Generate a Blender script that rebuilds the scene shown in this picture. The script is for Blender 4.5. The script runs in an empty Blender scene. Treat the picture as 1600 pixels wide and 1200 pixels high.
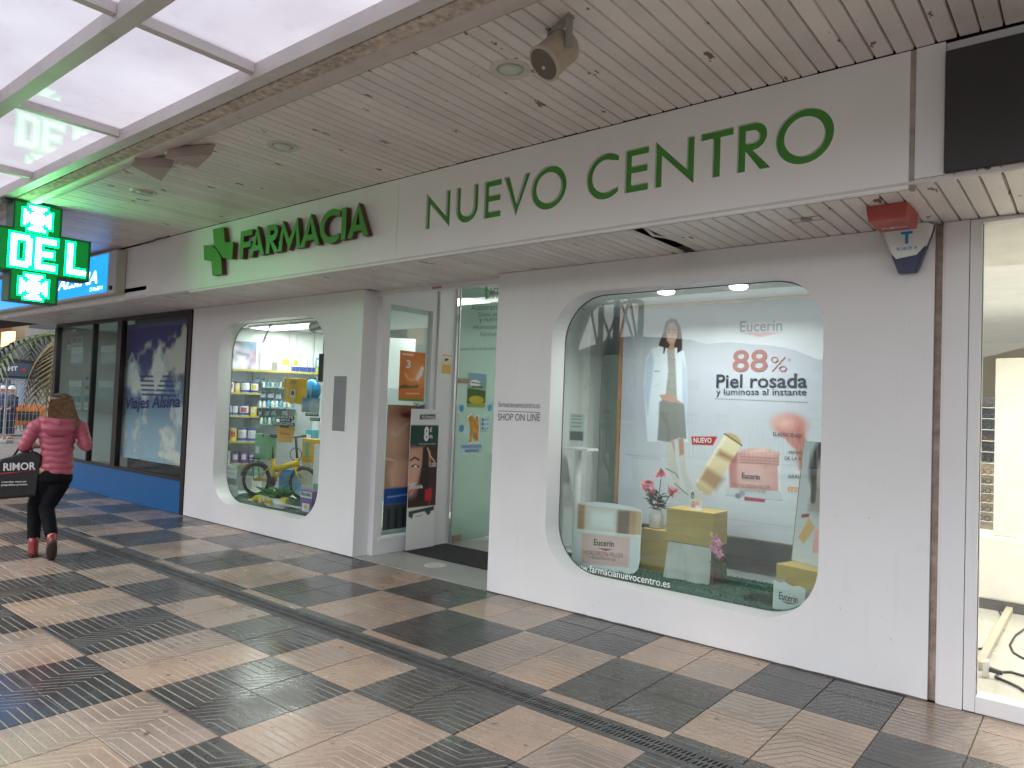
import bpy, bmesh, math, random
import numpy as np
from mathutils import Vector, Matrix
R_=math.radians
random.seed(7); rng=np.random.default_rng(7)
SC=bpy.context.scene; COL=SC.collection

# ------------------------------------------------------------------ camera
CAM_R=np.array([[0.77626598,0.62925162,0.03812527],[0.00797189,0.05067411,-0.99868342],[-0.63035512,0.7755479,0.03432026]])
CAM_F=1132.4; CAM_H=1.63734
cd=bpy.data.cameras.new('camera'); cam=bpy.data.objects.new('camera',cd); COL.objects.link(cam)
cd.sensor_fit='HORIZONTAL'; cd.sensor_width=36; cd.lens=CAM_F/1600*36; cd.clip_start=.05; cd.clip_end=3000
_m=Matrix.Identity(4)
for i in range(3):
    _m[i][0]=CAM_R[0][i]; _m[i][1]=-CAM_R[1][i]; _m[i][2]=-CAM_R[2][i]
_m[2][3]=CAM_H
cam.matrix_world=_m
SC.camera=cam
# ------------------------------------------------------------------ sky, sun, exposure
SUN_EL,SUN_AZ=44,205      # overcast: soft sun from in front of the shops
wd=bpy.data.worlds.new('World'); SC.world=wd; wd.use_nodes=True
nt=wd.node_tree; nt.nodes.clear()
sky=nt.nodes.new('ShaderNodeTexSky'); sky.sky_type='NISHITA'; sky.sun_disc=False
sky.sun_elevation=R_(SUN_EL); sky.sun_rotation=R_(SUN_AZ); sky.air_density=1.0; sky.dust_density=1.2; sky.ozone_density=1.0
hs=nt.nodes.new('ShaderNodeHueSaturation'); hs.inputs['Saturation'].default_value=.22; hs.inputs['Value'].default_value=1.0
bg=nt.nodes.new('ShaderNodeBackground'); bg.inputs['Strength'].default_value=.15
wo=nt.nodes.new('ShaderNodeOutputWorld')
nt.links.new(sky.outputs[0],hs.inputs['Color']); nt.links.new(hs.outputs[0],bg.inputs['Color']); nt.links.new(bg.outputs[0],wo.inputs['Surface'])
sl=bpy.data.lights.new('sun','SUN'); sl.energy=.95; sl.angle=R_(50); sl.color=(1,.965,.93)
so=bpy.data.objects.new('sun',sl); COL.objects.link(so)
_a=R_(SUN_AZ); _d=Vector((math.sin(_a)*math.cos(R_(SUN_EL)),math.cos(_a)*math.cos(R_(SUN_EL)),math.sin(R_(SUN_EL))))
so.rotation_euler=_d.to_track_quat('Z','Y').to_euler()
vs=SC.view_settings; SC.display_settings.display_device='sRGB'; vs.view_transform='Standard'; vs.look='None'; vs.gamma=1; vs.exposure=1.08
try: vs.use_curve_mapping=False
except Exception: pass
SC.render.engine='CYCLES'
cy=SC.cycles; cy.use_denoising=True; cy.max_bounces=10; cy.diffuse_bounces=5; cy.glossy_bounces=4; cy.transmission_bounces=8; cy.transparent_max_bounces=12; cy.sample_clamp_indirect=6; cy.caustics_reflective=False; cy.caustics_refractive=False

# ------------------------------------------------------------------ measuring helpers
def ray(px,py):
    return CAM_R.T@np.array([(px-800)/CAM_F,(py-600)/CAM_F,1.])
def at(px,py,x=None,y=None,z=None,pl=None):
    r=ray(px,py); o=np.array([0,0,CAM_H])
    if x is not None: t=(x-o[0])/r[0]
    elif y is not None: t=(y-o[1])/r[1]
    elif z is not None: t=(z-o[2])/r[2]
    else:
        p,n=np.array(pl[0],float),np.array(pl[1],float); t=((p-o)@n)/(r@n)
    return Vector(o+t*r)
def S(r,g,b):
    f=lambda c:(c/255/12.92 if c/255<=.04045 else ((c/255+.055)/1.055)**2.4)
    return (f(r),f(g),f(b))

# ------------------------------------------------------------------ mesh builder
class MB:
    def __init__(s): s.v=[]; s.f=[]
    def add(s,v,f):
        b=len(s.v); s.v+= [tuple(p) for p in v]; s.f+=[tuple(i+b for i in q) for q in f]; return s
    def box(s,x0,x1,y0,y1,z0,z1,bev=0):
        if bev:
            bm=bmesh.new(); bmesh.ops.create_cube(bm,size=1)
            for q in bm.verts: q.co=Vector(((x0+x1)/2+q.co.x*(x1-x0),(y0+y1)/2+q.co.y*(y1-y0),(z0+z1)/2+q.co.z*(z1-z0)))
            bmesh.ops.bevel(bm,geom=bm.edges[:],offset=bev,segments=2,affect='EDGES',profile=.5)
            bm.verts.index_update(); s.add([q.co[:] for q in bm.verts],[[w.index for w in f.verts] for f in bm.faces]); bm.free(); return s
        v=[(x0,y0,z0),(x1,y0,z0),(x1,y1,z0),(x0,y1,z0),(x0,y0,z1),(x1,y0,z1),(x1,y1,z1),(x0,y1,z1)]
        return s.add(v,[(0,3,2,1),(4,5,6,7),(0,1,5,4),(1,2,6,5),(2,3,7,6),(3,0,4,7)])
    def obox(s,o,u,v,w,a,b,c,bev=0):   # box spanned from corner o along unit vectors
        o,u,v,w=Vector(o),Vector(u),Vector(v),Vector(w); t=MB().box(0,a,0,b,0,c,bev)
        return s.add([o+u*p[0]+v*p[1]+w*p[2] for p in t.v],t.f)
    def cyl(s,p0,p1,r0,r1=None,n=16,caps=True):
        r1=r0 if r1 is None else r1; p0,p1=Vector(p0),Vector(p1); d=(p1-p0).normalized(); a=d.orthogonal().normalized(); b=d.cross(a)
        v=[]
        for p,r in ((p0,r0),(p1,r1)):
            for i in range(n):
                t=2*math.pi*i/n; v.append(p+a*math.cos(t)*r+b*math.sin(t)*r)
        f=[(i,(i+1)%n,n+(i+1)%n,n+i) for i in range(n)]
        if caps: f+=[tuple(range(n-1,-1,-1)),tuple(range(n,2*n))]
        return s.add(v,f)
    def loft(s,rings,caps=True):
        n=len(rings[0]); v=[p for r in rings for p in r]; f=[]
        for k in range(len(rings)-1):
            for i in range(n): f.append((k*n+i,k*n+(i+1)%n,(k+1)*n+(i+1)%n,(k+1)*n+i))
        if caps: f+=[tuple(range(n-1,-1,-1)),tuple(range((len(rings)-1)*n,len(rings)*n))]
        return s.add(v,f)
    def tube(s,pts,r,n=8,caps=True):
        pts=[Vector(p) for p in pts]; rr=r if isinstance(r,(list,tuple)) else [r]*len(pts); rings=[]; a=None
        for i,p in enumerate(pts):
            d=(pts[min(i+1,len(pts)-1)]-pts[max(i-1,0)]).normalized()
            if a is None: a=d.orthogonal().normalized()
            else:
                a=a-d*a.dot(d); a=a.normalized() if a.length>1e-6 else d.orthogonal().normalized()
            b=d.cross(a)
            rings.append([p+a*math.cos(2*math.pi*k/n)*rr[i]+b*math.sin(2*math.pi*k/n)*rr[i] for k in range(n)])
        return s.loft(rings,caps)
    def lathe(s,prof,c=(0,0,0),n=24):
        rings=[[(c[0]+r*math.cos(2*math.pi*k/n),c[1]+r*math.sin(2*math.pi*k/n),c[2]+z) for k in range(n)] for r,z in prof]
        return s.loft(rings)
    def prism(s,poly,o,u,v,w,d):  # 2-D polygon in (u,v), thickness d along w
        o,u,v,w=Vector(o),Vector(u),Vector(v),Vector(w); n=len(poly)
        a=[o+u*p[0]+v*p[1] for p in poly]; b=[p+w*d for p in a]
        return s.add(a+b,[tuple(range(n-1,-1,-1)),tuple(range(n,2*n))]+[(i,(i+1)%n,n+(i+1)%n,n+i) for i in range(n)])
    def sph(s,c,r,nu=14,nv=9):
        r=(r,r,r) if not isinstance(r,(tuple,list)) else r; rings=[]
        for j in range(nv):
            t=math.pi*(j+.02)/(nv-1+.04)
            rings.append([(c[0]+r[0]*math.sin(t)*math.cos(2*math.pi*i/nu),c[1]+r[1]*math.sin(t)*math.sin(2*math.pi*i/nu),c[2]-r[2]*math.cos(t)) for i in range(nu)])
        return s.loft(rings)
    def xf(s,m): s.v=[tuple(m@Vector(p)) for p in s.v]; return s
def mesh(name,mb,mat,smooth=False,off=(0,0,0)):
    me=bpy.data.meshes.new(name)
    me.from_pydata([(p[0]-off[0],p[1]-off[1],p[2]-off[2]) for p in mb.v],[],mb.f); me.update()
    bm=bmesh.new(); bm.from_mesh(me); bmesh.ops.recalc_face_normals(bm,faces=bm.faces[:]); bm.to_mesh(me); bm.free()
    if mat: me.materials.append(mat)
    if smooth:
        me.shade_smooth()
        if smooth is not True: me.set_sharp_from_angle(angle=R_(smooth))
    return me
def base(o):
    p=Vector((0,0,0))
    while o is not None: p=p+o.location; o=o.parent
    return p
def tag(o,label=None,cat=None,group=None,kind=None):
    for k,v in (('label',label),('category',cat),('group',group),('kind',kind)):
        if v: o[k]=v
    return o
def thing(name,label,cat,loc=(0,0,0),rz=0,group=None,kind=None):
    o=bpy.data.objects.new(name,None); COL.objects.link(o); o.location=loc; o.rotation_euler=(0,0,rz); o.empty_display_size=.1
    return tag(o,label,cat,group,kind)
def ob(name,me,parent=None,loc=(0,0,0)):
    o=bpy.data.objects.new(name,me); COL.objects.link(o); o.location=loc
    if parent is not None: o.parent=parent
    return o
def part(name,mb,mat,parent,smooth=False,kind=None,label=None):
    """mesh given in world coordinates (parents unrotated)"""
    return tag(ob(name,mesh(name,mb,mat,smooth,base(parent)),parent),label=label,kind=kind)
def lpart(name,mb,mat,parent,smooth=False,kind=None,label=None):
    """mesh given in the parent's local coordinates"""
    return tag(ob(name,mesh(name,mb,mat,smooth),parent),label=label,kind=kind)
def solo(name,mb,mat,label,cat,group=None,smooth=False,kind=None):
    """one-mesh thing; origin at the middle of its base"""
    v=np.array(mb.v); c=((v[:,0].min()+v[:,0].max())/2,(v[:,1].min()+v[:,1].max())/2,v[:,2].min())
    return tag(ob(name,mesh(name,mb,mat,smooth,c),None,c),label,cat,group,kind)
def dup(o,parent=None,loc=None):
    c=o.copy(); COL.objects.link(c); c.parent=parent
    if loc is not None: c.location=loc
    for ch in o.children: dup(ch,c)
    return c
def fillmesh(polys,d):   # 2-D outlines (even-odd) -> list of verts, faces with thickness d
    cu=bpy.data.curves.new('t','CURVE'); cu.dimensions='2D'; cu.fill_mode='BOTH'; cu.extrude=d/2
    for p in polys:
        sp=cu.splines.new('POLY'); sp.points.add(len(p)-1); sp.use_cyclic_u=True
        for i,q in enumerate(p): sp.points[i].co=(q[0],q[1],0,1)
    o=bpy.data.objects.new('t',cu); me=bpy.data.meshes.new_from_object(o)
    v=[tuple(q.co) for q in me.vertices]; f=[tuple(q.vertices) for q in me.polygons]
    bpy.data.objects.remove(o); bpy.data.meshes.remove(me); bpy.data.curves.remove(cu)
    return v,f
def textmesh(s,bold=0,res=3,shear=0):
    cu=bpy.data.curves.new('t','FONT'); cu.body=s; cu.size=1; cu.offset=bold; cu.resolution_u=res; cu.shear=shear
    o=bpy.data.objects.new('t',cu); me=bpy.data.meshes.new_from_object(o)
    v=np.array([tuple(q.co)[:2] for q in me.vertices]) if len(me.vertices) else np.zeros((0,2)); f=[tuple(q.vertices) for q in me.polygons]
    bpy.data.objects.remove(o); bpy.data.meshes.remove(me); bpy.data.curves.remove(cu)
    return v,f
def text(s,o,u,v,width,height,mat,parent,bold=0,res=3,shear=0,name='lettering',local=False):
    """flat lettering; o bottom left, fitted into width x height (either may be None)"""
    tv,tf=textmesh(s,bold,res,shear); lo,hi=tv.min(0),tv.max(0); sz=hi-lo
    sx=width/sz[0] if width else height/sz[1]; sy=height/sz[1] if height else sx
    o,u,v=Vector(o),Vector(u).normalized(),Vector(v).normalized()
    m=MB().add([o+u*float((p[0]-lo[0])*sx)+v*float((p[1]-lo[1])*sy) for p in tv],tf)
    return (lpart if local else part)(name,m,mat,parent)
def textpx(s,bl,br,hpx,plane,mat,parent,off=.003,**k):
    """lettering on a plane through pixel-measured corners: bottom left, bottom right, height in pixels"""
    p,n=Vector(plane[0]),Vector(plane[1]).normalized()
    a=at(*bl,pl=(p,n)); b=at(*br,pl=(p,n)); c=at(bl[0],bl[1]-hpx,pl=(p,n))
    return text(s,a+n*off,b-a,(c-a)-(b-a).normalized()*((c-a).dot((b-a).normalized())),(b-a).length,(c-a).length,mat,parent,**k)

# ------------------------------------------------------------------ materials
class NT:
    def __init__(s,name):
        s.m=bpy.data.materials.new(name); s.m.use_nodes=True; s.t=s.m.node_tree; s.t.nodes.clear()
        s.out=s.n('ShaderNodeOutputMaterial')
    def n(s,t,**k):
        x=s.t.nodes.new(t)
        for a,b in k.items(): setattr(x,a,b)
        return x
    def l(s,a,b): s.t.links.new(a,b)
    def val(s,sock,v):
        if hasattr(v,'is_output') or isinstance(v,bpy.types.NodeSocket): s.l(v,sock)
        else: sock.default_value=v
    def math(s,op,a,b=0,c=0,clamp=False):
        x=s.n('ShaderNodeMath',operation=op,use_clamp=clamp)
        for i,q in enumerate((a,b,c)): s.val(x.inputs[i],q)
        return x.outputs[0]
    def mix(s,f,a,b):
        x=s.n('ShaderNodeMix',data_type='RGBA'); s.val(x.inputs[0],f); s.val(x.inputs[6],a if not isinstance(a,tuple) else (*a[:3],1)); s.val(x.inputs[7],b if not isinstance(b,tuple) else (*b[:3],1)); return x.outputs[2]
    def noise(s,vec,scale,detail=3,rough=.55,dim='3D'):
        x=s.n('ShaderNodeTexNoise',noise_dimensions=dim); s.l(vec,x.inputs['Vector']); x.inputs['Scale'].default_value=scale; x.inputs['Detail'].default_value=detail; x.inputs['Roughness'].default_value=rough; return x.outputs[0]
    def ramp(s,f,a,b):
        x=s.n('ShaderNodeMapRange'); s.val(x.inputs[0],f); x.inputs[1].default_value=a; x.inputs[2].default_value=b; return x.outputs[0]
    def pos(s): return s.n('ShaderNodeNewGeometry').outputs['Position']
    def sep(s,v):
        x=s.n('ShaderNodeSeparateXYZ'); s.l(v,x.inputs[0]); return x.outputs
    def bump(s,h,strength=.3,dist=.01):
        x=s.n('ShaderNodeBump'); x.inputs['Strength'].default_value=strength; x.inputs['Distance'].default_value=dist; s.l(h,x.inputs['Height']); return x.outputs[0]
    def bsdf(s,col,rough=.5,metal=0,normal=None,spec=.5,**k):
        x=s.n('ShaderNodeBsdfPrincipled'); s.val(x.inputs['Base Color'],col if not isinstance(col,tuple) else (*col[:3],1)); s.val(x.inputs['Roughness'],rough); s.val(x.inputs['Metallic'],metal)
        x.inputs['Specular IOR Level'].default_value=spec
        if normal is not None: s.l(normal,x.inputs['Normal'])
        for a,b in k.items(): s.val(x.inputs[a.replace('_',' ')],b)
        return x.outputs[0]
    def schlick(s,k=1.,f0=.04):   # reflectance of a thin sheet, the same from both sides
        g=s.n('ShaderNodeNewGeometry'); d=s.n('ShaderNodeVectorMath',operation='DOT_PRODUCT'); s.l(g.outputs['Incoming'],d.inputs[0]); s.l(g.outputs['Normal'],d.inputs[1])
        c=s.math('POWER',s.math('SUBTRACT',1,s.math('ABSOLUTE',d.outputs['Value']),clamp=True),5)
        return s.math('MULTIPLY',s.math('ADD',f0,s.math('MULTIPLY',c,1-f0)),k,clamp=True)
    def done(s,surf): s.l(surf,s.out.inputs['Surface']); return s.m
_mc={}
def pm(name,col,rough=.5,metal=0,var=.06,vs=5,bump=.05,bs=90,dirt=0,dcol=(.12,.09,.07),ds=3,spec=.5,**k):
    """painted / plastic / metal surface with slight unevenness and optional dirt patches"""
    if name in _mc: return _mc[name]
    n=NT(name); p=n.pos()
    a=n.noise(p,vs,4); c=n.mix(n.ramp(a,.3,.7),tuple(x*(1-var) for x in col),tuple(min(1,x*(1+var)) for x in col))
    if dirt:
        d=n.ramp(n.noise(p,ds,6,.7),.62-dirt*.2,.75); c=n.mix(n.math('MULTIPLY',d,.7),c,dcol)
    r=n.math('ADD',rough-.06,n.math('MULTIPLY',n.noise(p,vs*2.3,3),.12))
    nor=n.bump(n.noise(p,bs,2),bump,.004) if bump else None
    _mc[name]=n.done(n.bsdf(c,r,metal,nor,spec,**k)); return _mc[name]
def emis(name,col,strength):
    if name in _mc: return _mc[name]
    n=NT(name); e=n.n('ShaderNodeEmission'); e.inputs[0].default_value=(*col,1); e.inputs[1].default_value=strength
    _mc[name]=n.done(e.outputs[0]); return _mc[name]
def glass(name,tint=(.93,.97,.95),refl=1.7,rough=0.0,frost=0):
    if name in _mc: return _mc[name]
    n=NT(name); tr=n.n('ShaderNodeBsdfTransparent'); tr.inputs[0].default_value=(*tint,1)
    gl=n.n('ShaderNodeBsdfGlossy'); gl.inputs['Roughness'].default_value=rough; gl.inputs[0].default_value=(1,1,1,1)
    nz=n.noise(n.pos(),.9,1); nb=n.bump(nz,.02,.02); n.l(nb,gl.inputs['Normal'])
    surf=tr.outputs[0]
    if frost:
        df=n.n('ShaderNodeBsdfTranslucent'); df.inputs[0].default_value=(.75,.85,.8,1); d2=n.n('ShaderNodeBsdfDiffuse'); d2.inputs[0].default_value=(.42,.6,.5,1)
        mm=n.n('ShaderNodeMixShader'); mm.inputs[0].default_value=.5; n.l(df.outputs[0],mm.inputs[1]); n.l(d2.outputs[0],mm.inputs[2])
        m3=n.n('ShaderNodeMixShader'); m3.inputs[0].default_value=frost; n.l(surf,m3.inputs[1]); n.l(mm.outputs[0],m3.inputs[2]); surf=m3.outputs[0]
    mx=n.n('ShaderNodeMixShader'); n.l(n.schlick(refl),mx.inputs[0]); n.l(surf,mx.inputs[1]); n.l(gl.outputs[0],mx.inputs[2])
    _mc[name]=n.done(mx.outputs[0]); return _mc[name]
def printmat(name='printed_sheet',rough=.42):
    if name in _mc: return _mc[name]
    n=NT(name); a=n.n('ShaderNodeVertexColor',layer_name='Col'); c=a.outputs[0]
    nor=n.bump(n.noise(n.pos(),9,2),.06,.01)
    _mc[name]=n.done(n.bsdf(c,rough,0,nor,.4)); return _mc[name]

# ------------------------------------------------------------------ flat print painter (colours stored on a fine grid)
class Print:
    def __init__(s,o,u,v,w,h,step=.008):
        s.o,s.u,s.v=Vector(o),Vector(u).normalized(),Vector(v).normalized(); s.w,s.h=w,h
        s.nx,s.ny=max(2,int(w/step)+1),max(2,int(h/step)+1)
        X,Y=np.meshgrid(np.linspace(0,w,s.nx),np.linspace(0,h,s.ny)); s.X,s.Y=X.ravel(),Y.ravel()
        s.c=np.ones((s.X.size,3))*.8; s.n=s.u.cross(s.v); s.st=max(w/(s.nx-1),h/(s.ny-1))
    def uv(s,p):   # pixel in the photograph -> metres on this sheet
        q=at(p[0],p[1],pl=(s.o,s.n))-s.o; return (q.dot(s.u),q.dot(s.v))
    def pts(s,pts,pix): return np.array([s.uv(p) if pix else (p[0]*s.w,p[1]*s.h) for p in pts],float)
    def put(s,mask,col,a=1.):
        m=(np.clip(mask,0,1)*a)[:,None]; s.c=s.c*(1-m)+np.array(col)*m if np.ndim(col)==1 else s.c*(1-m)+col*m
    def fill(s,col): s.c[:]=col
    def vgrad(s,c0,c1): t=(s.Y/s.h)[:,None]; s.c=np.array(c0)*(1-t)+np.array(c1)*t
    def sd(s,P):
        d=np.full(s.X.size,1e9); ins=np.zeros(s.X.size,bool); n=len(P)
        for i in range(n):
            a,b=P[i],P[(i+1)%n]; e=b-a; wx,wy=s.X-a[0],s.Y-a[1]; t=np.clip((wx*e[0]+wy*e[1])/(e@e+1e-12),0,1)
            d=np.minimum(d,np.hypot(wx-t*e[0],wy-t*e[1]))
            if a[1]!=b[1]:
                c=((a[1]>s.Y)!=(b[1]>s.Y))&(s.X<(b[0]-a[0])*(s.Y-a[1])/(b[1]-a[1])+a[0]); ins^=c
        return np.where(ins,-d,d)
    def poly(s,pts,col,pix=True,soft=None,a=1.,grad=None):
        P=s.pts(pts,pix); soft=(soft*.6 if soft and soft<.05 else soft) or s.st; m=.5-s.sd(P)/soft/2
        if grad is not None:
            lo,hi=P[:,grad[0]].min(),P[:,grad[0]].max(); q=(s.X,s.Y)[grad[0]]; t=np.clip((q-lo)/(hi-lo),0,1)[:,None]; col=np.array(col)*(1-t)+np.array(grad[1])*t
        s.put(m,col,a)
    def ell(s,c,rx,ry,col,pix=True,soft=None,a=1.,rot=0):
        if pix:
            C=np.array(s.uv(c)); rx=abs(s.uv((c[0]+rx,c[1]))[0]-C[0]); ry=abs(s.uv((c[0],c[1]-ry))[1]-C[1])
        else: C=np.array((c[0]*s.w,c[1]*s.h)); rx,ry=rx*s.w,ry*s.h
        dx,dy=s.X-C[0],s.Y-C[1]; q=math.cos(rot)*dx+math.sin(rot)*dy; p=-math.sin(rot)*dx+math.cos(rot)*dy
        d=(np.hypot(q/rx,p/ry)-1)*min(rx,ry); s.put(.5-d/(soft or s.st)/2,col,a)
    def line(s,pts,wd,col,pix=True,a=1.,soft=None):
        P=s.pts(pts,pix); d=np.full(s.X.size,1e9)
        for p,q in zip(P[:-1],P[1:]):
            e=q-p; wx,wy=s.X-p[0],s.Y-p[1]; t=np.clip((wx*e[0]+wy*e[1])/(e@e+1e-12),0,1); d=np.minimum(d,np.hypot(wx-t*e[0],wy-t*e[1]))
        s.put(.5-(d-wd/2)/(soft or s.st)/2,col,a)
    def fbm(s,scale,seed=0,octv=5):
        r=np.random.default_rng(seed); out=np.zeros(s.X.size); amp=1; tot=0
        for k in range(octv):
            g=r.random((64,64)); fx,fy=s.X*scale%63,s.Y*scale%63; ix,iy=fx.astype(int),fy.astype(int); tx,ty=fx-ix,fy-iy; tx=tx*tx*(3-2*tx); ty=ty*ty*(3-2*ty)
            ix2,iy2=(ix+1)%64,(iy+1)%64
            out+=amp*((g[iy,ix]*(1-tx)+g[iy,ix2]*tx)*(1-ty)+(g[iy2,ix]*(1-tx)+g[iy2,ix2]*tx)*ty); tot+=amp; amp*=.5; scale*=2
        return out/tot
    def geo(s,name,off=(0,0,0),bend=None,rough=.42):
        P=np.array(s.o)[None]+s.X[:,None]*np.array(s.u)[None]+s.Y[:,None]*np.array(s.v)[None]
        if bend is not None: P=P+np.array(s.n)[None]*bend(s.X/s.w,s.Y/s.h)[:,None]
        P=P-np.array(off)[None]
        me=bpy.data.meshes.new(name); i=np.arange(s.nx*s.ny).reshape(s.ny,s.nx)
        F=np.stack([i[:-1,:-1].ravel(),i[:-1,1:].ravel(),i[1:,1:].ravel(),i[1:,:-1].ravel()],1)
        me.vertices.add(len(P)); me.vertices.foreach_set('co',P.astype('f').ravel())
        me.loops.add(F.size); me.loops.foreach_set('vertex_index',F.astype('i').ravel())
        me.polygons.add(len(F)); me.polygons.foreach_set('loop_start',np.arange(0,F.size,4,dtype='i')); me.polygons.foreach_set('loop_total',np.full(len(F),4,'i'))
        me.update(); me.validate(); me.shade_smooth()
        ca=me.color_attributes.new('Col','FLOAT_COLOR','POINT'); ca.data.foreach_set('color',np.concatenate([np.clip(s.c,0,1),np.ones((len(P),1))],1).astype('f').ravel())
        me.materials.append(printmat('printed_sheet' if rough==.42 else 'printed_gloss',rough)); return me
    def part(s,parent,name='printed_face',**k): return ob(name,s.geo(name,base(parent),**k),parent)
# ================================================================== SETTING
YF,YW,ZC,ZS,YG=4.05,4.983,3.54,2.86,5.186   # fascia plane, shop wall plane, ceiling, lower soffit, glass plane
TX0,TY0,TS=-5.699,1.919,.4                   # paving grid
def white_mat():
    n=NT('white_panel_paint'); p=n.pos(); c=n.mix(n.ramp(n.noise(p,1.3,5,.6),.3,.7),(.77,.77,.785),(.82,.82,.835))
    sc=n.n('ShaderNodeVectorMath',operation='MULTIPLY'); n.l(p,sc.inputs[0]); sc.inputs[1].default_value=(14,14,1.1)
    c=n.mix(n.math('MULTIPLY',n.ramp(n.noise(sc.outputs[0],1.2,5,.7),.58,.8),.22),c,(.60,.57,.55))          # faint run marks
    c=n.mix(n.math('MULTIPLY',n.ramp(n.noise(p,38,2,.5),.745,.775),.35),c,(.38,.34,.31))                        # specks
    c=n.mix(n.math('MULTIPLY',n.ramp(n.noise(p,3.2,7,.8),.63,.72),.18),c,(.5,.47,.45))                        # scuffs
    return n.done(n.bsdf(c,n.math('ADD',.28,n.math('MULTIPLY',n.noise(p,3,4),.16)),0,n.bump(n.noise(p,5,4),.05,.02),.5))
white=white_mat(); _mc['white_panel_paint']=white
fasc=pm('fascia_laminate',(.85,.845,.845),.4,var=.03,vs=1.5,bump=.02)
void=pm('dark_void',(.012,.011,.01),.9)
alu=pm('brushed_aluminium',(.55,.55,.55),.35,.9)
black=pm('black_plastic',(.015,.015,.016),.4)
steelw=pm('white_steel_paint',(.66,.63,.62),.45,var=.08,vs=3,dirt=.25,dcol=(.4,.33,.29),ds=5)
def tile_mat(name,c0,c1,groove,rl,rh):
    n=NT(name); p=n.pos(); x,y,z=n.sep(p)
    u=n.math('SUBTRACT',n.math('MULTIPLY',n.math('FRACT',n.math('DIVIDE',n.math('SUBTRACT',x,TX0-80),.8)),.8),.4)
    v=n.math('SUBTRACT',n.math('MULTIPLY',n.math('FRACT',n.math('DIVIDE',n.math('SUBTRACT',y,TY0-80),.8)),.8),.4)
    k=n.math('MAXIMUM',n.math('MINIMUM',n.math('ADD',u,n.math('MULTIPLY',v,.35)),.11),-.11)   # 45-degree jog across the middle
    w=n.math('SUBTRACT',v,k)
    def grooves(w,per,offs,hw):
        q=n.math('MULTIPLY',n.math('FRACT',n.math('DIVIDE',n.math('ADD',w,40),per)),per); g=None
        for o in offs:
            d=n.math('ABSOLUTE',n.math('SUBTRACT',q,o)); s=n.math('SUBTRACT',1,n.math('DIVIDE',n.math('SUBTRACT',d,hw*.55),hw*.7),clamp=True)
            g=s if g is None else n.math('MAXIMUM',g,s)
        return g
    g=grooves(w,.16,(.022,.068,.122),.0046)
    edge=n.math('LESS_THAN',n.math('MAXIMUM',n.math('ABSOLUTE',u),n.math('ABSOLUTE',v)),.372)
    g=n.math('MULTIPLY',g,n.math('MAXIMUM',edge,n.math('LESS_THAN',n.math('ABSOLUTE',v),.372)))
    wear=n.ramp(n.noise(p,1.7,5,.7),.36,.56); g=n.math('MULTIPLY',g,n.math('ADD',.45,n.math('MULTIPLY',wear,.55)))
    oi=n.n('ShaderNodeObjectInfo').outputs['Random']
    c=n.mix(n.ramp(n.noise(p,90,2,.7),.35,.65),c0,c1)
    c=n.mix(n.math('MULTIPLY',n.ramp(n.noise(p,2.2,6,.65),.42,.72),.5),c,tuple(a*.5 for a in c0))
    c=n.mix(n.math('MULTIPLY',n.ramp(n.noise(p,5.5,6,.8),.56,.74),.55),c,(.15,.105,.075)); c=n.mix(n.math('MULTIPLY',n.ramp(n.noise(p,45,4,.8),.55,.72),.35),c,tuple(a*.45 for a in c0))
    hsv=n.n('ShaderNodeHueSaturation'); n.l(c,hsv.inputs['Color']); n.l(n.math('ADD',.84,n.math('MULTIPLY',oi,.32)),hsv.inputs['Value']); n.l(n.math('ADD',.8,n.math('MULTIPLY',oi,.4)),hsv.inputs['Saturation']); c=hsv.outputs[0]
    near=n.ramp(y,2.6,3.8)     # grooves are filled pale where people walk, dark along the shops
    gc=n.mix(near,groove[0],groove[1])
    spots=n.ramp(n.noise(p,11,2,.5),.705,.73)
    c=n.mix(n.math('MULTIPLY',g,.85),c,gc); c=n.mix(n.math('MULTIPLY',spots,.7),c,(.05,.045,.04))
    wet=n.ramp(n.noise(p,1.1,4,.6),.40,.62)
    r=n.math('ADD',n.math('SUBTRACT',rh,n.math('MULTIPLY',wet,rh-rl)),n.math('MULTIPLY',g,.25))
    h=n.math('ADD',n.math('MULTIPLY',n.noise(p,160,2),.12),n.math('SUBTRACT',1,g))
    return n.done(n.bsdf(c,r,0,n.bump(h,.35,.004),.5))
tile_l=tile_mat('sand_paving',(.31,.23,.18),(.44,.34,.275),((.50,.42,.36),(.07,.055,.045)),.11,.34)
tile_d=tile_mat('charcoal_paving',(.052,.050,.050),(.092,.088,.086),((.36,.33,.30),(.028,.028,.03)),.10,.33)
grout=pm('grout',(.13,.11,.10),.85,var=.3,vs=20)
# ground to the horizon
def ground_mat():
    n=NT('plaza_paving'); p=n.pos()
    c=n.mix(n.ramp(n.noise(p,.35,6,.65),.3,.7),(.20,.19,.18),(.30,.285,.27)); c=n.mix(n.math('MULTIPLY',n.ramp(n.noise(p,40,2),.45,.6),.4),c,(.12,.115,.11))
    br=n.n('ShaderNodeTexBrick'); n.l(p,br.inputs['Vector']); br.offset=0; br.inputs['Scale'].default_value=1; br.inputs['Mortar Size'].default_value=.006; br.inputs['Brick Width'].default_value=.4; br.inputs['Row Height'].default_value=.4
    c=n.mix(br.outputs['Fac'],c,(.09,.085,.08))
    return n.done(n.bsdf(c,n.math('ADD',.3,n.math('MULTIPLY',n.noise(p,1.3,3),.3)),0,n.bump(n.noise(p,70,2),.2,.004)))
g=solo('ground',MB().add([(-900,-900,-.035),(900,-900,-.035),(900,900,-.035),(-900,900,-.035)],[(0,1,2,3)]),ground_mat(),None,None,kind='structure')
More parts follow.
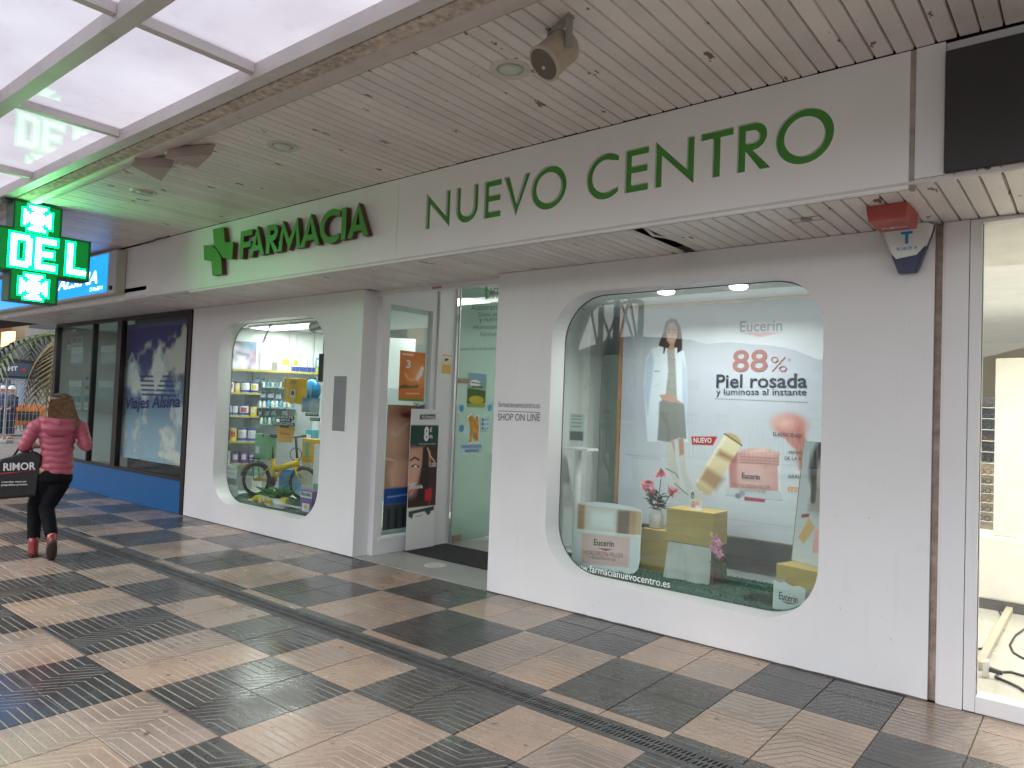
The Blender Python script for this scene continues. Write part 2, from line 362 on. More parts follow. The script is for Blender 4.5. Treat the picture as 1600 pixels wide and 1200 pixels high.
# paving tiles, each its own slab; the drain cuts one row
DY0,DY1=3.245,3.418
pav=ob('pavement',mesh('pavement',MB().add([(-19,-4,-.006),(3,-4,-.006),(3,DY0-.01,-.006),(-19,DY0-.01,-.006),(-19,DY1+.01,-.006),(3,DY1+.01,-.006),(3,5.0,-.006),(-19,5.0,-.006)],[(0,1,2,3),(4,5,6,7)]),grout)); tag(pav,kind='structure')
rows=[]
y=TY0-.4*15
while y<4.9:
    a,b=y,y+.4
    if a<DY0<b or a<DY1<b or (a<4.983<b):
        if a<DY0<b: rows.append((a,DY0-.012))
        if a<DY1<b: rows.append((DY1+.012,b))
        if a<4.983<b: rows.append((a,4.978))
    else: rows.append((a,b))
    y+=.4
tm={}
def tile_mesh(dy,dark):
    key=(round(dy,3),dark)
    if key not in tm:
        hx,hy=.2-.0026,dy/2-.0026; e=.0022
        m=MB().add([(-hx,-hy,-.03),(hx,-hy,-.03),(hx,hy,-.03),(-hx,hy,-.03),(-hx,-hy,-e),(hx,-hy,-e),(hx,hy,-e),(-hx,hy,-e),(-hx+e,-hy+e,0),(hx-e,-hy+e,0),(hx-e,hy-e,0),(-hx+e,hy-e,0)],
          [(0,1,5,4),(1,2,6,5),(2,3,7,6),(3,0,4,7),(4,5,9,8),(5,6,10,9),(6,7,11,10),(7,4,8,11),(8,9,10,11)])
        tm[key]=(m,mesh('tile',m,tile_d if dark else tile_l))
    return tm[key]
allt=[]
for k in range(-34,21):
    cx=TX0+k*.4+.2
    for (a,b) in rows:
        cyy=(a+b)/2; ix=math.floor((cx-TX0)/.8); iy=math.floor((cyy-TY0)/.8); dark=(ix+iy)%2==0
        q=CAM_R@np.array([cx,cyy,-CAM_H]); px,py=(q[0]/q[2]*CAM_F+800,q[1]/q[2]*CAM_F+600) if q[2]>.2 else (-9e9,0)
        vis=-60<px<1660 and 0<py<1300
        allt.append((vis,q[2],cx,cyy,b-a,dark))
allt.sort(key=lambda t:(not t[0],t[1]))
rest={True:MB(),False:MB()}
for i,(vis,dep,cx,cyy,dy,dark) in enumerate(allt):
    m,me=tile_mesh(dy,dark); dz=random.uniform(-.0012,.0006)
    if vis and i<300:
        o=ob('tile',me,pav,(cx,cyy,dz)); o.rotation_euler=(random.uniform(-.0015,.0015),random.uniform(-.0015,.0015),0)
    else: rest[dark].add([(p[0]+cx,p[1]+cyy,p[2]+dz) for p in m.v],m.f)
part('tile_field',rest[True],tile_d,pav,kind='stuff'); part('tile_field',rest[False],tile_l,pav,kind='stuff')
# drain channel with slotted cast grates
iron=pm('galvanised_grate',(.10,.10,.10),.6,.2,var=.25,vs=12,dirt=.3,dcol=(.03,.027,.024),ds=8)
dr=thing('drain_channel','long slotted metal drain running through the paving parallel to the shops','drain',(-8,(DY0+DY1)/2,0))
part('channel',MB().box(-19,3,DY0-.005,DY1+.005,-.034,-.03),void,dr)
part('edge_rail',MB().box(-19,3,DY0-.010,DY0+.012,-.03,.001),iron,dr); part('edge_rail',MB().box(-19,3,DY1-.012,DY1+.010,-.03,.001),iron,dr)
gm=MB(); L=.5; w0,w1=-(DY1-DY0)/2+.014,(DY1-DY0)/2-.014
for yy in (w0,-.006,w1-.016): gm.box(0.002,L-.002,yy,yy+(.016 if yy!=-.006 else .012),-.02,0)
for i in range(21):
    xx=i*L/20.5
    for (a,b) in ((w0+.016,-.006),(.006,w1-.016)):
        s=.012; x1=min(xx+.011,L-.002); gm.add([(xx,a,-.02),(x1,a,-.02),(x1+s,b,-.02),(xx+s,b,-.02),(xx,a,-.001),(x1,a,-.001),(x1+s,b,-.001),(xx+s,b,-.001)],[(0,3,2,1),(4,5,6,7),(0,1,5,4),(1,2,6,5),(2,3,7,6),(3,0,4,7)])
gme=mesh('grate',gm,iron)
for i in range(37): ob('grate',gme,dr,(-16.5+i*.5+8,0,random.uniform(-.002,.001)))
# ---------------------------------------------------------------- plank ceilings
def plank_mat(name,col):
    n=NT(name); p=n.pos(); oi=n.n('ShaderNodeObjectInfo').outputs['Random']
    c=n.mix(n.ramp(n.noise(p,2.5,4),.3,.7),tuple(a*.93 for a in col),tuple(a*1.05 for a in col))
    hsv=n.n('ShaderNodeHueSaturation'); n.l(c,hsv.inputs['Color']); n.l(n.math('ADD',.93,n.math('MULTIPLY',oi,.14)),hsv.inputs['Value']); c=hsv.outputs[0]
    sc=n.n('ShaderNodeVectorMath',operation='MULTIPLY'); n.l(p,sc.inputs[0]); sc.inputs[1].default_value=(1.0,.45,1)
    a=n.noise(sc.outputs[0],9,4,.6); f=n.ramp(a,.672,.68); rim=n.ramp(a,.652,.67)
    c=n.mix(n.math('MULTIPLY',rim,.5),c,(.75,.72,.70)); c=n.mix(f,c,(.19,.12,.095))
    dust=n.ramp(n.noise(p,30,3,.7),.66,.74); c=n.mix(n.math('MULTIPLY',dust,.45),c,(.22,.18,.16))
    return n.done(n.bsdf(c,n.math('SUBTRACT',.42,n.math('MULTIPLY',n.noise(p,4,2),.08)),0,n.bump(n.math('SUBTRACT',n.noise(p,50,2),f),.12,.004),.5))
pl1=plank_mat('peeling_ceiling_paint',(.80,.755,.735)); pl2=plank_mat('soffit_plank_paint',(.78,.735,.715))
PP=.0937
ceil=ob('ceiling',mesh('ceiling',MB().box(-19,3.5,2.60,7.5,ZC+.07,ZC+.12),void)); tag(ceil,kind='structure')
def plank_mesh(name,L,mat):
    h=.041; pr=[(-h-.004,.022),(-h,.0),(-h+.003,-.003),(h-.003,-.003),(h,.0),(h+.004,.022)]
    v=[(x,0,z) for x,z in pr]+[(x,L,z) for x,z in pr]; n=len(pr)
    f=[(i,i+1,n+i+1,n+i) for i in range(n-1)]+[tuple(range(n)),tuple(range(2*n-1,n-1,-1))]
    return mesh(name,MB().add(v,f),mat)
pm1=plank_mesh('plank',4.045-2.612,pl1); kk=0
x=-1.961-PP*150+PP/2
while x<1.2:
    o=ob('plank',pm1,ceil,(x,2.612,ZC+.003+random.uniform(-.0015,.0015))); o.rotation_euler=(random.uniform(-.0012,.0012),random.uniform(-.012,.012),random.uniform(-.0008,.0008)); x+=PP
sof=ob('soffit',mesh('soffit',MB().box(-19,3.5,YF+.03,5.14,ZS+.09,ZS+.14),void)); tag(sof,kind='structure')
pm2=plank_mesh('plank',YW+.02-YF-.008,pl2); pm3=plank_mesh('plank',5.146-YF-.008,pl2)
x=-1.968-PP*140+PP/2
while x<1.2:
    if not (-2.46<x<-2.37):
        o=ob('plank',pm3 if -6.12<x<-4.2 else pm2,sof,(x,YF+.008,ZS+.003+random.uniform(-.001,.001))); o.rotation_euler=(random.uniform(-.001,.001),random.uniform(-.01,.01),0)
        if -2.56<x<-2.46: o.rotation_euler=(.012,.22,.012); o.location.z-=.012
    x+=PP
part('hanging_strip',MB().tube([(-2.40,4.25,ZS+.05),(-2.41,4.45,ZS+.015),(-2.39,4.6,ZS+.03),(-2.40,4.95,ZS+.06)],.012,6),pl2,sof)
part('trim_strip',MB().box(-9.8,.9,YF-.002,YF+.022,ZS-.016,ZS-.001),steelw,sof)
# front edge of the slab: rough concrete strip and rounded moulding
conc=pm('flaking_concrete',(.56,.48,.42),.85,var=.4,vs=22,bump=1,bs=30,dirt=.6,dcol=(.22,.15,.10),ds=24)
mould=pm('moulding_paint',(.60,.545,.52),.5,var=.07,vs=6,dirt=.2,dcol=(.3,.25,.2),ds=9)
part('concrete_edge',MB().box(-19,3.5,2.372,2.47,ZC-.012,ZC+.5),conc,ceil)
rr=[]
for i in range(9):
    t=math.pi*i/8; rr.append((2.530-math.cos(t)*.062,ZC-.004-math.sin(t)*.026))
rr=[(2.46,ZC+.04)]+rr+[(2.61,ZC+.04)]
part('moulding',MB().loft([[(xx,a,b) for a,b in rr] for xx in (-19,3.5)]),mould,ceil,smooth=40)
part('slab',MB().box(-19,3.5,2.48,12,ZC+.13,ZC+.55),conc,ceil)
# ---------------------------------------------------------------- canopy
def canopy_mat():
    n=NT('opal_canopy_sheet'); t=n.n('ShaderNodeBsdfTranslucent'); p=n.pos()
    d=n.n('ShaderNodeBsdfDiffuse'); d.inputs[0].default_value=(.6,.58,.6,1)
    c=n.mix(n.ramp(n.noise(p,1.2,5,.6),.3,.75),(.74,.72,.76),(.86,.85,.89)); c=n.mix(n.math('MULTIPLY',n.ramp(n.noise(p,7,6,.75),.55,.8),.35),c,(.55,.52,.5)); n.l(c,t.inputs[0])
    m=n.n('ShaderNodeMixShader'); m.inputs[0].default_value=.12; n.l(t.outputs[0],m.inputs[1]); n.l(d.outputs[0],m.inputs[2])
    gl=n.n('ShaderNodeBsdfGlossy'); gl.inputs['Roughness'].default_value=.015
    m2=n.n('ShaderNodeMixShader'); n.l(n.schlick(.25),m2.inputs[0]); n.l(m.outputs[0],m2.inputs[1]); n.l(gl.outputs[0],m2.inputs[2])
    return n.done(m2.outputs[0])
opal=canopy_mat()
cn=thing('canopy','white steel grid canopy with bright opal glazing sheets over the walkway','canopy',(-5.75,0,3.5))
ZG=3.625; bx_=[-16.8+1.83*i for i in range(12)]; bx_=[-5.75+1.83*(i-6) for i in range(12)]; by_=[2.315-.775*i for i in range(4)]
for yb in by_:
    part('beam',MB().box(-17.2,4.6,yb-.045,yb+.045,3.53,ZG-.004).box(-17.2,4.6,yb-.02,yb+.02,ZG+.012,ZG+.05),steelw,cn)
for xb in bx_:
    for yb in by_[1:]:
        part('cross_bar',MB().box(xb-.028,xb+.028,yb+.047,yb+.775-.047,3.565,ZG-.005).box(xb-.012,xb+.012,yb+.047,yb+.728,ZG+.012,ZG+.04),steelw,cn)
for i in range(len(bx_)-1):
    for yb in by_[1:]:
        part('glazing_sheet',MB().box(bx_[i]+.006,bx_[i+1]-.006,yb+.012,yb+.763,ZG,ZG+.010),opal,cn)
tr_w=pm('white_truss_paint',(.75,.75,.74),.5,dirt=.1)
def truss(x,y,h,label):
    t=thing('truss_column',label,'column',(x,y,0),group='white truss columns of the canopy'); b=.55
    for (a,c) in ((-b,-b),(b,-b),(b,b),(-b,b)): lpart('chord',MB().box(a-.05,a+.05,c-.05,c+.05,0,h),tr_w,t)
    nz=3
    for k in range(nz):
        z0,z1=h*k/nz+.1,h*(k+1)/nz
        for (a,c,d,e) in ((-b,-b,b,-b),(b,-b,b,b),(b,b,-b,b),(-b,b,-b,-b)):
            lpart('diagonal',MB().cyl((a,c,z0),((a+d)/2,(c+e)/2,z1),.03,n=8).cyl((d,e,z0),((a+d)/2,(c+e)/2,z1),.03,n=8),tr_w,t); lpart('rail',MB().cyl((a,c,z1),(d,e,z1),.035,n=8),tr_w,t)
for i,x in enumerate((-18.5,-9.0,.5)): truss(x,-4.2,4.3,['white lattice column of the canopy beyond the travel agency','white lattice column reflected in the right display window','white lattice column of the canopy behind the viewer'][i])
# ================================================================== SIGN BOARDS ON THE FASCIA
def ring_pts(cx,cy,rx,ry,a0=0,a1=360,n=40,closed=True):
    k=n if closed else n+1
    return [(cx+rx*math.cos(R_(a0+(a1-a0)*i/n)),cy+ry*math.sin(R_(a0+(a1-a0)*i/n))) for i in range(k)]
def glyph(ch,W,H,w):
    """outlines of a geometric sans capital in a W x H box, stroke w"""
    h=w*.95
    if ch=='N': return [[(0,0),(0,H*1.05),(W-w,H*.30),(W-w,H),(W,H),(W,-H*.05),(w,H*.70),(w,0)]]
    if ch=='U':
        r=W/2; o=[(0,H),(0,r*.98)]+[(r+r*math.cos(R_(a)),r*.98+r*math.sin(R_(a))) for a in range(180,361,12)]+[(W,H),(W-w,H)]
        q=r-w; o+=[(W-w,r*.98)]+[(r+q*math.cos(R_(a)),r*.98+q*math.sin(R_(a))) for a in range(360,179,-12)]+[(w,H)]; return [o]
    if ch=='E': return [[(0,0),(0,H),(W,H),(W,H-h),(w,H-h),(w,H*.6),(W*.96,H*.6),(W*.96,H*.6-h),(w,H*.6-h),(w,h),(W,h),(W,0)]]
    if ch=='F': return [[(0,0),(0,H),(W,H),(W,H-h),(w,H-h),(w,H*.58),(W*.92,H*.58),(W*.92,H*.58-h),(w,H*.58-h),(w,0)]]
    if ch=='V': return [[(0,H),(w*1.08,H),(W/2,H*.26),(W-w*1.08,H),(W,H),(W/2,-H*.07)]]
    if ch=='O': return [ring_pts(W/2,H/2,W/2,H*.55),ring_pts(W/2,H/2,W/2-w,H*.55-h)]
    if ch=='C':
        rx,ry=W*.60,H*.55; cx=rx; a=[(cx+rx*math.cos(R_(t)),H/2+ry*math.sin(R_(t))) for t in range(48,313,8)]
        b=[(cx+(rx-w)*math.cos(R_(t)),H/2+(ry-h)*math.sin(R_(t))) for t in range(306,53,-8)]
        xe=max(a[0][0],b[-1][0]); a[0]=(xe,a[0][1]); a[-1]=(xe,a[-1][1]); b[0]=(xe,H/2-(ry-h)*.80); b[-1]=(xe,H/2+(ry-h)*.80)
        return [a+b]
    if ch=='T': return [[(W/2-w/2,0),(W/2-w/2,H-h),(0,H-h),(0,H),(W,H),(W,H-h),(W/2+w/2,H-h),(W/2+w/2,0)]]
    if ch=='R':
        r=H*.29; cx=W*.88-r; o=[(0,0),(0,H),(cx,H)]+[(cx+r*math.cos(R_(t)),H-r+r*math.sin(R_(t))) for t in range(80,-81,-16)]+[(cx+.0*w,H-2*r),(W,0),(W-w*1.25,0),(w,H*.42),(w,0)]
        q=r-h; i=[(w,H-h),(cx,H-h)]+[(cx+q*math.cos(R_(t)),H-r+q*math.sin(R_(t))) for t in range(70,-71,-20)]+[(cx,H-2*r+h),(w,H-2*r+h)]; return [o,i]
    if ch=='A': 
        hb=H*.30; x0=lambda z:(W/2)*(z/H)
        o=[(0,0),(W/2,H*1.06),(W,0),(W-w*1.1,0),(W-x0(hb*.62)-w*.95,hb*.62),(x0(hb*.62)+w*.95,hb*.62),(w*1.1,0)]
        i=[(x0(hb+h*.35)+w*1.0,hb+h*.35),(W/2,H*.80),(W-x0(hb+h*.35)-w*1.0,hb+h*.35)]; return [o,i]
    if ch=='M': return [[(0,0),(W*.17,H*1.04),(W/2,H*.36),(W*.83,H*1.04),(W,0),(W-w,0),(W*.79,H*.66),(W/2,-H*.02),(W*.21,H*.66),(w,0)]]
    if ch=='I': return [[(0,0),(0,H),(w*1.05,H),(w*1.05,0)]]
def put_fill(polys,d,yc,x0=0,z0=0):
    v,f=fillmesh(polys,d); return MB().add([(p[0]+x0,yc-p[2],p[1]+z0) for p in v],f)
green=pm('green_acrylic',(.075,.32,.045),.35,var=.05,vs=4); greenside=pm('dirty_letter_return',(.10,.055,.03),.6,var=.25,vs=20)
dirt_edge=pm('weathered_edge',(.38,.33,.30),.7,var=.3,vs=12,dirt=.5)
# board with cut-out letters
bd=thing('sign_board','long white fascia board with thin cut-out green letters reading NUEVO CENTRO','sign',(-2.68,YF,ZS-.03))
spec=[('N',210,330,400),('U',360,470,380),('E',500,585,350),('V',597,730,320),('O',735,912,300),('C',1012,1172,240),('E',1205,1322,205),('N',1355,1550,170)]
lets=[(c,600+a/3.2,600+b/3.2,200+m/3.2) for c,a,b,m in spec]+[(c,1000+a/3.2,1000+b/3.2,100+m/3.2) for c,a,b,m in (('T',302,465,430),('R',487,655,410),('O',678,970,355))]
holes=[]; gl=[]
for c,a,b,m in lets:
    xa,xb=at(a,m,y=YF).x,at(b,m,y=YF).x; W=xb-xa
    g=[[(p[0]+xa,p[1]+3.063) for p in q] for q in glyph(c,W,.283,.049)]; holes+=g; gl.append(g)
part('board',put_fill([[(-4.598,2.828),(-.762,2.828),(-.762,3.535),(-4.598,3.535)]]+holes,.03,YF+.015),fasc,bd)
for g in gl: part('letter',put_fill(g,.006,YF+.027),green,bd)
part('backing',MB().box(-4.59,-.77,YF+.031,YF+.06,2.835,3.53),void,bd)
part('edge_trim',MB().box(-.761,-.738,YF+.002,YF+.05,2.82,3.535),dirt_edge,bd)
# board with raised letters and cross
b2=thing('sign_board','white fascia board with raised green cross and bold letters reading FARMACIA','sign',(-6.35,YF,ZS-.03))
part('board',MB().box(-8.100,-4.602,YF,YF+.03,2.828,3.535),fasc,b2)
fspec=[('F',590,650,352),('A',638,716,340),('R',726,792,325),('M',790,905,305),('A',905,1005,285),('C',1006,1108,258),('I',1117,1152,240),('A',1150,1258,232)]
for c,a,b,m in fspec:
    xa,xb=at(200+a/3.333,280+m/3.333,y=YF-.05).x,at(200+b/3.333,280+m/3.333,y=YF-.05).x
    g=[[(p[0]+xa,p[1]+3.085) for p in q] for q in glyph(c,xb-xa,.285,.062)]
    L=part('letter',put_fill(g,.004,YF-.062),green,b2); part('return',put_fill(g,.05,YF-.034),greenside,L)
def pxz(pts,y): return [(lambda q:(q.x,q.z))(at(200+a/3.333,280+b/3.333,y=y)) for a,b in pts]
for poly in ([(447,262),(503,250),(510,330),(553,328),(548,416),(500,412),(478,375),(455,345)],[(400,345),(435,345),(470,372),(490,410),(495,495),(445,502),(440,428),(402,422)]):
    q=pxz(poly,YF-.05); c=part('cross_half',put_fill([q],.004,YF-.062),green,b2); part('return',put_fill([q],.05,YF-.034),greenside,c)
# plain panels, neighbours' fascia
solo('blank_sign',MB().box(-9.19,-8.106,YF+.004,YF+.03,2.85,3.535),fasc,'plain white fascia panel between the green cross and the blue sign','sign')
solo('blank_sign',MB().box(-16.5,-9.195,YF+.03,YF+.05,2.85,3.535),fasc,'long plain fascia panel behind the blue illuminated sign','sign')
ag=thing('blue_sign','blue illuminated sign lettered VIAJES ALSINA above the travel agency','sign',(-12,YF,2.9))
part('case',MB().box(-15.2,-9.84,YF-.10,YF+.025,2.93,3.50,.01),pm('sign_case',(.55,.55,.48),.5),ag)
def blue_face():
    n=NT('blue_lightbox'); p=n.pos(); x,y,z=n.sep(p); e=n.n('ShaderNodeEmission'); e.inputs[0].default_value=(.0,.21,.72,1); e.inputs[1].default_value=.95
    b=n.bsdf((.0,.16,.6),.2); a=n.n('ShaderNodeAddShader'); n.l(e.outputs[0],a.inputs[0]); n.l(b,a.inputs[1]); return n.done(a.outputs[0])
part('face',MB().box(-15.1,-10.09,YF-.106,YF-.101,2.965,3.47),blue_face(),ag)
litw=emis('lit_white_letter',(.85,.93,1),1.2)
AGP=((0,YF-.107,0),(0,-1,0))
o=at(152,440,pl=AGP); text('VIAJES ALSINA',(o.x-2.55,YF-.109,3.045),(1,0,0),(0,0,1),2.55,.23,litw,ag,bold=.02,shear=.25)
text('CV-Mm007-V',(-10.62,YF-.109,3.0),(1,0,0),(0,0,1),.42,.055,litw,ag)
part('switch',MB().box(-9.98,-9.93,YF-.125,YF-.10,2.98,3.03),black,ag)
# right hand neighbour: post and dark sign
solo('fascia_post',MB().box(-.736,-.607,YF-.004,YF+.05,2.868,3.536,.002),white,'white post at the right end of the lettered fascia board','post')
ds=thing('dark_sign','blank dark grey sign panel over the right-hand shop','sign',(.5,YF,2.86))
part('panel',MB().box(-.603,2.4,YF-.03,YF+.02,2.875,3.475,.003),pm('dark_sign_film',(.035,.033,.034),.55,var=.12,vs=3,bump=.1,bs=300),ds)
part('frame',MB().box(-.606,2.4,YF+.022,YF+.06,2.868,3.536),white,ds)
# ================================================================== PHARMACY SHOPFRONT
def rrect(x0,x1,z0,z1,r,n=12):
    p=[]
    for cx,cz,a in ((x1-r,z1-r,0),(x0+r,z1-r,90),(x0+r,z0+r,180),(x1-r,z0+r,270)):
        p+=[(cx+r*math.cos(R_(a+90*i/n)),cz+r*math.sin(R_(a+90*i/n))) for i in range(n+1)]
    return p
clear=glass('shop_glass',(.90,.955,.93),.85)
frostg=glass('frosted_door_glass',(.62,.76,.70),1.1,0,.5)
roomw=pm('shop_wall_white',(.78,.80,.79),.5,var=.02); stone=pm('grey_stone_floor',(.33,.325,.31),.32,var=.05,vs=3,bump=0)
ph=thing('pharmacy_shopfront','white pharmacy front with two big rounded display windows and a recessed doorway','shop',(-5.3,YW,0))
LO=(-9.07,-6.79,.28,2.63,.40); RO=(-3.63,-1.42,.285,2.625,.40)
for (xa,xb),O in (((-9.80,-6.14),LO),((-4.25,-.785),RO)):
    sr=part('window_surround',put_fill([[(xa,.002),(xb,.002),(xb,ZS-.004),(xa,ZS-.004)],rrect(*O)],.2,YW+.1),white,ph)
    pn=part('window_pane',MB().box(O[0]-.2,O[1]+.2,YG,YG+.008,O[2]-.15,O[3]+.15),clear,ph)
    part('seal',put_fill([rrect(O[0]-.01,O[1]+.01,O[2]-.01,O[3]+.01,O[4]),rrect(O[0]+.006,O[1]-.006,O[2]+.006,O[3]-.006,O[4])],.004,YG-.006),pm('window_seal',(.10,.13,.12),.5),pn)
for xa,xb in ((-9.80,-6.14),(-4.25,-.785)): part('base_joint',MB().tube([(xa+i*(xb-xa)/40,YW-.004,.002+.002*random.random()) for i in range(41)],[.004+.004*random.random() for i in range(41)],6),pm('dirty_sealant',(.10,.085,.075),.8,var=.4,vs=20),ph)
q=part('night_hatch',MB().box(-6.585,-6.352,YW-.004,YW+.05,1.317,1.93,.002),pm('hatch_steel',(.30,.30,.31),.35,.6),ph)
part('frame',put_fill([[(-6.595,1.307),(-6.342,1.307),(-6.342,1.94),(-6.595,1.94)],[(-6.58,1.322),(-6.357,1.322),(-6.357,1.925),(-6.58,1.925)]],.012,YW-.002),fasc,q)
txg=pm('grey_vinyl_text',(.10,.10,.11),.5)
PWF=((0,YW,0),(0,-1,0))
textpx('farmacianuevocentro.es',(779,636),(844,638),9,PWF,txg,ph,bold=-.005); textpx('SHOP ON LINE',(778,657),(844,658),11,PWF,txg,ph)
a,b=at(779,642,y=YW),at(844,642,y=YW); part('rule',MB().box(a.x,b.x,YW-.003,YW-.001,a.z-.002,a.z+.003),txg,ph)
# dirty joint and white column to the right
solo('corner_post',MB().box(-.783,-.745,YW+.03,YW+.2,0,ZS-.003),pm('rust_stained_post',(.40,.31,.26),.7,var=.3,vs=9,dirt=.7,dcol=(.1,.06,.04),ds=11),'narrow rust-stained post in the gap beside the right display window','post')
solo('white_column',MB().box(-.742,-.73,YW-.004,YW+.2,0,ZS-.003).box(-.729,-.606,YW-.012,YW+.2,0,ZS-.003,.002),white,'slim white column between the pharmacy and the right-hand shop','column')
# room behind the left window and the doorway
part('room_wall',MB().box(-11.6,-1.3,9.4,9.5,0,3.28),roomw,ph); part('room_wall',MB().box(-11.7,-11.6,5.25,9.4,0,3.28),roomw,ph)
part('room_wall',MB().box(-4.27,-4.15,6.38,9.4,0,3.28),roomw,ph); part('room_wall',MB().box(-1.36,-1.30,5.2,9.4,0,3.28),roomw,ph)
part('room_wall',MB().box(-4.15,-1.37,7.15,7.22,0,3.28),pm('grey_partition',(.42,.47,.45),.6),ph)
part('room_ceiling',MB().box(-11.6,-6.18,5.2,6.9,2.70,2.78).box(-4.2,-1.36,5.2,6.9,2.70,2.78).box(-11.6,-1.36,6.9,9.4,3.24,3.30).box(-6.18,-4.2,5.25,6.9,3.17,3.23),roomw,ph)
part('room_floor',MB().box(-11.6,-1.36,6.32,9.4,-.02,.004),stone,ph)
part('entrance_floor',MB().box(-6.16,-4.20,5.0,6.32,-.03,.003),stone,ph)
part('window_base',MB().box(-11.4,-6.2,5.2,6.9,0,.265),roomw,ph); part('window_base',MB().box(-4.2,-1.37,5.2,7.1,0,.265),pm('display_base',(.30,.33,.34),.4,var=.15,vs=4),ph)
part('reveal_lining',MB().box(-4.24,-4.2,5.25,6.38,0,3.17),roomw,ph)
# entrance: header, side window, post, open glass leaf
en=part('entrance_header',MB().box(-6.14,-4.25,5.15,5.24,2.812,3.16,.003),white,ph)
part('badge',MB().box(-5.28,-5.14,5.146,5.149,2.822,2.845),pm('red_white_badge',(.6,.25,.25),.5),en)
sw=part('side_window_frame',MB().add(*(lambda vf:([(-6.16+.06+p[2],p[0],p[1]) for p in vf[0]],vf[1]))(fillmesh([[(5.182,.004),(6.02,.004),(6.02,3.165),(5.182,3.165)],[(5.30,.19),(5.95,.19),(5.95,2.74),(5.30,2.74)]],.08))),white,ph)
part('pane',MB().box(-6.112,-6.104,5.29,5.96,.18,2.75),glass('side_glass',(.88,.96,.94),1.6),sw)
part('sill',MB().box(-6.10,-6.045,5.26,6.0,.155,.185,.004),white,sw)
part('door_post',MB().box(-6.17,-6.035,6.03,6.33,.003,3.165,.003),white,ph)
XD=-6.0
dl=part('door_leaf',MB().box(XD-.006,XD+.006,6.345,7.42,.02,3.13),frostg,ph)
part('handle',MB().tube([(XD+.01,7.02,1.06),(XD+.055,7.02,1.06),(XD+.055,7.02,.80),(XD+.01,7.02,.80)],.012,8).tube([(XD+.01,7.10,1.06),(XD+.055,7.10,1.06),(XD+.055,7.10,.80),(XD+.01,7.10,.80)],.007,8),alu,dl,smooth=True)
part('hinge_plate',MB().box(XD-.02,XD+.02,6.34,6.5,.02,.10,.003),pm('bronze_hinge',(.32,.25,.19),.4,.5),dl); part('hinge_plate',MB().box(XD-.02,XD+.02,6.34,6.55,1.93,1.985,.003),_mc['bronze_hinge'],dl)
part('edge_profile',MB().box(XD-.012,XD+.012,6.33,6.343,.02,3.13),alu,dl)
DP=((XD+.008,0,0),(1,0,0)); dtx=pm('dark_green_vinyl',(.035,.09,.07),.5); dgr=pm('green_vinyl',(.03,.25,.05),.5)
textpx('f',(757,468),(765,468),26,DP,dgr,dl,bold=.02); textpx('armacia',(765,460),(806,460),14,DP,dtx,dl); textpx('NUEVO CENTRO',(760,467),(812,467),6,DP,dtx,dl)
for s,x0,x1,yy,h in (('Asesoramiento',736,796,485,9),('Dietas personalizadas',748,812,497,9),('y nutrición',749,790,505,9),('Homeopatía',740,786,517,9),('Fórmulas magistrales',751,815,528,9),('www.farmacianuevocentro.es',719,800,548,6)):
    textpx(s,(x0,yy),(x1,yy-2),h,DP,dtx,dl)
# things stuck on the glass of the door
def sheet(name,label,cat,corners,plane,paint,step=.006,group=None,thick=.002):
    """flat printed sheet on a plane, corners in photograph pixels: bottom left, bottom right, top left"""
    p,n=Vector(plane[0]),Vector(plane[1]).normalized(); a,b,c=(at(*q,pl=(p,n)) for q in corners)
    a,b,c=a+n*thick,b+n*thick,c+n*thick
    vz=Vector((0,0,1)); vz=(vz-n*vz.dot(n)).normalized(); u=vz.cross(n).normalized()
    w=abs((b-a).dot(u)); h=abs((c-a).dot(vz))
    t=thing(name,label,cat,a+u*(w/2),group=group)
    pr=Print(a,u,vz,w,h,step); paint(pr); pr.part(t)
    part('backing',MB().obox(a-n*(thick*.8),u,vz,n,w,h,thick*.6),white,t); return t
def p_field(P):
    P.vgrad(S(150,160,60),S(120,165,185)); P.poly([(0,.1),(1,.15),(1,.5),(0,.55)],S(70,100,45),False); P.ell((.5,.22),.4,.12,S(190,180,40),False); P.ell((.4,.7),.3,.1,S(230,235,230),False); P.line([(.2,.72),(.75,.7)],.012,S(40,70,60),False); P.line([(.25,.6),(.8,.6)],.02,S(40,80,50),False)
sheet('poster','small blue and green leaflet with yellow field stuck high on the glass door','poster',((729,636),(758,636),(733,582)),DP,p_field)
def p_note(P): P.fill(S(190,215,235)); P.poly([(0,.6),(1,.6),(1,1),(0,1)],S(60,120,180),False,a=.6); [P.line([(.2,y),(.85,y)],.012,S(50,70,130),False) for y in (.2,.38)]; P.poly([(0,.0),(1,.0),(1,.08),(0,.08)],S(235,240,245),False)
sheet('notice','small white and blue paper notice stuck beside the door handle','notice',((720,709),(752,708),(721,695)),DP,p_note)
def p_dots(P):
    P.fill(S(190,215,220))
    for i in range(3): P.ell((.2,.2+.3*i),.14,.1,S(60,120,190),False); P.line([(.42,.2+.3*i),(.9,.2+.3*i)],.01,S(90,140,190),False)
sheet('notice','pale blue three-point sticker on the glass door left of the handle','notice',((751,674),(764,673),(751,651)),DP,p_dots)
for i,(px,py) in enumerate(((721,638),(765,637),(721,669))):
    q=at(px,py,pl=DP); solo('dot_sticker',MB().cyl((q.x+.001,q.y,q.z),(q.x+.004,q.y,q.z),.045,n=16),pm('blue_dot',(.12,.32,.55),.5),['round blue sticker left of the leaflet on the glass door','round blue sticker right of the leaflet on the glass door','lower round blue sticker on the glass door'][i],'sticker','round blue stickers on the glass door')
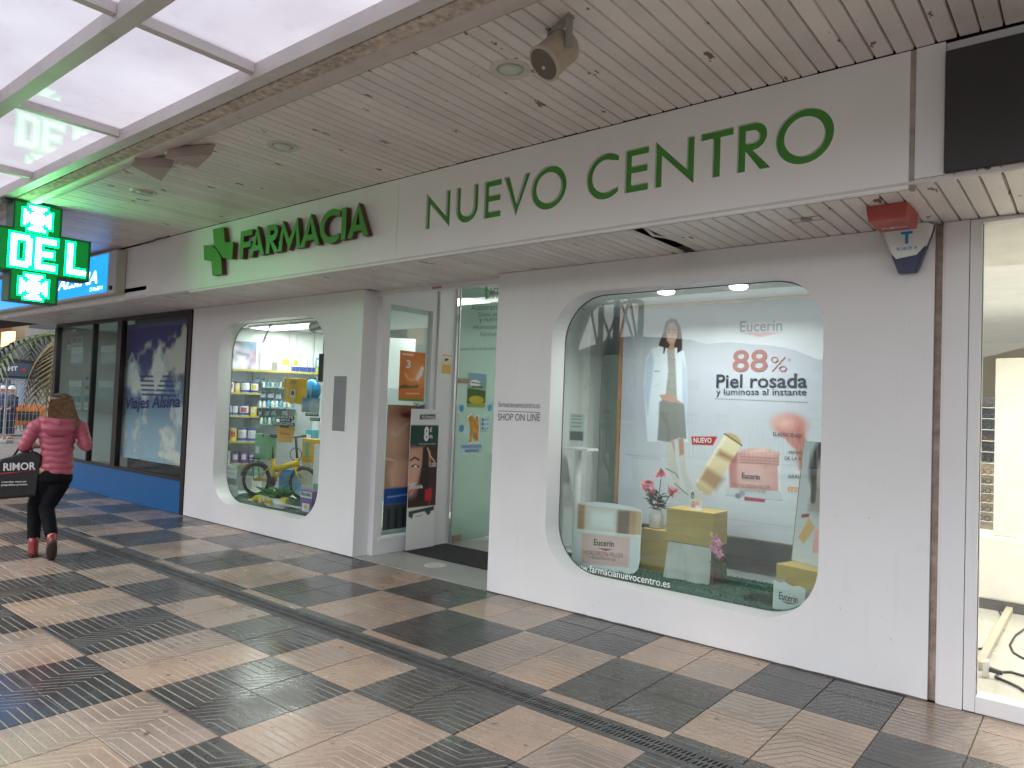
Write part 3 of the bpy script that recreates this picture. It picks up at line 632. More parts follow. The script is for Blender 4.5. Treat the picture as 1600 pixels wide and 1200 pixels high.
# ginger cut-out (tube and plasters) sticker
q=[at(a,b,pl=DP) for a,b in ((732,692),(735,671),(731,652),(737,648),(742,656),(744,649),(747,651),(748,668),(747,690),(740,686),(738,676),(737,691))]
gs=thing('cutout_sticker','orange and yellow cut-out sticker with white edge on the glass door','sticker',q[0])
cxs,czs=sum(p.y for p in q)/12,sum(p.z for p in q)/12
part('border',MB().prism([(cxs+(p.y-cxs)*1.15,czs+(p.z-czs)*1.08) for p in q],(XD+.009,0,0),(0,1,0),(0,0,1),(1,0,0),.001),white,gs); part('print',MB().prism([(p.y,p.z) for p in q],(XD+.011,0,0),(0,1,0),(0,0,1),(1,0,0),.001),pm('orange_print',(.62,.30,.05),.5,var=.4,vs=14),gs)
# camera notice on the white post
def p_cam(P): P.vgrad(S(225,190,90),S(235,235,230)); P.poly([(0,0),(1,0),(1,.45),(0,.45)],S(225,185,90),False); P.poly([(0,.9),(1,.9),(1,1),(0,1)],S(230,190,80),False); P.poly([(.3,.62),(.7,.72),(.7,.78),(.3,.8)],S(40,60,120),False)
sheet('camera_notice','small yellow and white camera notice on the white door post','notice',((690,583),(704,583),(690,553)),((-6.033,0,0),(1,0,0)),p_cam,.004)
# posters in the side window
SP=((-6.100,0,0),(1,0,0))
def p_orange(P):
    P.vgrad(S(215,120,55),S(225,130,50)); P.ell((.75,.55),.3,.2,S(250,180,110),False,.1,.7); P.poly([(0,0),(1,0),(1,.06),(0,.05)],S(120,150,50),False)
    P.poly([(.62,.45),(.85,.72),(.95,.7),(.9,.55),(.72,.42)],S(240,240,235),False,.02); P.line([(.22,.54),(.35,.45),(.5,.42),(.65,.47),(.8,.6)],.022,S(250,205,140),False,.7,.012); P.poly([(.02,.28),(.2,.33),(.45,.3),(.75,.34),(.75,.28),(0,.24)],S(80,90,45),False,.02); P.line([(.1,.93),(.5,.93)],.02,S(250,220,200),False); P.line([(.3,.15),(.8,.16)],.012,S(245,200,160),False)
po=sheet('orange_poster','orange poster with a large number 3 in the entrance side window','poster',((622,626),(662,625),(625,547)),SP,p_orange)
textpx('3',(634,575),(641,576),13,((-6.096,0,0),(1,0,0)),white,po,bold=.03)
def p_care(P):
    P.vgrad(S(170,130,105),S(205,165,140)); P.ell((.5,.95),.5,.12,S(130,85,65),False,.12); P.poly([(.35,.93),(.75,.95),(.7,.90),(.4,.90)],S(90,45,40),False,.02)
    P.ell((.3,.72),.35,.13,S(215,175,150),False,.1); P.line([(.12,.78),(.25,.75),(.6,.86)],.02,S(220,215,212),False,.55,.02)
    P.line([(.02,.57),(.45,.53)],.02,S(225,220,222),False,.8,.01); P.ell((.4,.45),.3,.12,S(225,180,155),False,.04); [P.line([(.22+.14*i,.36),(.3+.14*i,.52)],.06,S(230,188,165),False,soft=.02) for i in range(4)]
    P.poly([(0,.20),(1,.20),(1,.33),(0,.33)],S(30,85,160),False); P.poly([(0,0),(1,0),(1,.2),(0,.2)],S(70,80,80),False); [P.poly([(.1+.2*i,0),(.2+.2*i,0),(.18+.2*i,.17),(.12+.2*i,.17)],S(40,45,50),False,.02) for i in range(5)]; P.line([(.1,.26),(.7,.27)],.012,S(160,190,230),False)
cp=sheet('skin_care_poster','tall skin-toned poster with a hand and blue band low in the entrance side window','poster',((597,829),(655,816),(606,632)),SP,p_care,.008)
textpx('Com',(650,640),(664,638),9,((-6.096,0,0),(1,0,0)),pm('navy_vinyl',(.02,.05,.2),.5),cp,bold=.02)
# free standing advert board
XS=-5.985; SWD,SHT=.44,1.585
st=thing('display_board','tall cardboard advert stand with dark-haired face and big figure 8 beside the door','stand',(XS,5.88,0))
P_=Print((XS,5.60,.012),(0,1,0),(0,0,1),SWD,SHT,.006)
def b_(z): return z/1.36
P_.fill(S(225,225,225)); P_.poly([(0,.30),(1,.30),(1,.86),(0,.86)],S(62,38,36),False); P_.poly([(0,.73),(1,.73),(1,.885),(0,.885)],S(24,66,58),False)
P_.poly([(0,.39),(0,.72),(.5,.73),(.44,.60),(.30,.50),(.14,.39)],S(205,150,130),False,.03); P_.ell((.08,.55),.28,.14,S(228,175,155),False,.06); P_.poly([(.0,.405),(.22,.45),(.14,.425),(0,.39)],S(170,60,60),False,.01)
P_.line([(.04,.635),(.18,.655),(.34,.635)],.022,S(60,35,30),False); P_.line([(.1,.593),(.22,.6),(.33,.588)],.022,S(40,25,25),False); P_.ell((.22,.592),.05,.008,S(240,235,230),False); P_.line([(.0,.47),(.12,.455),(.22,.47)],.014,S(240,235,232),False); P_.poly([(.45,.73),(.72,.73),(.7,.36),(.3,.33),(.38,.5),(.46,.6)],S(42,26,26),False,.02)
P_.poly([(.68,.60),(.78,.60),(.74,.70),(.66,.71)],S(190,110,60),False); P_.line([(.62,.72),(.74,.66),(.9,.62)],.014,S(235,215,190),False); P_.poly([(.72,.43),(.82,.43),(.80,.30),(.74,.30)],S(150,70,60),False,.01); P_.poly([(.60,.34),(.84,.345),(.84,.425),(.60,.42)],S(205,30,50),False)
P_.poly([(0,.0),(1,0),(1,.285),(0,.27)],S(232,232,232),False); P_.poly([(.05,.235),(.95,.265),(.95,.295),(.05,.275)],S(45,70,55),False,.01); P_.poly([(.2,.19),(.62,.20),(.62,.265),(.2,.255)],S(235,235,235),False); P_.ell((.15,.245),.06,.02,S(60,90,60),False); P_.ell((.75,.255),.08,.02,S(50,80,60),False); P_.line([(.3,.235),(.55,.24)],.005,S(110,110,110),False); P_.poly([(.3,.925),(.86,.93),(.86,.965),(.3,.96)],S(24,60,52),False)
P_.part(st)
part('panel',MB().box(XS-.007,XS-.0015,5.60,5.60+SWD,.003,SHT+.012),white,st); part('side_wing',MB().add([(XS-.004,(5.60+SWD),.003),(XS-.09,(5.66+SWD),.003),(XS-.09,(5.66+SWD),(SHT-.05)),(XS-.004,(5.60+SWD),SHT),(XS-.012,(5.595+SWD),.003),(XS-.095,(5.65+SWD),.003),(XS-.095,(5.65+SWD),(SHT-.05)),(XS-.012,(5.595+SWD),SHT)],[(0,1,2,3),(7,6,5,4),(0,4,5,1),(3,2,6,7),(1,5,6,2),(0,3,7,4)]),pm('brown_wing_print',(.16,.09,.08),.5),st)
tw=pm('white_print',(.8,.8,.8),.5); BX=XS+.003
def bt(s,y,z,w,h,**k): text(s,(BX,5.60+y*SWD/.58,.012+z*SHT/1.36),(0,1,0),(0,0,1),w*SWD/.58,h*SHT/1.36,tw,st,**k)
bt('KLORANE',.21,1.268,.27,.03,bold=.02); bt('8',.27,1.045,.105,.145,bold=.05); bt('€',.39,1.135,.05,.05,bold=.02); bt('dto.',.385,1.075,.075,.04,bold=.03); bt('tratamiento completo',.17,1.01,.36,.018); bt('-3.000',.395,.79,.16,.045,bold=.02); bt('Nueva',.03,.63,.13,.03); bt('anticaída',.03,.588,.26,.04,bold=.03)
# mat and floor disc
solo('door_mat',MB().box(-6.02,-4.3,5.60,6.27,.004,.016,.004),pm('charcoal_mat',(.022,.022,.024),.95,var=.3,vs=60,bump=.8,bs=220),'black rectangular door mat inside the pharmacy entrance','mat')
solo('floor_disc',MB().cyl((-5.285,5.367,.0035),(-5.285,5.367,.008),.115,n=36),pm('pale_disc',(.55,.55,.53),.5,var=.1),'pale round floor sticker in front of the door mat','disc')
# lamps inside the shops
lampw=emis('lamp_diffuser',(1,.97,.92),5)
def downlight(x,y,z,r,power,label,grp,col=(1,.98,.95)):
    t=thing('ceiling_lamp',label,'lamp',(x,y,z),group=grp); lpart('rim',MB().lathe([(r*1.22,-.005),(r*1.22,0),(r,0),(r,-.005)],n=24),alu,t); lpart('diffuser',MB().lathe([(r*.98,-.006),(r*.95,-.018),(r*.8,-.026),(.002,-.028)],n=24),lampw,t)
    L=bpy.data.lights.new('lamp_light','AREA'); L.shape='DISK'; L.size=r*2; L.energy=power; L.color=col; L.spread=R_(150)
    o=bpy.data.objects.new('lamp_light',L); COL.objects.link(o); o.parent=t; o.location=(0,0,-.035)
def panel_lamp(x,y,z,w,d,power,label,grp,col=(.97,1,.99)):
    t=thing('ceiling_lamp',label,'lamp',(x,y,z),group=grp); lpart('frame',MB().box(-w/2-.03,w/2+.03,-d/2-.03,d/2+.03,-.02,0),white,t); lpart('diffuser',MB().box(-w/2,w/2,-d/2,d/2,-.026,-.021),lampw,t)
    L=bpy.data.lights.new('lamp_light','AREA'); L.shape='RECTANGLE'; L.size=w; L.size_y=d; L.energy=power; L.color=col
    o=bpy.data.objects.new('lamp_light',L); COL.objects.link(o); o.parent=t; o.location=(0,0,-.035)
g_='ceiling lamps of the right display window'
for px,py,lab in ((1041,454,'left lit round lamp in the ceiling of the right display window'),(1154,446,'right lit round lamp in the ceiling of the right display window')):
    q=at(px,py,z=2.70); downlight(q.x,q.y,2.698,.075,7,lab,g_)
panel_lamp(-8.9,5.95,2.695,1.5,.35,11,'ceiling lamp over the left display window','ceiling lamps inside the pharmacy')
panel_lamp(-8.0,7.9,3.235,1.8,.5,7,'ceiling lamp deep inside the pharmacy left of the entrance','ceiling lamps inside the pharmacy')
panel_lamp(-5.0,7.9,3.235,.9,.4,1.5,'ceiling lamp inside the pharmacy behind the entrance','ceiling lamps inside the pharmacy')
# ================================================================== RIGHT DISPLAY WINDOW
YB=6.30; BP=((0,YB,0),(0,-1,0)); ZB=.267
turf_m=pm('green_turf_mat',(.012,.075,.045),.9,var=.45,vs=25,bump=.9,bs=150)
def strands(m,x0,x1,y0,y1,z,n,h,seed):
    r=random.Random(seed)
    for i in range(n):
        x,y=r.uniform(x0,x1),r.uniform(y0,y1); a=r.uniform(0,6.28); l=r.uniform(.5,1)*h; w=.004; dx,dy=math.cos(a)*h*.6,math.sin(a)*h*.6
        m.add([(x-w,y,z),(x+w,y,z),(x+dx,y+dy,z+l)],[(0,1,2)])
tf=thing('turf_mat','dark green artificial turf mat on the floor of the right display window','mat',(-2.5,5.6,ZB))
part('base',MB().box(-4.1,-1.38,5.215,6.08,ZB,ZB+.008),turf_m,tf); m=MB(); strands(m,-4.0,-1.4,5.22,6.08,ZB+.007,5000,.022,3); part('blades',m,turf_m,tf,kind='stuff')
# banner
bx0,bx1,bz0,bz1=-3.708,-1.50,.585,2.675
bn=thing('banner','large pale hanging banner with a woman in a white coat and a pink cream jar','banner',(-2.6,YB,bz0))
P=Print((bx0,YB,bz0),(1,0,0),(0,0,1),bx1-bx0,bz1-bz0,.005)
P.vgrad(S(196,200,214),S(180,183,198)); n_=P.fbm(2.2,3)
P.put(np.clip((n_-.45)*2,0,1),S(172,172,190),.6); P.ell((1000,480),80,60,S(232,234,240),soft=.5,a=.6); P.ell((1180,640),150,90,S(196,196,208),soft=.6,a=.7)
P.poly([(960,690),(1300,690),(1300,850),(960,850)],S(214,218,228),soft=.25,a=.8)
# the woman: hair behind, coat, jumper, skirt, face, hands, legs, boots
skin=S(196,158,142); coat=S(226,232,244); coatd=S(190,202,224); knit=S(166,165,160); skirt=S(142,142,142); hair=S(62,44,42)
P.poly([(1036,520),(1040,503),(1048,497),(1057,499),(1063,510),(1066,530),(1066,548),(1056,553),(1045,552),(1032,550),(1029,538)],hair,soft=.012)
P.poly([(1018,545),(1030,541),(1046,545),(1060,543),(1069,549),(1073,580),(1074,620),(1072,660),(1075,690),(1066,690),(1064,640),(1044,640),(1042,690),(1012,690),(1009,650),(1006,600),(1010,560)],coat)
P.poly([(1018,548),(1010,565),(1006,610),(1012,650),(1018,600),(1022,565)],coatd,soft=.02); P.poly([(1066,560),(1073,580),(1074,640),(1070,688),(1066,640)],coatd,soft=.02)
P.poly([(1042,544),(1054,545),(1056,580),(1058,628),(1044,632),(1040,615),(1044,580)],knit,soft=.01)
for k in range(6): P.line([(1043,560+12*k),(1056,562+12*k)],.005,S(140,136,124),a=.6)
P.poly([(1030,628),(1042,620),(1060,626),(1069,632),(1073,686),(1060,684),(1044,691),(1027,688),(1029,660)],skirt,soft=.012); P.line([(1034,645),(1045,670),(1044,690)],.012,S(120,116,106),a=.6,soft=.02); P.line([(1054,640),(1058,684)],.012,S(140,136,126),a=.5,soft=.02)
P.poly([(1030,617),(1040,616),(1053,619),(1062,628),(1066,633),(1058,629),(1046,628),(1034,624)],skin,soft=.006)
P.poly([(1041,514),(1045,505),(1053,504),(1058,512),(1058,526),(1053,538),(1048,540),(1042,532)],skin,soft=.006); P.poly([(1047,537),(1053,537),(1054,546),(1044,546)],S(186,138,118)); P.ell((1046,527),4,5,S(222,176,156),soft=.02,a=.6)
P.line([(1043,516),(1047,515)],.007,S(60,40,36)); P.line([(1052,515),(1056,516)],.007,S(60,40,36)); P.line([(1043,519.5),(1047,519.5)],.006,S(40,30,30)); P.line([(1052,519.5),(1056,519.5)],.006,S(40,30,30)); P.line([(1050,517),(1051,525),(1049,526)],.004,S(170,118,98)); P.line([(1045,530.5),(1049,532.5),(1054,530)],.009,S(245,240,238)); P.line([(1045,530),(1049,534.5),(1054,529.5)],.004,S(160,70,70))
P.poly([(1036,552),(1038,522),(1042,506),(1041,520),(1041,540),(1038,553)],hair,soft=.008); P.poly([(1058,508),(1063,520),(1065,548),(1058,552),(1058,530)],hair,soft=.008)
P.poly([(1045,690),(1053,688),(1055,712),(1050,714)],skin); P.poly([(1060,686),(1068,684),(1069,712),(1062,716)],S(186,142,120))
boot=S(206,202,196)
P.poly([(1042,690),(1049,692),(1058,720),(1062,760),(1072,772),(1058,771),(1050,745),(1041,720)],boot,soft=.01); P.poly([(1060,713),(1069,710),(1072,735),(1084,766),(1074,768),(1066,745)],boot,soft=.01); P.line([(1041,732),(1056,740),(1060,747)],.008,S(70,66,70)); P.line([(1054,755),(1075,773)],.008,S(80,76,78))
P.line([(1023,580),(1030,580)],.008,S(110,120,140)); P.line([(1022,605),(1030,600)],.006,coatd)
# swatch of pink cream and its circle
P.ell((1234,664),28,18,S(202,140,134),soft=.03); P.poly([(1212,668),(1222,655),(1243,657),(1256,672),(1262,700),(1262,735),(1248,735),(1245,705),(1230,690)],S(196,132,126),soft=.02); P.ell((1226,661),14,8,S(226,178,170),soft=.04); P.ell((1250,690),6,18,S(172,106,104),soft=.05,a=.7)
# jar body, rim, cream, leaning lid
P.ell((1178,772),44,9,S(214,218,226),soft=.01); P.poly([(1139,768),(1133,712),(1218,712),(1220,775)],S(226,226,232),soft=.01); P.poly([(1140,762),(1138,706),(1215,708),(1216,768)],S(214,166,166),soft=.01,grad=(0,S(206,150,152)))
P.poly([(1138,706),(1152,704),(1152,762),(1140,762)],S(176,100,104),soft=.03,a=.8); P.ell((1180,745),26,16,S(228,190,188),soft=.06,a=.8); P.poly([(1155,706),(1160,704),(1218,707),(1217,728),(1157,724)],S(206,158,156),soft=.008)
for k in range(4): P.line([(1156,709+4.5*k),(1217,712+4.5*k)],.006,S(150,96,96),a=.8)
P.ell((1186,707),30,6,S(224,176,172),soft=.01); P.poly([(1170,706),(1182,702),(1194,698),(1200,706)],S(240,200,192),soft=.01)
P.poly([(1133,762),(1220,768),(1222,780),(1134,773)],S(200,206,216),soft=.006); P.line([(1134,774),(1222,782)],.006,S(150,156,170))
P.ell((1145,688),15,9,S(196,168,120),soft=.008,rot=-.55); P.ell((1100,762),14,9,S(206,180,138),soft=.008,rot=-.55); P.poly([(1132,679),(1158,696),(1112,770),(1087,752)],S(214,190,148),soft=.006,grad=(1,S(235,220,188))); P.poly([(1132,679),(1137,682),(1090,755),(1087,752)],S(240,230,205),soft=.008); P.poly([(1124,702),(1150,716),(1146,724),(1119,711)],S(150,112,70),soft=.04,a=.85); P.poly([(1104,730),(1132,748),(1118,766),(1094,748)],S(160,120,82),soft=.04,a=.85); P.line([(1132,678),(1159,696)],.012,S(70,58,46))
P.poly([(1080,682),(1121,682),(1114,696),(1081,695)],S(188,38,52)); P.poly([(1163,776),(1196,780),(1195,785),(1163,782)],S(176,52,82)); P.ell((1153,775),5,4,S(120,130,150)); P.ell((1159,771),5,4,S(150,160,176))
P.poly([(1231,761),(1275,763),(1275,770),(1231,768)],S(224,140,70)); P.line([(1117,623),(1262,629)],.005,S(90,96,110)); P.poly([(1157,520),(1222,519),(1188,527)],S(178,60,66)); P.line([(978,710),(1032,716)],.006,S(120,124,136),a=.7); P.line([(990,715),(1032,719)],.005,S(120,124,136),a=.6); P.poly([(1120,488),(1300,476),(1300,533),(1120,534)],S(214,216,224),soft=.05,a=.4)
P.line([(1133,810),(1238,824)],.006,S(170,178,196),a=.8)
P.part(bn,bend=lambda u,v:.0025*np.sin(u*9+v*2)*(1-v)+.001*np.sin(u*23))
part('top_rail',MB().box(bx0-.02,bx1,YB-.012,YB+.03,bz1-.002,bz1+.022),pm('pine_batten',(.62,.47,.28),.5,var=.15,vs=9),bn); part('side_batten',MB().box(bx0-.05,bx0-.006,YB+.012,YB+.04,.58,bz1+.02),pm('orange_batten',(.50,.24,.09),.5,var=.15,vs=9),bn)
part('bottom_rail',MB().box(bx0,bx1,YB+.005,YB+.03,bz0-.012,bz0+.01),_mc['pine_batten'],bn)
ink=pm('dark_ink',(.035,.04,.07),.5); inkg=pm('grey_ink',(.20,.21,.25),.5); rose=pm('rose_ink',(.36,.155,.145),.5); wht=tw; inkr=pm('red_ink',(.35,.03,.05),.5)
BT=((0,YB-.0055,0),(0,-1,0))
def tb(s,x0,x1,y0,y1,h,m_,**k): textpx(s,(x0,y0),(x1,y1),h,BT,m_,bn,off=.001,**k)
tb('Eucerin',1156,1222,519,517,17,inkg,bold=.012); tb('88',1144,1199,581,581,34,rose,bold=.012); tb('%',1203,1229,580,581,23,rose,bold=-.012); tb('*',1231,1235,565,565,6,rose)
tb('Piel rosada',1119,1261,606,606,21,ink,bold=.015); tb('y luminosa al instante',1119,1260,620,621,13,ink,bold=.005); tb('NUEVO',1084,1112,692,692,8,wht,bold=.02); tb('ELASTICIDAD',1208,1252,681,684,6,ink); tb('MANCHAS',1233,1268,709,710,5,ink); tb('DE LA EDAD',1226,1268,718,720,5,ink); tb('ARRUGAS',1231,1268,747,749,6,ink); tb('FPS 30',1234,1264,769,770,6,wht)
tb('Eucerin',1159,1187,747,750,9,ink,bold=.015); tb('HYALURON-FILLER',1148,1204,761,765,6,rose); tb('+ ELASTICITY ROSE',1154,1196,767,770,4,rose)
# cardboard jar cut-out, leaning in front of the glass
CJ=((-3.3,5.42,0),(0.18,-1,0.10)); pj,nj=Vector(CJ[0]),Vector(CJ[1]).normalized()
jq=[(892,876),(894,862),(898,792),(901,787),(906,785),(930,784),(960,787),(990,793),(1000,797),(1003,802),(999,880),(996,891),(988,898),(975,900),(940,897),(908,891),(896,886)]
vz=Vector((0,0,1)); vz=(vz-nj*vz.dot(nj)).normalized(); uj=vz.cross(nj).normalized(); a=at(891,900,pl=(pj,nj)); b=at(1005,905,pl=(pj,nj)); c=at(900,783,pl=(pj,nj)); zlo=min((at(*q_,pl=(pj,nj))).z for q_ in jq)
cj=thing('jar_cutout','large flat cut-out of a pink cream jar with golden lid in the window corner','cutout',a)
Q=Print(a,uj,vz,(b-a).dot(uj)+.02,(c-a).dot(vz)+.03,.005)
Q.fill(S(226,230,236)); Q.poly([(904,788),(1003,800),(1001,836),(902,826)],S(196,166,128),grad=(0,S(200,170,130))); Q.poly([(917,790),(966,795),(964,833),(915,828)],S(228,232,236),soft=.06); Q.poly([(965,797),(985,799),(983,837),(963,835)],S(120,96,84),soft=.025); Q.poly([(904,788),(914,789),(912,828),(902,826)],S(176,130,90),soft=.02); Q.poly([(986,799),(994,800),(992,838),(984,837)],S(186,150,110),soft=.02); Q.line([(902,828),(1000,838)],.01,S(236,236,236))
Q.poly([(904,832),(998,842),(994,888),(906,880)],S(224,186,184),grad=(0,S(216,170,168))); Q.ell((948,860),30,18,S(236,208,205),soft=.08,a=.9); Q.poly([(900,830),(908,831),(908,882),(896,880)],S(225,228,235),soft=.02); Q.poly([(985,840),(1000,842),(996,892),(982,888)],S(220,224,232),soft=.02); Q.poly([(933,856),(958,858),(946,861)],S(178,40,50))
mj=Q.geo('printed_face',base(cj))
bmj=bmesh.new(); bmj.from_mesh(mj)
poly2=np.array([Q.uv(p_) for p_ in jq]); sdv=Q.sd(poly2); bmj.verts.ensure_lookup_table(); bmesh.ops.delete(bmj,geom=[v_ for v_ in bmj.verts if sdv[v_.index]>.002],context='VERTS'); bmj.to_mesh(mj); bmj.free()
ob('printed_face',mj,cj); part('board',MB().prism([tuple(Q.uv(p_)) for p_ in jq],Q.o-nj*.012,uj,vz,nj,.010),white,cj)
part('strut',MB().obox(a+uj*.25-nj*.02,uj,-nj,vz,.06,.16,.35),white,cj)
tj=lambda s,x0,x1,y0,y1,h,m_,**k: textpx(s,(x0,y0),(x1,y1),h,(pj+nj*.002,nj),m_,cj,**k)
tj('Eucerin',928,959,852,855,10,ink,bold=.015); tj('HYALURON-FILLER',912,974,866,872,7,rose); tj('+ ELASTICITY 3D',921,962,872,877,4,rose)
# kraft boxes and draped plinth
gold=pm('ochre_box_card',(.46,.33,.085),.55,var=.06,vs=5); golds=pm('ochre_box_side',(.42,.30,.08),.55)
def cbox(px0,py0,px1,yfront,zbot,ztop,depth,label,mat,name='box'):
    xa=at(px0,py0,y=yfront).x; xb=at(px1,py0,y=yfront).x; t=thing(name,label,'box',((xa+xb)/2,yfront+depth/2,zbot)); part('body',MB().box(xa,xb,yfront,yfront+depth,zbot,ztop,.004),mat,t); part('lid_seam',MB().box(xa+.01,xb-.01,yfront-.001,yfront+.0005,ztop-.035,ztop-.033),golds,t); return xa,xb
zt1=at(1020,827,y=5.75).z
cbox(1001,860,1043,5.75,ZB+.008,zt1,.22,'tall ochre box under the vase of pink roses in the right window',gold)
zt2=at(1041,793,y=5.60).z; zb2=at(1041,845,y=5.60).z
xa2,xb2=cbox(1041,820,1115,5.60,zb2+.003,zt2,.28,'ochre box on the cloth-draped plinth in the right window',gold)
pl=thing('draped_plinth','plinth under a crumpled off-white cloth with a brown side in the right window','plinth',((xa2+xb2)/2,5.7,ZB+.008))
part('core',MB().box(xa2+.04,xb2-.005,5.63,5.88,ZB+.009,zb2-.002),pm('brown_wood_side',(.16,.09,.06),.5,var=.3,vs=8),pl)
cl=MB(); rings=[]
zc0=ZB+.012
for k in range(13):
    t=k/12; z=zc0+(zb2-.004-zc0)*t; row=[]
    for i in range(21):
        s=i/20; row.append((xa2+.015-.03*(1-t)+(xb2-xa2-.035+.02*(1-t))*s,5.622-.016*math.sin(s*11+1.5*t)*(1-t)-.018*(1-t)+.006*math.sin(s*31+4*t)-.004*random.random(),z))
    rings.append(row)
v=[p for r in rings for p in r]; cl.add(v,[(k*21+i,k*21+i+1,(k+1)*21+i+1,(k+1)*21+i) for k in range(12) for i in range(20)])
part('cloth',cl,pm('calico_cloth',(.60,.60,.58),.9,var=.06,vs=8,bump=.3,bs=25),pl,smooth=True)
# vase of roses
vx=at(1026,800,y=5.86); vs_=thing('flower_vase','white ceramic vase holding pink roses on the ochre box','vase',(vx.x,5.86,zt1))
lpart('vase',MB().lathe([(.001,0),(.058,.002),(.063,.03),(.063,.10),(.05,.135),(.042,.145),(.045,.165),(.040,.165),(.036,.14)],n=24),pm('white_ceramic',(.75,.74,.73),.15),vs_,smooth=50)
leafm=pm('rose_leaf',(.02,.06,.022),.6,var=.4,vs=30); petal=pm('rose_petal',(.62,.20,.27),.55,var=.25,vs=22)
def rose_mesh(r):
    m=MB(); rr=random.Random(5)
    for k in range(26):
        a=k*2.4; f=k/25; rad=r*(.18+.82*f); h=r*(.55-.75*f); w=.55+.2*f; lean=.25+.9*f
        pts=[]
        for i in range(5):
            for j in range(4):
                aa=a+(i-2)*w*.38; t=j/3; d=rad*(.45+.55*t*lean/1.1)*(1+.05*math.sin(3*aa)); z=h+r*(.75*t*(1-.25*f)-.12*t*t*f*3)-abs(i-2)*.03*r
                pts.append((math.cos(aa)*d,math.sin(aa)*d,z))
        m.add(pts,[(i*4+j,(i+1)*4+j,(i+1)*4+j+1,i*4+j+1) for i in range(4) for j in range(3)])
    return m
rm=mesh('rose',rose_mesh(.062),petal,True)
def leaf(m,p,d,up,L,w):
    d=Vector(d).normalized(); s=d.cross(Vector(up)).normalized(); p=Vector(p); n=s.cross(d)
    m.add([p,p+d*L*.4+s*w-n*.1*L,p+d*L-n*.3*L,p+d*L*.4-s*w-n*.1*L,p+d*L*.45+n*.03*L],[(0,1,4),(1,2,4),(2,3,4),(3,0,4)])
lm=MB(); rr=random.Random(2)
for k in range(85):
    a=rr.uniform(0,6.28); e=rr.uniform(.05,1.1); z=.16+rr.uniform(0,.14); rad=rr.uniform(0,.05); leaf(lm,(math.cos(a)*rad,math.sin(a)*rad,z),(math.cos(a),math.sin(a),e),(0,0,1),rr.uniform(.05,.08),rr.uniform(.013,.022))
lpart('foliage',lm,leafm,vs_,kind='stuff')
for i,(px,py,dy) in enumerate(((1033,743,.02),(1012,758,-.03),(1047,768,-.05),(1014,767,-.07))):
    q=at(px,py,y=5.86+dy); L=(q.x-vx.x,dy,q.z-zt1); o=ob('rose',rm,vs_,L); o.rotation_euler=(R_(50+10*i),0,R_(i*70-30)) if i else (R_(25),.2,0); o.scale=(1,)*3
    lpart('stem',MB().tube([(0,0,.12),(L[0]*.5,L[1]*.5,L[2]*.6),(L[0],L[1],L[2]-.03)],.004,6),leafm,vs_)
# small leaflet holder on the box
q0=at(1078,792,y=5.72)
ah=thing('leaflet_stand','small upright advert card with a face standing on the ochre box','card',(q0.x+.05,5.72,zt2))
Pc=Print((q0.x,5.72,zt2+.002),(1,0,0),(0,0,1),.11,.155,.003); Pc.fill(S(225,222,222)); Pc.ell((.2,.7),.14,.2,S(90,80,80),False); Pc.ell((.22,.66),.09,.14,S(190,170,160),False); Pc.poly([(.08,.05),(.45,.05),(.45,.28),(.08,.28)],S(205,140,130),False); Pc.ell((.6,.3),.16,.12,S(225,160,150),False); Pc.poly([(.1,.28),(.42,.28),(.4,.4),(.12,.4)],S(190,150,100),False); Pc.part(ah); part('back',MB().box(q0.x,q0.x+.11,5.7225,5.726,zt2+.001,zt2+.156),white,ah); part('foot',MB().box(q0.x-.005,q0.x+.115,5.69,5.75,zt2,zt2+.002),pm('clear_acrylic',(.6,.62,.64),.2),ah)
# orchid spray
ox=at(1125,925,y=5.52); orc=thing('orchid_spray','artificial pink orchid spray standing beside the draped plinth','flowers',(ox.x,5.56,ZB+.008))
st_=[at(p_[0],p_[1],y=5.54) for p_ in ((1130,915),(1126,890),(1121,865),(1117,845),(1113,828))]; part('stem',MB().tube(st_,.004,6),leafm,orc)
opm=pm('orchid_petal',(.62,.22,.36),.5,var=.3,vs=30)
def flower(m,c,r,seed):
    q=random.Random(seed); tx=q.uniform(-.5,.5)
    for k in range(5):
        a=k*1.2566+q.uniform(-.2,.2); d=Vector((math.cos(a),-.35+.2*math.sin(a*2+tx),math.sin(a))); leaf(m,c,d,(0,-1,.2),r,r*.36)
for i,(px,py) in enumerate(((1117,843),(1123,850),(1115,858),(1124,866),(1112,834))):
    m=MB(); c_=at(px,py,y=5.53-.01*i); flower(m,c_,.045 if i<4 else .02,i); part('bloom',m,opm if i<4 else pm('yellow_bud',(.6,.5,.06),.5),orc)
for i,(px,py,dx,dz) in enumerate(((1122,878,-.1,.3),(1129,885,.35,.8),(1131,895,.3,1),(1126,890,-.5,.4),(1133,905,.2,.9))):
    m=MB(); leaf(m,at(px,py,y=5.53),(dx,-.1,dz),(0,1,0),.11,.014); part('leaf',m,pm('orchid_leaf',(.05,.16,.04),.5),orc)
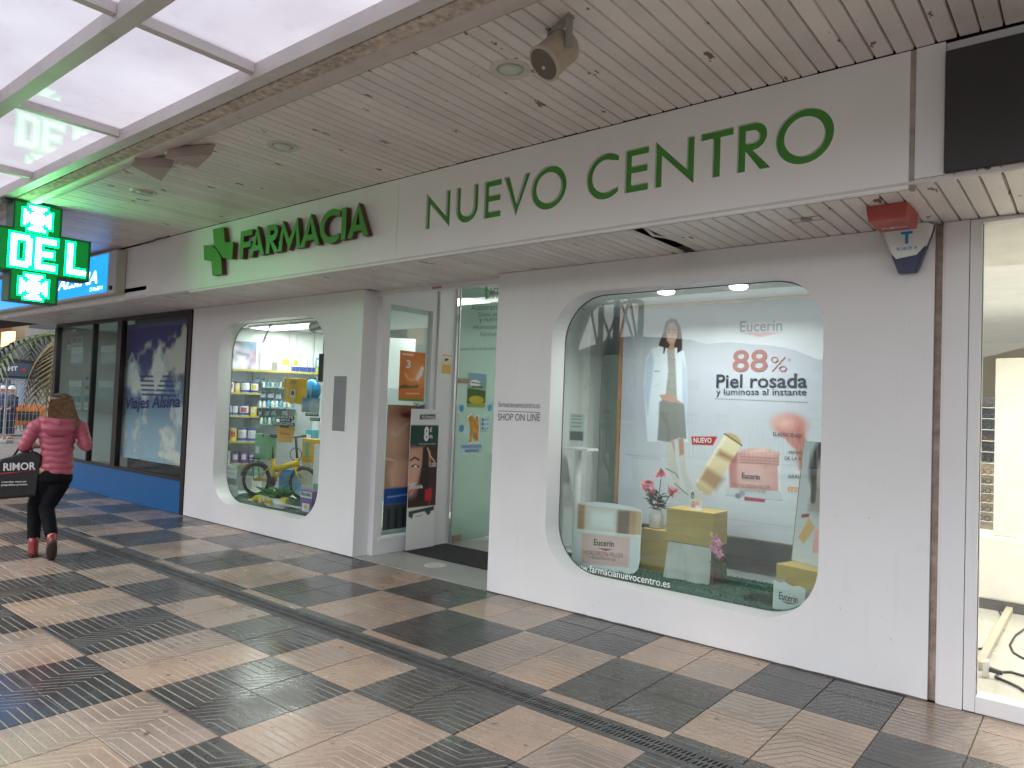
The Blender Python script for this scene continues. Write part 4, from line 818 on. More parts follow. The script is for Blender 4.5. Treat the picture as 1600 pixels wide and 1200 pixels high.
# leaning poster at the right edge and paper bag
LPn=Vector((-.55,-1,.12)).normalized(); LPp=at(1237,875,y=5.62)
vz=Vector((0,0,1)); vz=(vz-LPn*vz.dot(LPn)).normalized(); ul=vz.cross(LPn).normalized()
zleg=ZB+.15; lp0=LPp
lp=thing('leaning_poster','poster of a smiling face and cream jar leaning by the right window edge','poster',lp0)
PL=Print(lp0,ul,vz,.42,.90,.005); PL.vgrad(S(196,200,206),S(160,165,172)); PL.ell((.52,.80),.34,.24,S(54,50,52),False,.02); PL.ell((.62,.74),.26,.19,S(165,155,152),False,.02); PL.poly([(.25,.42),(.62,.45),(.78,.58),(.52,.62),(.3,.56)],S(150,142,140),False,.03); PL.line([(.55,.80),(.72,.81)],.012,S(60,50,50),False); PL.line([(.56,.665),(.68,.645),(.80,.67)],.022,S(240,238,238),False); PL.ell((.5,.50),.2,.08,S(140,130,128),False,.04); PL.line([(.35,.52),(.3,.8)],.05,S(48,44,46),False)
PL.poly([(.12,.36),(.3,.38),(.3,.41),(.12,.39)],S(150,40,70),False); PL.poly([(.1,.20),(.3,.37),(.46,.31),(.24,.15)],S(196,158,98),False,.01); PL.poly([(.45,.10),(.95,.14),(.95,.32),(.45,.29)],S(216,160,156),False,.01); PL.part(lp); part('board',MB().obox(lp0-LPn*.012,ul,vz,LPn,.42,.90,.010),white,lp); part('edge',MB().obox(lp0-LPn*.012-ul*.006,ul,vz,LPn,.005,.90,.014),pm('ochre_edge',(.35,.25,.12),.5),lp)
lb=at(1225,915,y=5.60); solo('box',MB().obox((lb.x,5.42,ZB+.009),(.9,-.25,0),(.25,.9,0),(0,0,1),.36,.3,lp0.z-ZB-.012,.003),gold,'low ochre box under the leaning poster at the right window edge','box')
pb=thing('paper_bag','small white paper gift bag with dark lettering in the right window corner','bag',(at(1232,960,y=5.30).x,5.3,ZB+.008))
A=[at(*q_,y=5.30) for q_ in ((1207,948),(1258,962),(1258,920),(1209,905))]
for q_ in A: pass
zb_=ZB+.009; lift=zb_-A[0].z; A[0].z=zb_; A[1].z=zb_
dp=Vector((.05,.10,0)); top=[A[3],A[3].lerp(A[2],.2)+Vector((0,0,-.012)),A[3].lerp(A[2],.35)+Vector((0,0,.006)),A[3].lerp(A[2],.6)+Vector((0,0,-.01)),A[3].lerp(A[2],.8)+Vector((0,0,.008)),A[2]]
fr_=[A[0],A[1]]+top[::-1]; bk=[p_+dp for p_ in fr_]; n8=len(fr_)
part('body',MB().add(fr_+bk,[tuple(range(n8)),tuple(range(2*n8-1,n8-1,-1))]+[(i,(i+1)%n8,n8+(i+1)%n8,n8+i) for i in range(n8) if i not in (2,3,4,5,6)]),pm('bag_paper',(.66,.69,.70),.6,var=.04),pb)
textpx('Eucerin',(1217,936),(1246,943),12,((0,5.298,0),(0,-1,0)),ink,pb,bold=.01); c3=[at(*q_,y=5.297) for q_ in ((1220,938),(1245,944),(1230,944))]; part('emblem',MB().add(c3,[(0,1,2)]),inkg,pb)
# white leaflet table at the left, garland, web address on the glass
lt=thing('leaflet_table','slim white pedestal shelf holding a leaflet at the left of the right window','table',(at(905,900,y=5.95).x,5.95,ZB))
s0,s1=at(886,699,y=5.95),at(926,699,y=5.95); part('shelf',MB().box(s0.x,s1.x,5.86,6.06,s0.z-.02,s0.z+.005,.004),white,lt); part('pole',MB().cyl(((s0.x+s1.x)/2-.02,5.96,ZB),((s0.x+s1.x)/2-.02,5.96,s0.z-.02),.035,n=20),white,lt,smooth=40)
part('foot',MB().cyl(((s0.x+s1.x)/2-.02,5.96,ZB),((s0.x+s1.x)/2-.02,5.96,ZB+.015),.12,n=24),white,lt)
def p_leaf(P_):
    P_.fill(S(205,215,212)); P_.poly([(.05,.12),(.95,.12),(.95,.42),(.05,.42)],S(95,105,108),False); [P_.line([(.15,y_),(.8,y_)],.008,S(110,120,125),False) for y_ in (.58,.7,.82)]; P_.poly([(.15,.9),(.8,.9),(.8,.95),(.15,.95)],S(150,160,165),False)
sheet('leaflet','printed leaflet standing on the slim white shelf in the right window','leaflet',((889,693),(912,695),(889,646)),((0,5.92,0),(0,-1,0)),p_leaf,.006)
gd=MB(); strands(gd,-2.05,-1.75,5.36,5.55,ZB+.01,260,.07,9); solo('garland',gd,pm('dark_garland',(.008,.035,.022),.8,var=.4,vs=30),'tuft of dark green tinsel on the turf beside the paper bag','garland',kind='stuff')
wa=thing('web_address','white web address lettering along the bottom of the right window glass','lettering',(at(960,912,y=YG).x,YG-.004,.3))
textpx('www.farmacianuevocentro.es',(893,888),(1047,919),11,((0,YG-.003,0),(0,-1,0)),wht,wa,bold=.005)
# back fittings glimpsed left of the banner
solo('back_cabinet',MB().box(-4.14,-3.86,6.6,7.1,.267,2.25,.004),pm('sage_cabinet',(.36,.42,.39),.5),'sage grey cabinet behind the banner at the left of the right window','cabinet')
q=at(925,512,y=7.10); solo('lit_light_box',MB().box(q.x-.16,q.x+.16,7.12,7.145,q.z-.12,q.z+.12,.003),emis('warm_lit_panel',(1,.86,.62),.75),'small warm lit panel high behind the banner','panel')
# ================================================================== LEFT DISPLAY WINDOW
ZL=.266
SA=Vector((-10.1,5.8,0)); SE=Vector((.6,.8,0)).normalized(); SN=Vector((.8,-.6,0)).normalized(); UP=Vector((0,0,1))
def sp(px,py,d=0): return at(px,py,pl=(SA+SN*d,SN))
def pz(ax,ay,ox,oy,s): return (ox+ax/s,oy+ay/s)
z1=lambda x,y:(340+x/7.5,490+y/7.5); z2=lambda x,y:(340+x/7.06,640+y/7.06)
shw=pm('shelf_board_white',(.72,.73,.70),.4); shy=pm('yellow_shelf_edge',(.55,.47,.13),.45); wl=thing('shelf_wall','angled white back wall with yellow-edged shelves in the left window','shelving',(-9.3,6.6,0))
part('wall_board',MB().obox(SA-SN*.06-SE*.6+UP*ZL,SE,SN,UP,3.3,.05,1.62),pm('grey_slat_board',(.46,.50,.50),.5),wl); part('wall_board',MB().obox(SA-SN*.06-SE*.6+UP*1.89,SE,SN,UP,3.3,.05,.80),roomw,wl)
def shelf(pl_,pr_,d=.20,th=.022):
    a,b=sp(*pl_,d),sp(*pr_,d); L=(b-a).dot(SE); z=a.z
    part('shelf',MB().obox(Vector((a.x,a.y,z-th))-SN*d,SE,SN,UP,L,d-.004,th),shw,wl); part('shelf_edge',MB().obox(Vector((a.x,a.y,z-th-.006))-SN*.004,SE,SN,UP,L,.008,th+.008),shy,wl); return z
zs=[shelf(z1(60,640),z1(1200,735)),shelf(z1(60,915),z1(500,940)),shelf(z1(40,1185),z1(480,1195)),shelf(z2(40,345),z2(445,350)),shelf(z2(40,590),z2(440,600))]
part('upright',MB().obox(sp(*z1(395,900),.0)-UP*1.2,SE,SN,UP,.015,.02,1.6),pm('shelf_upright',(.35,.36,.35),.4,.5),wl)
for px_ in (395,): pass
# tins on the shelves
tinw=pm('tin_white',(.72,.72,.74),.35); tinb=pm('tin_blue',(.05,.08,.33),.35); tiny=pm('tin_yellow',(.72,.55,.08),.4); tinp=pm('tin_purple',(.18,.09,.30),.4); lidb=pm('tin_lid',(.10,.13,.38),.3); tinr=pm('tin_red',(.5,.10,.10),.4); lbl=pm('label_pale',(.62,.66,.74),.4)
def tin(px0,px1,py,z,h,cols,label,grp):
    a,b=sp(px0,py,.11),sp(px1,py,.11); c=(a+b)/2; r=max(.03,(b-a).length/2*.93)
    t=thing('formula_tin',label,'tin',(c.x,c.y,z+.001),group=grp)
    lpart('body',MB().lathe([(r*.98,0),(r,.01),(r,h*.86),(r*.98,h*.87)],n=24),cols[0],t,smooth=40); lpart('lid',MB().lathe([(r*1.02,h*.87),(r*1.03,h*.9),(r*1.03,h),(r*.95,h*1.005)],n=24),cols[1],t,smooth=40)
    lpart('band',MB().lathe([(r*1.008,h*.04),(r*1.008,h*.24)],n=24),cols[2],t,smooth=40)
    seg=[(r*1.012*math.cos(a_),r*1.012*math.sin(a_)) for a_ in [math.atan2(SN.y,SN.x)+k*.16 for k in range(-4,5)]]
    lpart('label_patch',MB().add([(x,y,h*.3) for x,y in seg]+[(x,y,h*.74) for x,y in seg],[(i,i+1,len(seg)+i+1,len(seg)+i) for i in range(len(seg)-1)]),cols[3],t,smooth=True)
rowsT=[(1,[(128,195,(tinw,lidb,lbl,tinr)),(198,268,(tiny,lidb,tiny,tinw)),(274,382,(tinw,lidb,tinb,lbl)),(386,482,(tinw,lidb,tinb,tiny))],z1,845,(780,910),'second'),
 (2,[(108,170,(lbl,lidb,tinb,tinw)),(172,242,(tinw,lidb,tinb,lbl)),(254,370,(tinw,lidb,tinb,tinr)),(374,466,(tiny,lidb,tiny,tinw))],z1,1130,(1065,1190),'third'),
 (3,[(82,128,(tinw,tinw,tinb,lbl)),(130,218,(tiny,tinw,tiny,tinr)),(224,324,(tinw,lidb,tinb,lbl)),(328,424,(tinw,lidb,tinb,lbl))],z2,270,(200,345),'fourth'),
 (4,[(72,146,(tinw,tinw,tinw,lbl)),(152,242,(tinp,tinp,tinp,tinw)),(246,336,(tinp,tinp,tinp,tinw)),(340,410,(tinp,tinp,tinp,lbl))],z2,530,(465,595),'fifth')]
pos_=['leftmost','second from left','third from left','rightmost']
cn_={tinw:'white',tiny:'yellow',lbl:'pale blue',tinp:'purple'}
for si,row,zz,ym,(ya,yb),nm in rowsT:
    h=abs(sp(*zz(row[1][0],ya),.11).z-sp(*zz(row[1][0],yb),.11).z)
    for j,(x0,x1,cols) in enumerate(row):
        A_=zz(x0,ym); B_=zz(x1,ym); tin(A_[0],B_[0],A_[1],zs[si],h*(.97 if j%2 else 1),cols,f'{cn_[cols[0]]} tin, {pos_[j]} on the {nm} shelf from top in the left window','tins on the left window shelves')
# packs on the top shelf
def pack(x0,x1,y0,y1,z,mats,label,dep=.10,dd=.16,name='carton',zz=z1):
    a,b=sp(*zz(x0,y1),dd),sp(*zz(x1,y1),dd); h=abs(sp(*zz(x0,y0),dd).z-a.z); w=(b-a).dot(SE)
    t=thing(name,label,'box',(a.x,a.y,z+.001),group='cartons on the top shelf of the left window')
    part('body',MB().obox(Vector((a.x,a.y,z+.001))-SN*dep,SE,SN,UP,w,dep,h,.002),mats[0],t); part('band',MB().obox(Vector((a.x,a.y,z+.006)),SE,SN,UP,w*.98,.0015,h*.34),mats[1],t); part('label_patch',MB().obox(Vector((a.x,a.y,z+h*.45))+SE*w*.15,SE,SN,UP,w*.6,.0018,h*.4),mats[2],t)
creamy=pm('cream_card',(.75,.66,.48),.5); tealm=pm('teal_pack',(.10,.42,.50),.4); orm=pm('orange_card',(.75,.42,.08),.5); gryc=pm('grey_card',(.30,.27,.24),.6)
pack(632,690,568,668,zs[0],(gryc,gryc,gryc),'small grey carton beside the white card on the top shelf')
pack(732,862,522,690,zs[0],(creamy,creamy,orm),'cream and orange carton on the top shelf of the left window')
for k,(a_,b_) in enumerate(((870,958),(964,1048),(1054,1140))): pack(a_,b_,540,700,zs[0],(tinw,tinb,(orm,lbl,lbl)[k]),['white and blue carton with orange top on the top shelf','middle white and blue carton on the top shelf','right white and blue carton beside the teal pack'][k])
pack(1146,1210,545,722,zs[0],(tealm,pm('lime_card',(.35,.5,.12),.5),tinw),'teal and lime pack at the right end of the top shelf')
# pictures standing on the top shelf
def p_baby(P_):
    P_.vgrad(S(196,186,206),S(150,170,190)); P_.poly([(.55,.55),(1,.35),(1,1),(.6,1)],S(110,140,160),False,.08); P_.poly([(.75,.2),(1,.2),(1,.65),(.8,.6)],S(165,90,110),False,.06); P_.ell((.2,.8),.25,.2,S(70,60,70),False,.05); P_.ell((.18,.74),.18,.15,S(225,205,215),False,.04); P_.ell((.45,.38),.35,.3,S(215,210,225),False,.1); P_.line([(.05,.5),(.25,.3),(.4,.1)],.04,S(100,100,130),False,soft=.03); P_.line([(.3,.58),(.7,.5),(.65,.35)],.03,S(110,90,120),False,soft=.03); P_.line([(.75,.05),(.8,.3)],.05,S(90,85,115),False,soft=.03); P_.ell((.4,.2),.3,.15,S(235,232,240),False,.06)
sheet('framed_photo','soft lilac photograph of a wrapped baby standing on the top shelf','picture',(z1(135,640),z1(445,645),z1(155,318)),(SA+SN*.10,SN),p_baby,.008)
def p_card(P_): P_.fill(S(228,232,232)); [P_.line([(.15,y_),(.8,y_)],.008,S(170,178,180),False) for y_ in (.45,.62,.88)]
sheet('white_card','plain white notice card beside the baby photograph','card',(z1(500,652),z1(630,660),z1(500,345)),(SA+SN*.08,SN),p_card,.01)
FP=((0,5.30,0),(0,-1,0))
def p_not(P_): P_.fill(S(228,232,235)); P_.poly([(0,.15),(1,.15),(1,.42),(0,.42)],S(130,138,142),False); [P_.line([(.2,y_),(.8,y_)],.006,S(120,125,130),False) for y_ in (.62,.8)]
nt_=sheet('notice','white notice with a grey band standing low at the left of the left window','notice',(z2(58,850),z2(205,855),z2(75,590)),((0,5.42,0),(0,-1,0)),p_not,.008)
q=at(*z2(130,850),y=5.44); part('stand',MB().box(q.x-.05,q.x+.12,5.435,5.5,ZL,q.z+.01),white,nt_)
# hanging packs on the wall and the yellow dispenser
bagm=pm('clear_bag',(.62,.68,.70),.15,var=.25,vs=30); cyanm=pm('cyan_label',(.10,.40,.62),.4)
k=0
for (x0,x1,y0,y1,zz) in ((495,580,905,985,z1),(585,675,905,985,z1),(680,760,905,1000,z1),(470,530,1105,1190,z1),(560,615,1110,1195,z1),(625,690,1105,1190,z1),(750,830,1105,1190,z1),(440,500,745,800,z1),(510,570,755,825,z1),(600,690,1010,1080,z1)):
    a,b=sp(*zz(x0,y1),.03),sp(*zz(x1,y1),.03); h=abs(sp(*zz(x0,y0),.03).z-a.z); w=(b-a).dot(SE)
    t=thing('hanging_pack',['first','second','third','fourth','fifth','sixth','seventh','eighth','ninth','tenth'][k]+' blue-labelled blister pack hanging in the left window, '+['left in the upper row','middle of the upper row','right in the upper row','left in the lower row','second in the lower row','third in the lower row','right in the lower row','leftmost under the top shelf','second under the top shelf','between the two rows'][k],'pack',a,group='blister packs hanging in the left window'); part('blister',MB().obox(a,SE,SN,UP,w*.85,.04,h*.6,.008),bagm,t); part('card',MB().obox(a+SE*w*.03-SN*.002,SE,SN,UP,w*.8,.002,h),tinw,t); part('label_patch',MB().obox(a+SE*w*.1+UP*h*.62,SE,SN,UP,w*.6,.004,h*.3),cyanm,t); k+=1
YD=5.75; yel=pm('yellow_card',(.72,.42,.02),.45,var=.06)
a=at(*z1(770,1035),y=YD); b=at(*z1(945,1040),y=YD); c=at(*z1(770,755),y=YD)
yd=thing('yellow_dispenser','hanging yellow cardboard house-shaped box in the left window','box',a)
w=b.x-a.x; h=c.z-a.z
part('body',MB().box(a.x,a.x+w*.5,YD,YD+.16,a.z,a.z+h,.004).box(a.x+w*.505,b.x,YD-.03,YD+.13,a.z-.02,a.z+h*.98,.004),yel,yd); part('window_card',MB().box(a.x+w*.6,a.x+w*.92,YD-.036,YD-.031,a.z+h*.2,a.z+h*.52),tinw,yd); part('motif',MB().cyl((a.x+w*.76,YD-.037,a.z+h*.38),(a.x+w*.76,YD-.041,a.z+h*.38),.035,n=14),pm('brown_motif',(.18,.10,.04),.5),yd)
text('Ricola',(a.x+w*.58,YD-.034,a.z+h*.78),(1,0,0),(0,0,1),w*.36,h*.1,pm('brown_ink',(.12,.06,.02),.5),yd); part('flap',MB().box(a.x-.09,a.x-.002,YD+.02,YD+.1,a.z+h*.62,a.z+h*.86),yel,yd); part('hook_line',MB().cyl((a.x+w*.5,YD+.05,a.z+h),(a.x+w*.5,YD+.05,2.695),.0025,n=6),alu,yd)
# posters on the right
def p_blue(P_): P_.vgrad(S(196,205,205),S(70,135,185)); P_.poly([(0,0),(.5,0),(.3,.5),(.1,.3),(0,.55)],S(150,165,170),False,.03); P_.ell((.75,.65),.2,.15,S(210,225,230),False,.05)
pb_=sheet('blue_poster','blue sky poster with white slogan hanging at the right of the left window','poster',(z1(985,1155),z1(1190,1155),z1(985,985)),((0,5.62,0),(0,-1,0)),p_blue,.01)
PBP=((0,5.61,0),(0,-1,0)); dgm=pm('dark_green_card',(.012,.06,.05),.5)
textpx('Ric',z1(1095,1095),z1(1185,1100),8,PBP,tw,pb_,bold=.02)
for s,x0,x1,y0,y1 in (('GANA ESTA',968,1112,35,68),('BICICLETA',1020,1130,85,122)):
    A=[at(*z2(x,y_),y=5.60) for x,y_ in ((x0,y1),(x1,y1),(x0,y0))]; part('slogan_band',MB().box(A[0].x,A[1].x,5.60,5.603,A[0].z,A[2].z),dgm,pb_); text(s,(A[0].x+.02,5.598,A[0].z+.012),(1,0,0),(0,0,1),A[1].x-A[0].x-.04,(A[2].z-A[0].z)*.65,tw,pb_,bold=.03)
part('hanger',MB().cyl((at(*z1(1090,985),y=5.62).x,5.62,at(*z1(1090,985),y=5.62).z),(at(*z1(1090,985),y=5.62).x,5.62,2.695),.0025,n=6),alu,pb_)
sg=thing('slogan_sign','dark green sign reading LLEVATE ESTA BICICLETA hanging over the yellow bicycle','sign',at(*z2(720,170),y=5.55))
for s,x0,x1,y0,y1 in (('LLEVATE',650,842,62,100),('ESTA',690,812,98,134),('BICICLETA',606,848,132,172)):
    A=[at(*z2(x,y_),y=5.55) for x,y_ in ((x0,y1),(x1,y1),(x0,y0))]; part('band',MB().box(A[0].x,A[1].x,5.55,5.553,A[0].z,A[2].z),dgm,sg); text(s,(A[0].x+.02,5.548,A[0].z+.012),(1,0,0),(0,0,1),A[1].x-A[0].x-.04,(A[2].z-A[0].z)*.68,tw,sg,bold=.03)
q=at(*z2(750,62),y=5.55); part('hanger',MB().cyl((q.x,5.552,q.z),(q.x,5.552,2.695),.0025,n=6),alu,sg)
q=at(*z1(1110,900),y=6.2); bl=thing('blue_pack','bright blue shiny bag hanging at the right of the left window','bag',(q.x,6.2,q.z-.15)); lpart('bag',MB().sph((0,0,.15),(.17,.08,.17)),pm('blue_foil',(.02,.22,.48),.2,var=.3,vs=18),bl,True); lpart('clip',MB().box(-.06,.06,-.01,.01,.30,.33),black,bl); lpart('cord',MB().cyl((0,0,.33),(0,0,2.70-(q.z-.15)),.003,n=6),black,bl)
a,b=at(*z1(1232,470),y=5.26),at(*z1(1228,800),y=5.26); solo('black_bar',MB().box(a.x-.06,a.x+.05,5.25,5.30,b.z,a.z,.004).cyl((a.x,5.27,a.z),(a.x,5.27,2.695),.006,n=8),black,'black upright sign edge hanging at the right side of the left window','sign')
# ceiling brackets seen at the top
q=at(*z1(1175,85),y=5.5); br=thing('ceiling_spot','grey spot lamp bracket at the top right of the left window','lamp',(q.x,5.5,2.60)); lpart('head',MB().cyl((-.12,0,-.03),(.08,.03,.02),.06,.07,n=18),alu,br,smooth=40); lpart('arm',MB().cyl((0,0,.02),(0,0,.095),.014,n=8),alu,br)
q=at(*z1(570,130),y=5.7); lo=thing('cable_loop','thin grey cable loop hanging from the ceiling of the left window','cable',(q.x,5.7,2.45)); lpart('cable',MB().tube([(.10,0,.245),(.03,0,.12),(-.05,.01,.0),(-.07,.0,-.02),(-.04,-.01,.02),(.04,0,.14),(.14,0,.245)],.007,6),pm('grey_cable',(.2,.2,.2),.5),lo,smooth=True)
# ---- folding bicycle
bk_a=Vector((-9.22,5.72,0)); bk_b=Vector((-8.50,6.00,0)); hd=(bk_b-bk_a); wb=hd.length
bi=thing('folding_bicycle','yellow folding bicycle with black saddle, rack and tyres in the left window','bicycle',((bk_a.x+bk_b.x)/2,(bk_a.y+bk_b.y)/2,ZL+.008),math.atan2(hd.y,hd.x))
by=pm('bicycle_yellow',(.80,.50,.01),.25,var=.03); tyre=pm('tyre_rubber',(.018,.018,.018),.7); WR=.235
def torus(c,R,r,n=36,k=10):
    m=MB(); rings=[[(c[0]+(R+r*math.cos(2*math.pi*j/k))*math.cos(2*math.pi*i/n),c[1]+r*math.sin(2*math.pi*j/k),c[2]+(R+r*math.cos(2*math.pi*j/k))*math.sin(2*math.pi*i/n)) for j in range(k)] for i in range(n)]
    v=[p for r_ in rings for p in r_]; return m.add(v,[(i*k+j,i*k+(j+1)%k,((i+1)%n)*k+(j+1)%k,((i+1)%n)*k+j) for i in range(n) for j in range(k)])
hx=wb/2
for s in (-1,1):
    wh=lpart('wheel',torus((s*hx,0,WR),WR-.026,.027),tyre,bi,True); lpart('rim',torus((s*hx,0,WR),WR-.047,.008),alu,wh,True); m=MB()
    for i in range(16): a_=2*math.pi*i/16; m.cyl((s*hx,.012*(-1)**i,WR),(s*hx+(WR-.05)*math.cos(a_),0,WR+(WR-.05)*math.sin(a_)),.0016,n=4)
    lpart('spokes',m,alu,wh,kind='stuff'); lpart('hub',MB().cyl((s*hx,-.04,WR),(s*hx,.04,WR),.022,n=14),alu,wh)
lpart('main_tube',MB().tube([(-.10,0,.40),(.0,0,.42),(.16,0,.47),(.27,0,.50)],[.036,.04,.046,.04],12),by,bi,True)
lpart('seat_tube',MB().cyl((-.10,0,.22),(-.13,0,.54),.028,n=14),by,bi,True); lpart('chain_stay',MB().cyl((-.10,.03,.23),(-hx,.045,WR),.015,n=10).cyl((-.10,-.03,.23),(-hx,-.045,WR),.015,n=10),by,bi,True); lpart('seat_stay',MB().cyl((-.12,.02,.45),(-hx,.045,WR),.009,n=10).cyl((-.12,-.02,.45),(-hx,-.045,WR),.009,n=10),by,bi,True); lpart('down_tube',MB().cyl((-.09,0,.23),(.03,0,.42),.016,n=12),by,bi,True)
lpart('head_tube',MB().cyl((.275,0,.43),(.262,0,.57),.027,n=14),by,bi,True); fk=lpart('fork',MB().tube([(.278,.05,.43),(.30,.055,.36),(hx,.05,WR)],.013,8).tube([(.278,-.05,.43),(.30,-.055,.36),(hx,-.05,WR)],.013,8).box(.255,.30,-.06,.06,.41,.445),by,bi,True)
lpart('stem',MB().cyl((.262,0,.57),(.225,0,.86),.017,n=12),black,bi,True); hb=lpart('handlebar',MB().tube([(.20,-.27,.87),(.225,-.1,.86),(.225,.1,.86),(.20,.27,.87)],.012,10),black,bi,True); lpart('grip',MB().cyl((.20,-.27,.87),(.215,-.16,.864),.018,n=12),black,hb); lpart('grip',MB().cyl((.20,.27,.87),(.215,.16,.864),.018,n=12),black,hb)
lpart('seat_post',MB().cyl((-.13,0,.54),(-.16,0,.82),.014,n=12),black,bi,True); lpart('saddle',MB().loft([[( x,y*w_,z+.85) for y,z in ((-1,.0),(-.9,.03),(0,.045),(.9,.03),(1,0),(0,-.02))] for x,w_ in ((-.30,.055),(-.25,.085),(-.16,.06),(-.07,.025),(-.03,.012))]),black,bi,True)
lpart('rear_rack',MB().box(-hx-.12,-.15,-.06,.06,.525,.537).cyl((-hx,.06,WR),(-hx-.03,.06,.525),.006,n=8).cyl((-hx,-.06,WR),(-hx-.03,-.06,.525),.006,n=8),black,bi); lpart('mudguard',MB().loft([[( -hx+(WR+.012)*math.cos(t),y,WR+(WR+.012)*math.sin(t)) for y in (-.028,.028)]+[(-hx+(WR+.016)*math.cos(t),y,WR+(WR+.016)*math.sin(t)) for y in (.028,-.028)] for t in [R_(40+12*i) for i in range(12)]]),black,bi)
ck=lpart('crank_set',MB().cyl((-.10,-.05,.22),(-.10,-.058,.22),.075,n=24).tube([(-.10,-.07,.22),(-.04,-.075,.08)],.01,8).tube([(-.10,.07,.22),(-.16,.075,.36)],.01,8),black,bi); lpart('pedal',MB().box(-.08,.0,-.16,-.08,.07,.09,.004),black,ck); lpart('pedal',MB().box(-.20,-.12,.08,.16,.35,.37,.004),black,ck)
text('RICOLA',(.02,-.036,.425),(.95,0,.24),(-.24,0,.95),.16,.03,black,bi,local=True,bold=.02); lpart('bag_rail',torus((.24,.0,.62),.09,.006,24,6),black,bi)
# things on the bicycle
def obj_on(px,yy,w,d,z0,z1_,mat,name,label,cat,bev=.004):
    q=at(*px,y=yy); return q,solo(name,MB().box(q.x-w/2,q.x+w/2,yy-d/2,yy+d/2,z0,z1_,bev),mat,label,cat)
gq=at(*z2(525,545),y=5.78); gh=abs(at(*z2(525,265),y=5.78).z-gq.z)
gb=thing('green_box','green cardboard box with white label on the bicycle rack','box',(gq.x,5.78,gq.z)); part('body',MB().box(gq.x-.155,gq.x+.135,5.70,5.86,gq.z,gq.z+gh,.005),pm('mint_card',(.16,.42,.24),.5),gb); part('label_patch',MB().box(gq.x-.12,gq.x-.03,5.697,5.699,gq.z+gh*.22,gq.z+gh*.5),tinw,gb)
oq=at(*z2(740,365),y=5.60); oh=abs(at(*z2(740,190),y=5.60).z-oq.z); ow=at(*z2(838,250),y=5.6).x-at(*z2(642,250),y=5.6).x
op=thing('orange_basket','orange pennant card with dark top strip hanging on the bicycle saddle','card',(oq.x,5.6,oq.z)); part('card',MB().prism([(-ow*.42,0),(ow*.38,.01),(ow*.5,oh),(-ow*.5,oh*.98)],(oq.x,5.60,oq.z),(1,0,0),(0,0,1),(0,1,0),.012),pm('orange_felt',(.70,.33,.015),.6),op); part('strip',MB().box(oq.x-ow*.3,oq.x+ow*.2,5.596,5.599,oq.z+oh*.95,oq.z+oh*1.1),dgm,op); text('Ricola',(oq.x-ow*.28,5.597,oq.z+oh*.5),(1,0,0),(0,0,1),ow*.55,oh*.15,pm('brown_ink',(.1,.05,.02),.5),op)
# plants, planter, cartons on the window floor
solo('turf_mat',MB().box(-9.6,-7.0,5.215,6.05,ZL,ZL+.007),turf_m,'dark green turf mat under the bicycle in the left window','mat')
pq=at(*z2(640,1010),y=5.34); pt=thing('planter','white boat-shaped planter with green fern and yellow ends in the left window','planter',(pq.x,5.36,ZL+.008))
lpart('trough',MB().loft([[( x*s_,y*s_,z) for x,y in ((-.30,-.05),(-.22,-.09),(.22,-.09),(.32,-.05),(.32,.05),(.22,.09),(-.22,.09),(-.30,.05))] for z,s_ in ((0,.62),(.06,.85),(.125,1.0))]),pm('planter_white',(.72,.70,.66),.5),pt); lpart('yellow_end',MB().box(.20,.31,-.085,-.04,.07,.15,.01),tiny,pt); lpart('yellow_end',MB().box(-.30,-.22,-.085,-.04,.03,.13,.01),tiny,pt); lpart('label_patch',MB().box(-.14,.02,-.094,-.091,.03,.11),tiny,pt); text('Ricola',(-.13,-.096,.05),(1,0,0),(0,0,1),.14,.04,black,pt,local=True)
fm=MB(); rr=random.Random(4)
for i in range(120):
    a_=rr.uniform(0,6.28); L_=rr.uniform(.14,.26); d=Vector((math.cos(a_)*1.2,math.sin(a_)*.6,rr.uniform(.3,1.5))).normalized(); leaf(fm,(rr.uniform(-.15,.15),rr.uniform(-.04,.04),.11),d,(0,0,1),L_,.014)
lpart('fern',fm,pm('fern_green',(.05,.20,.04),.5,var=.35,vs=20),pt,kind='stuff')
q=at(*z2(420,1005),y=5.40); yp=thing('yellow_pack','pile of small yellow sweet packs left of the planter','packs',(q.x,5.42,ZL+.008)); [lpart('pack',MB().obox((-.14+.07*i,-.05+.02*(i%2),.002+.028*(i%3)),(math.cos(.3*i),math.sin(.3*i),0),(-math.sin(.3*i),math.cos(.3*i),0),(0,0,1),.13,.08,.026,.004),tiny,yp) for i in range(5)]
a=at(*z2(905,1085),y=5.33); b=at(*z2(1035,1095),y=5.33); hh=abs(at(*z2(905,825),y=5.33).z-a.z); vb=thing('purple_box','tall purple sweet box with white label at the right of the left window','box',(a.x,5.33,ZL+.001))
part('body',MB().box(a.x,b.x,5.33,5.45,ZL+.001,ZL+.001+hh,.004),pm('purple_card',(.22,.10,.33),.5),vb); part('band',MB().box(a.x+.002,b.x-.002,5.328,5.3295,ZL+hh*.68,ZL+hh*.95),lbl,vb); part('label_patch',MB().box(a.x+.05,b.x-.04,5.3275,5.3295,ZL+hh*.1,ZL+hh*.45),tinw,vb); part('motif',MB().cyl(((a.x+b.x)/2,5.327,ZL+hh*.3),((a.x+b.x)/2,5.324,ZL+hh*.3),.025,n=12),orm,vb); text('Ricola',(a.x+.02,5.326,ZL+hh*.76),(1,0,0),(0,0,1),(b.x-a.x)*.8,.05,black,vb,bold=.02)
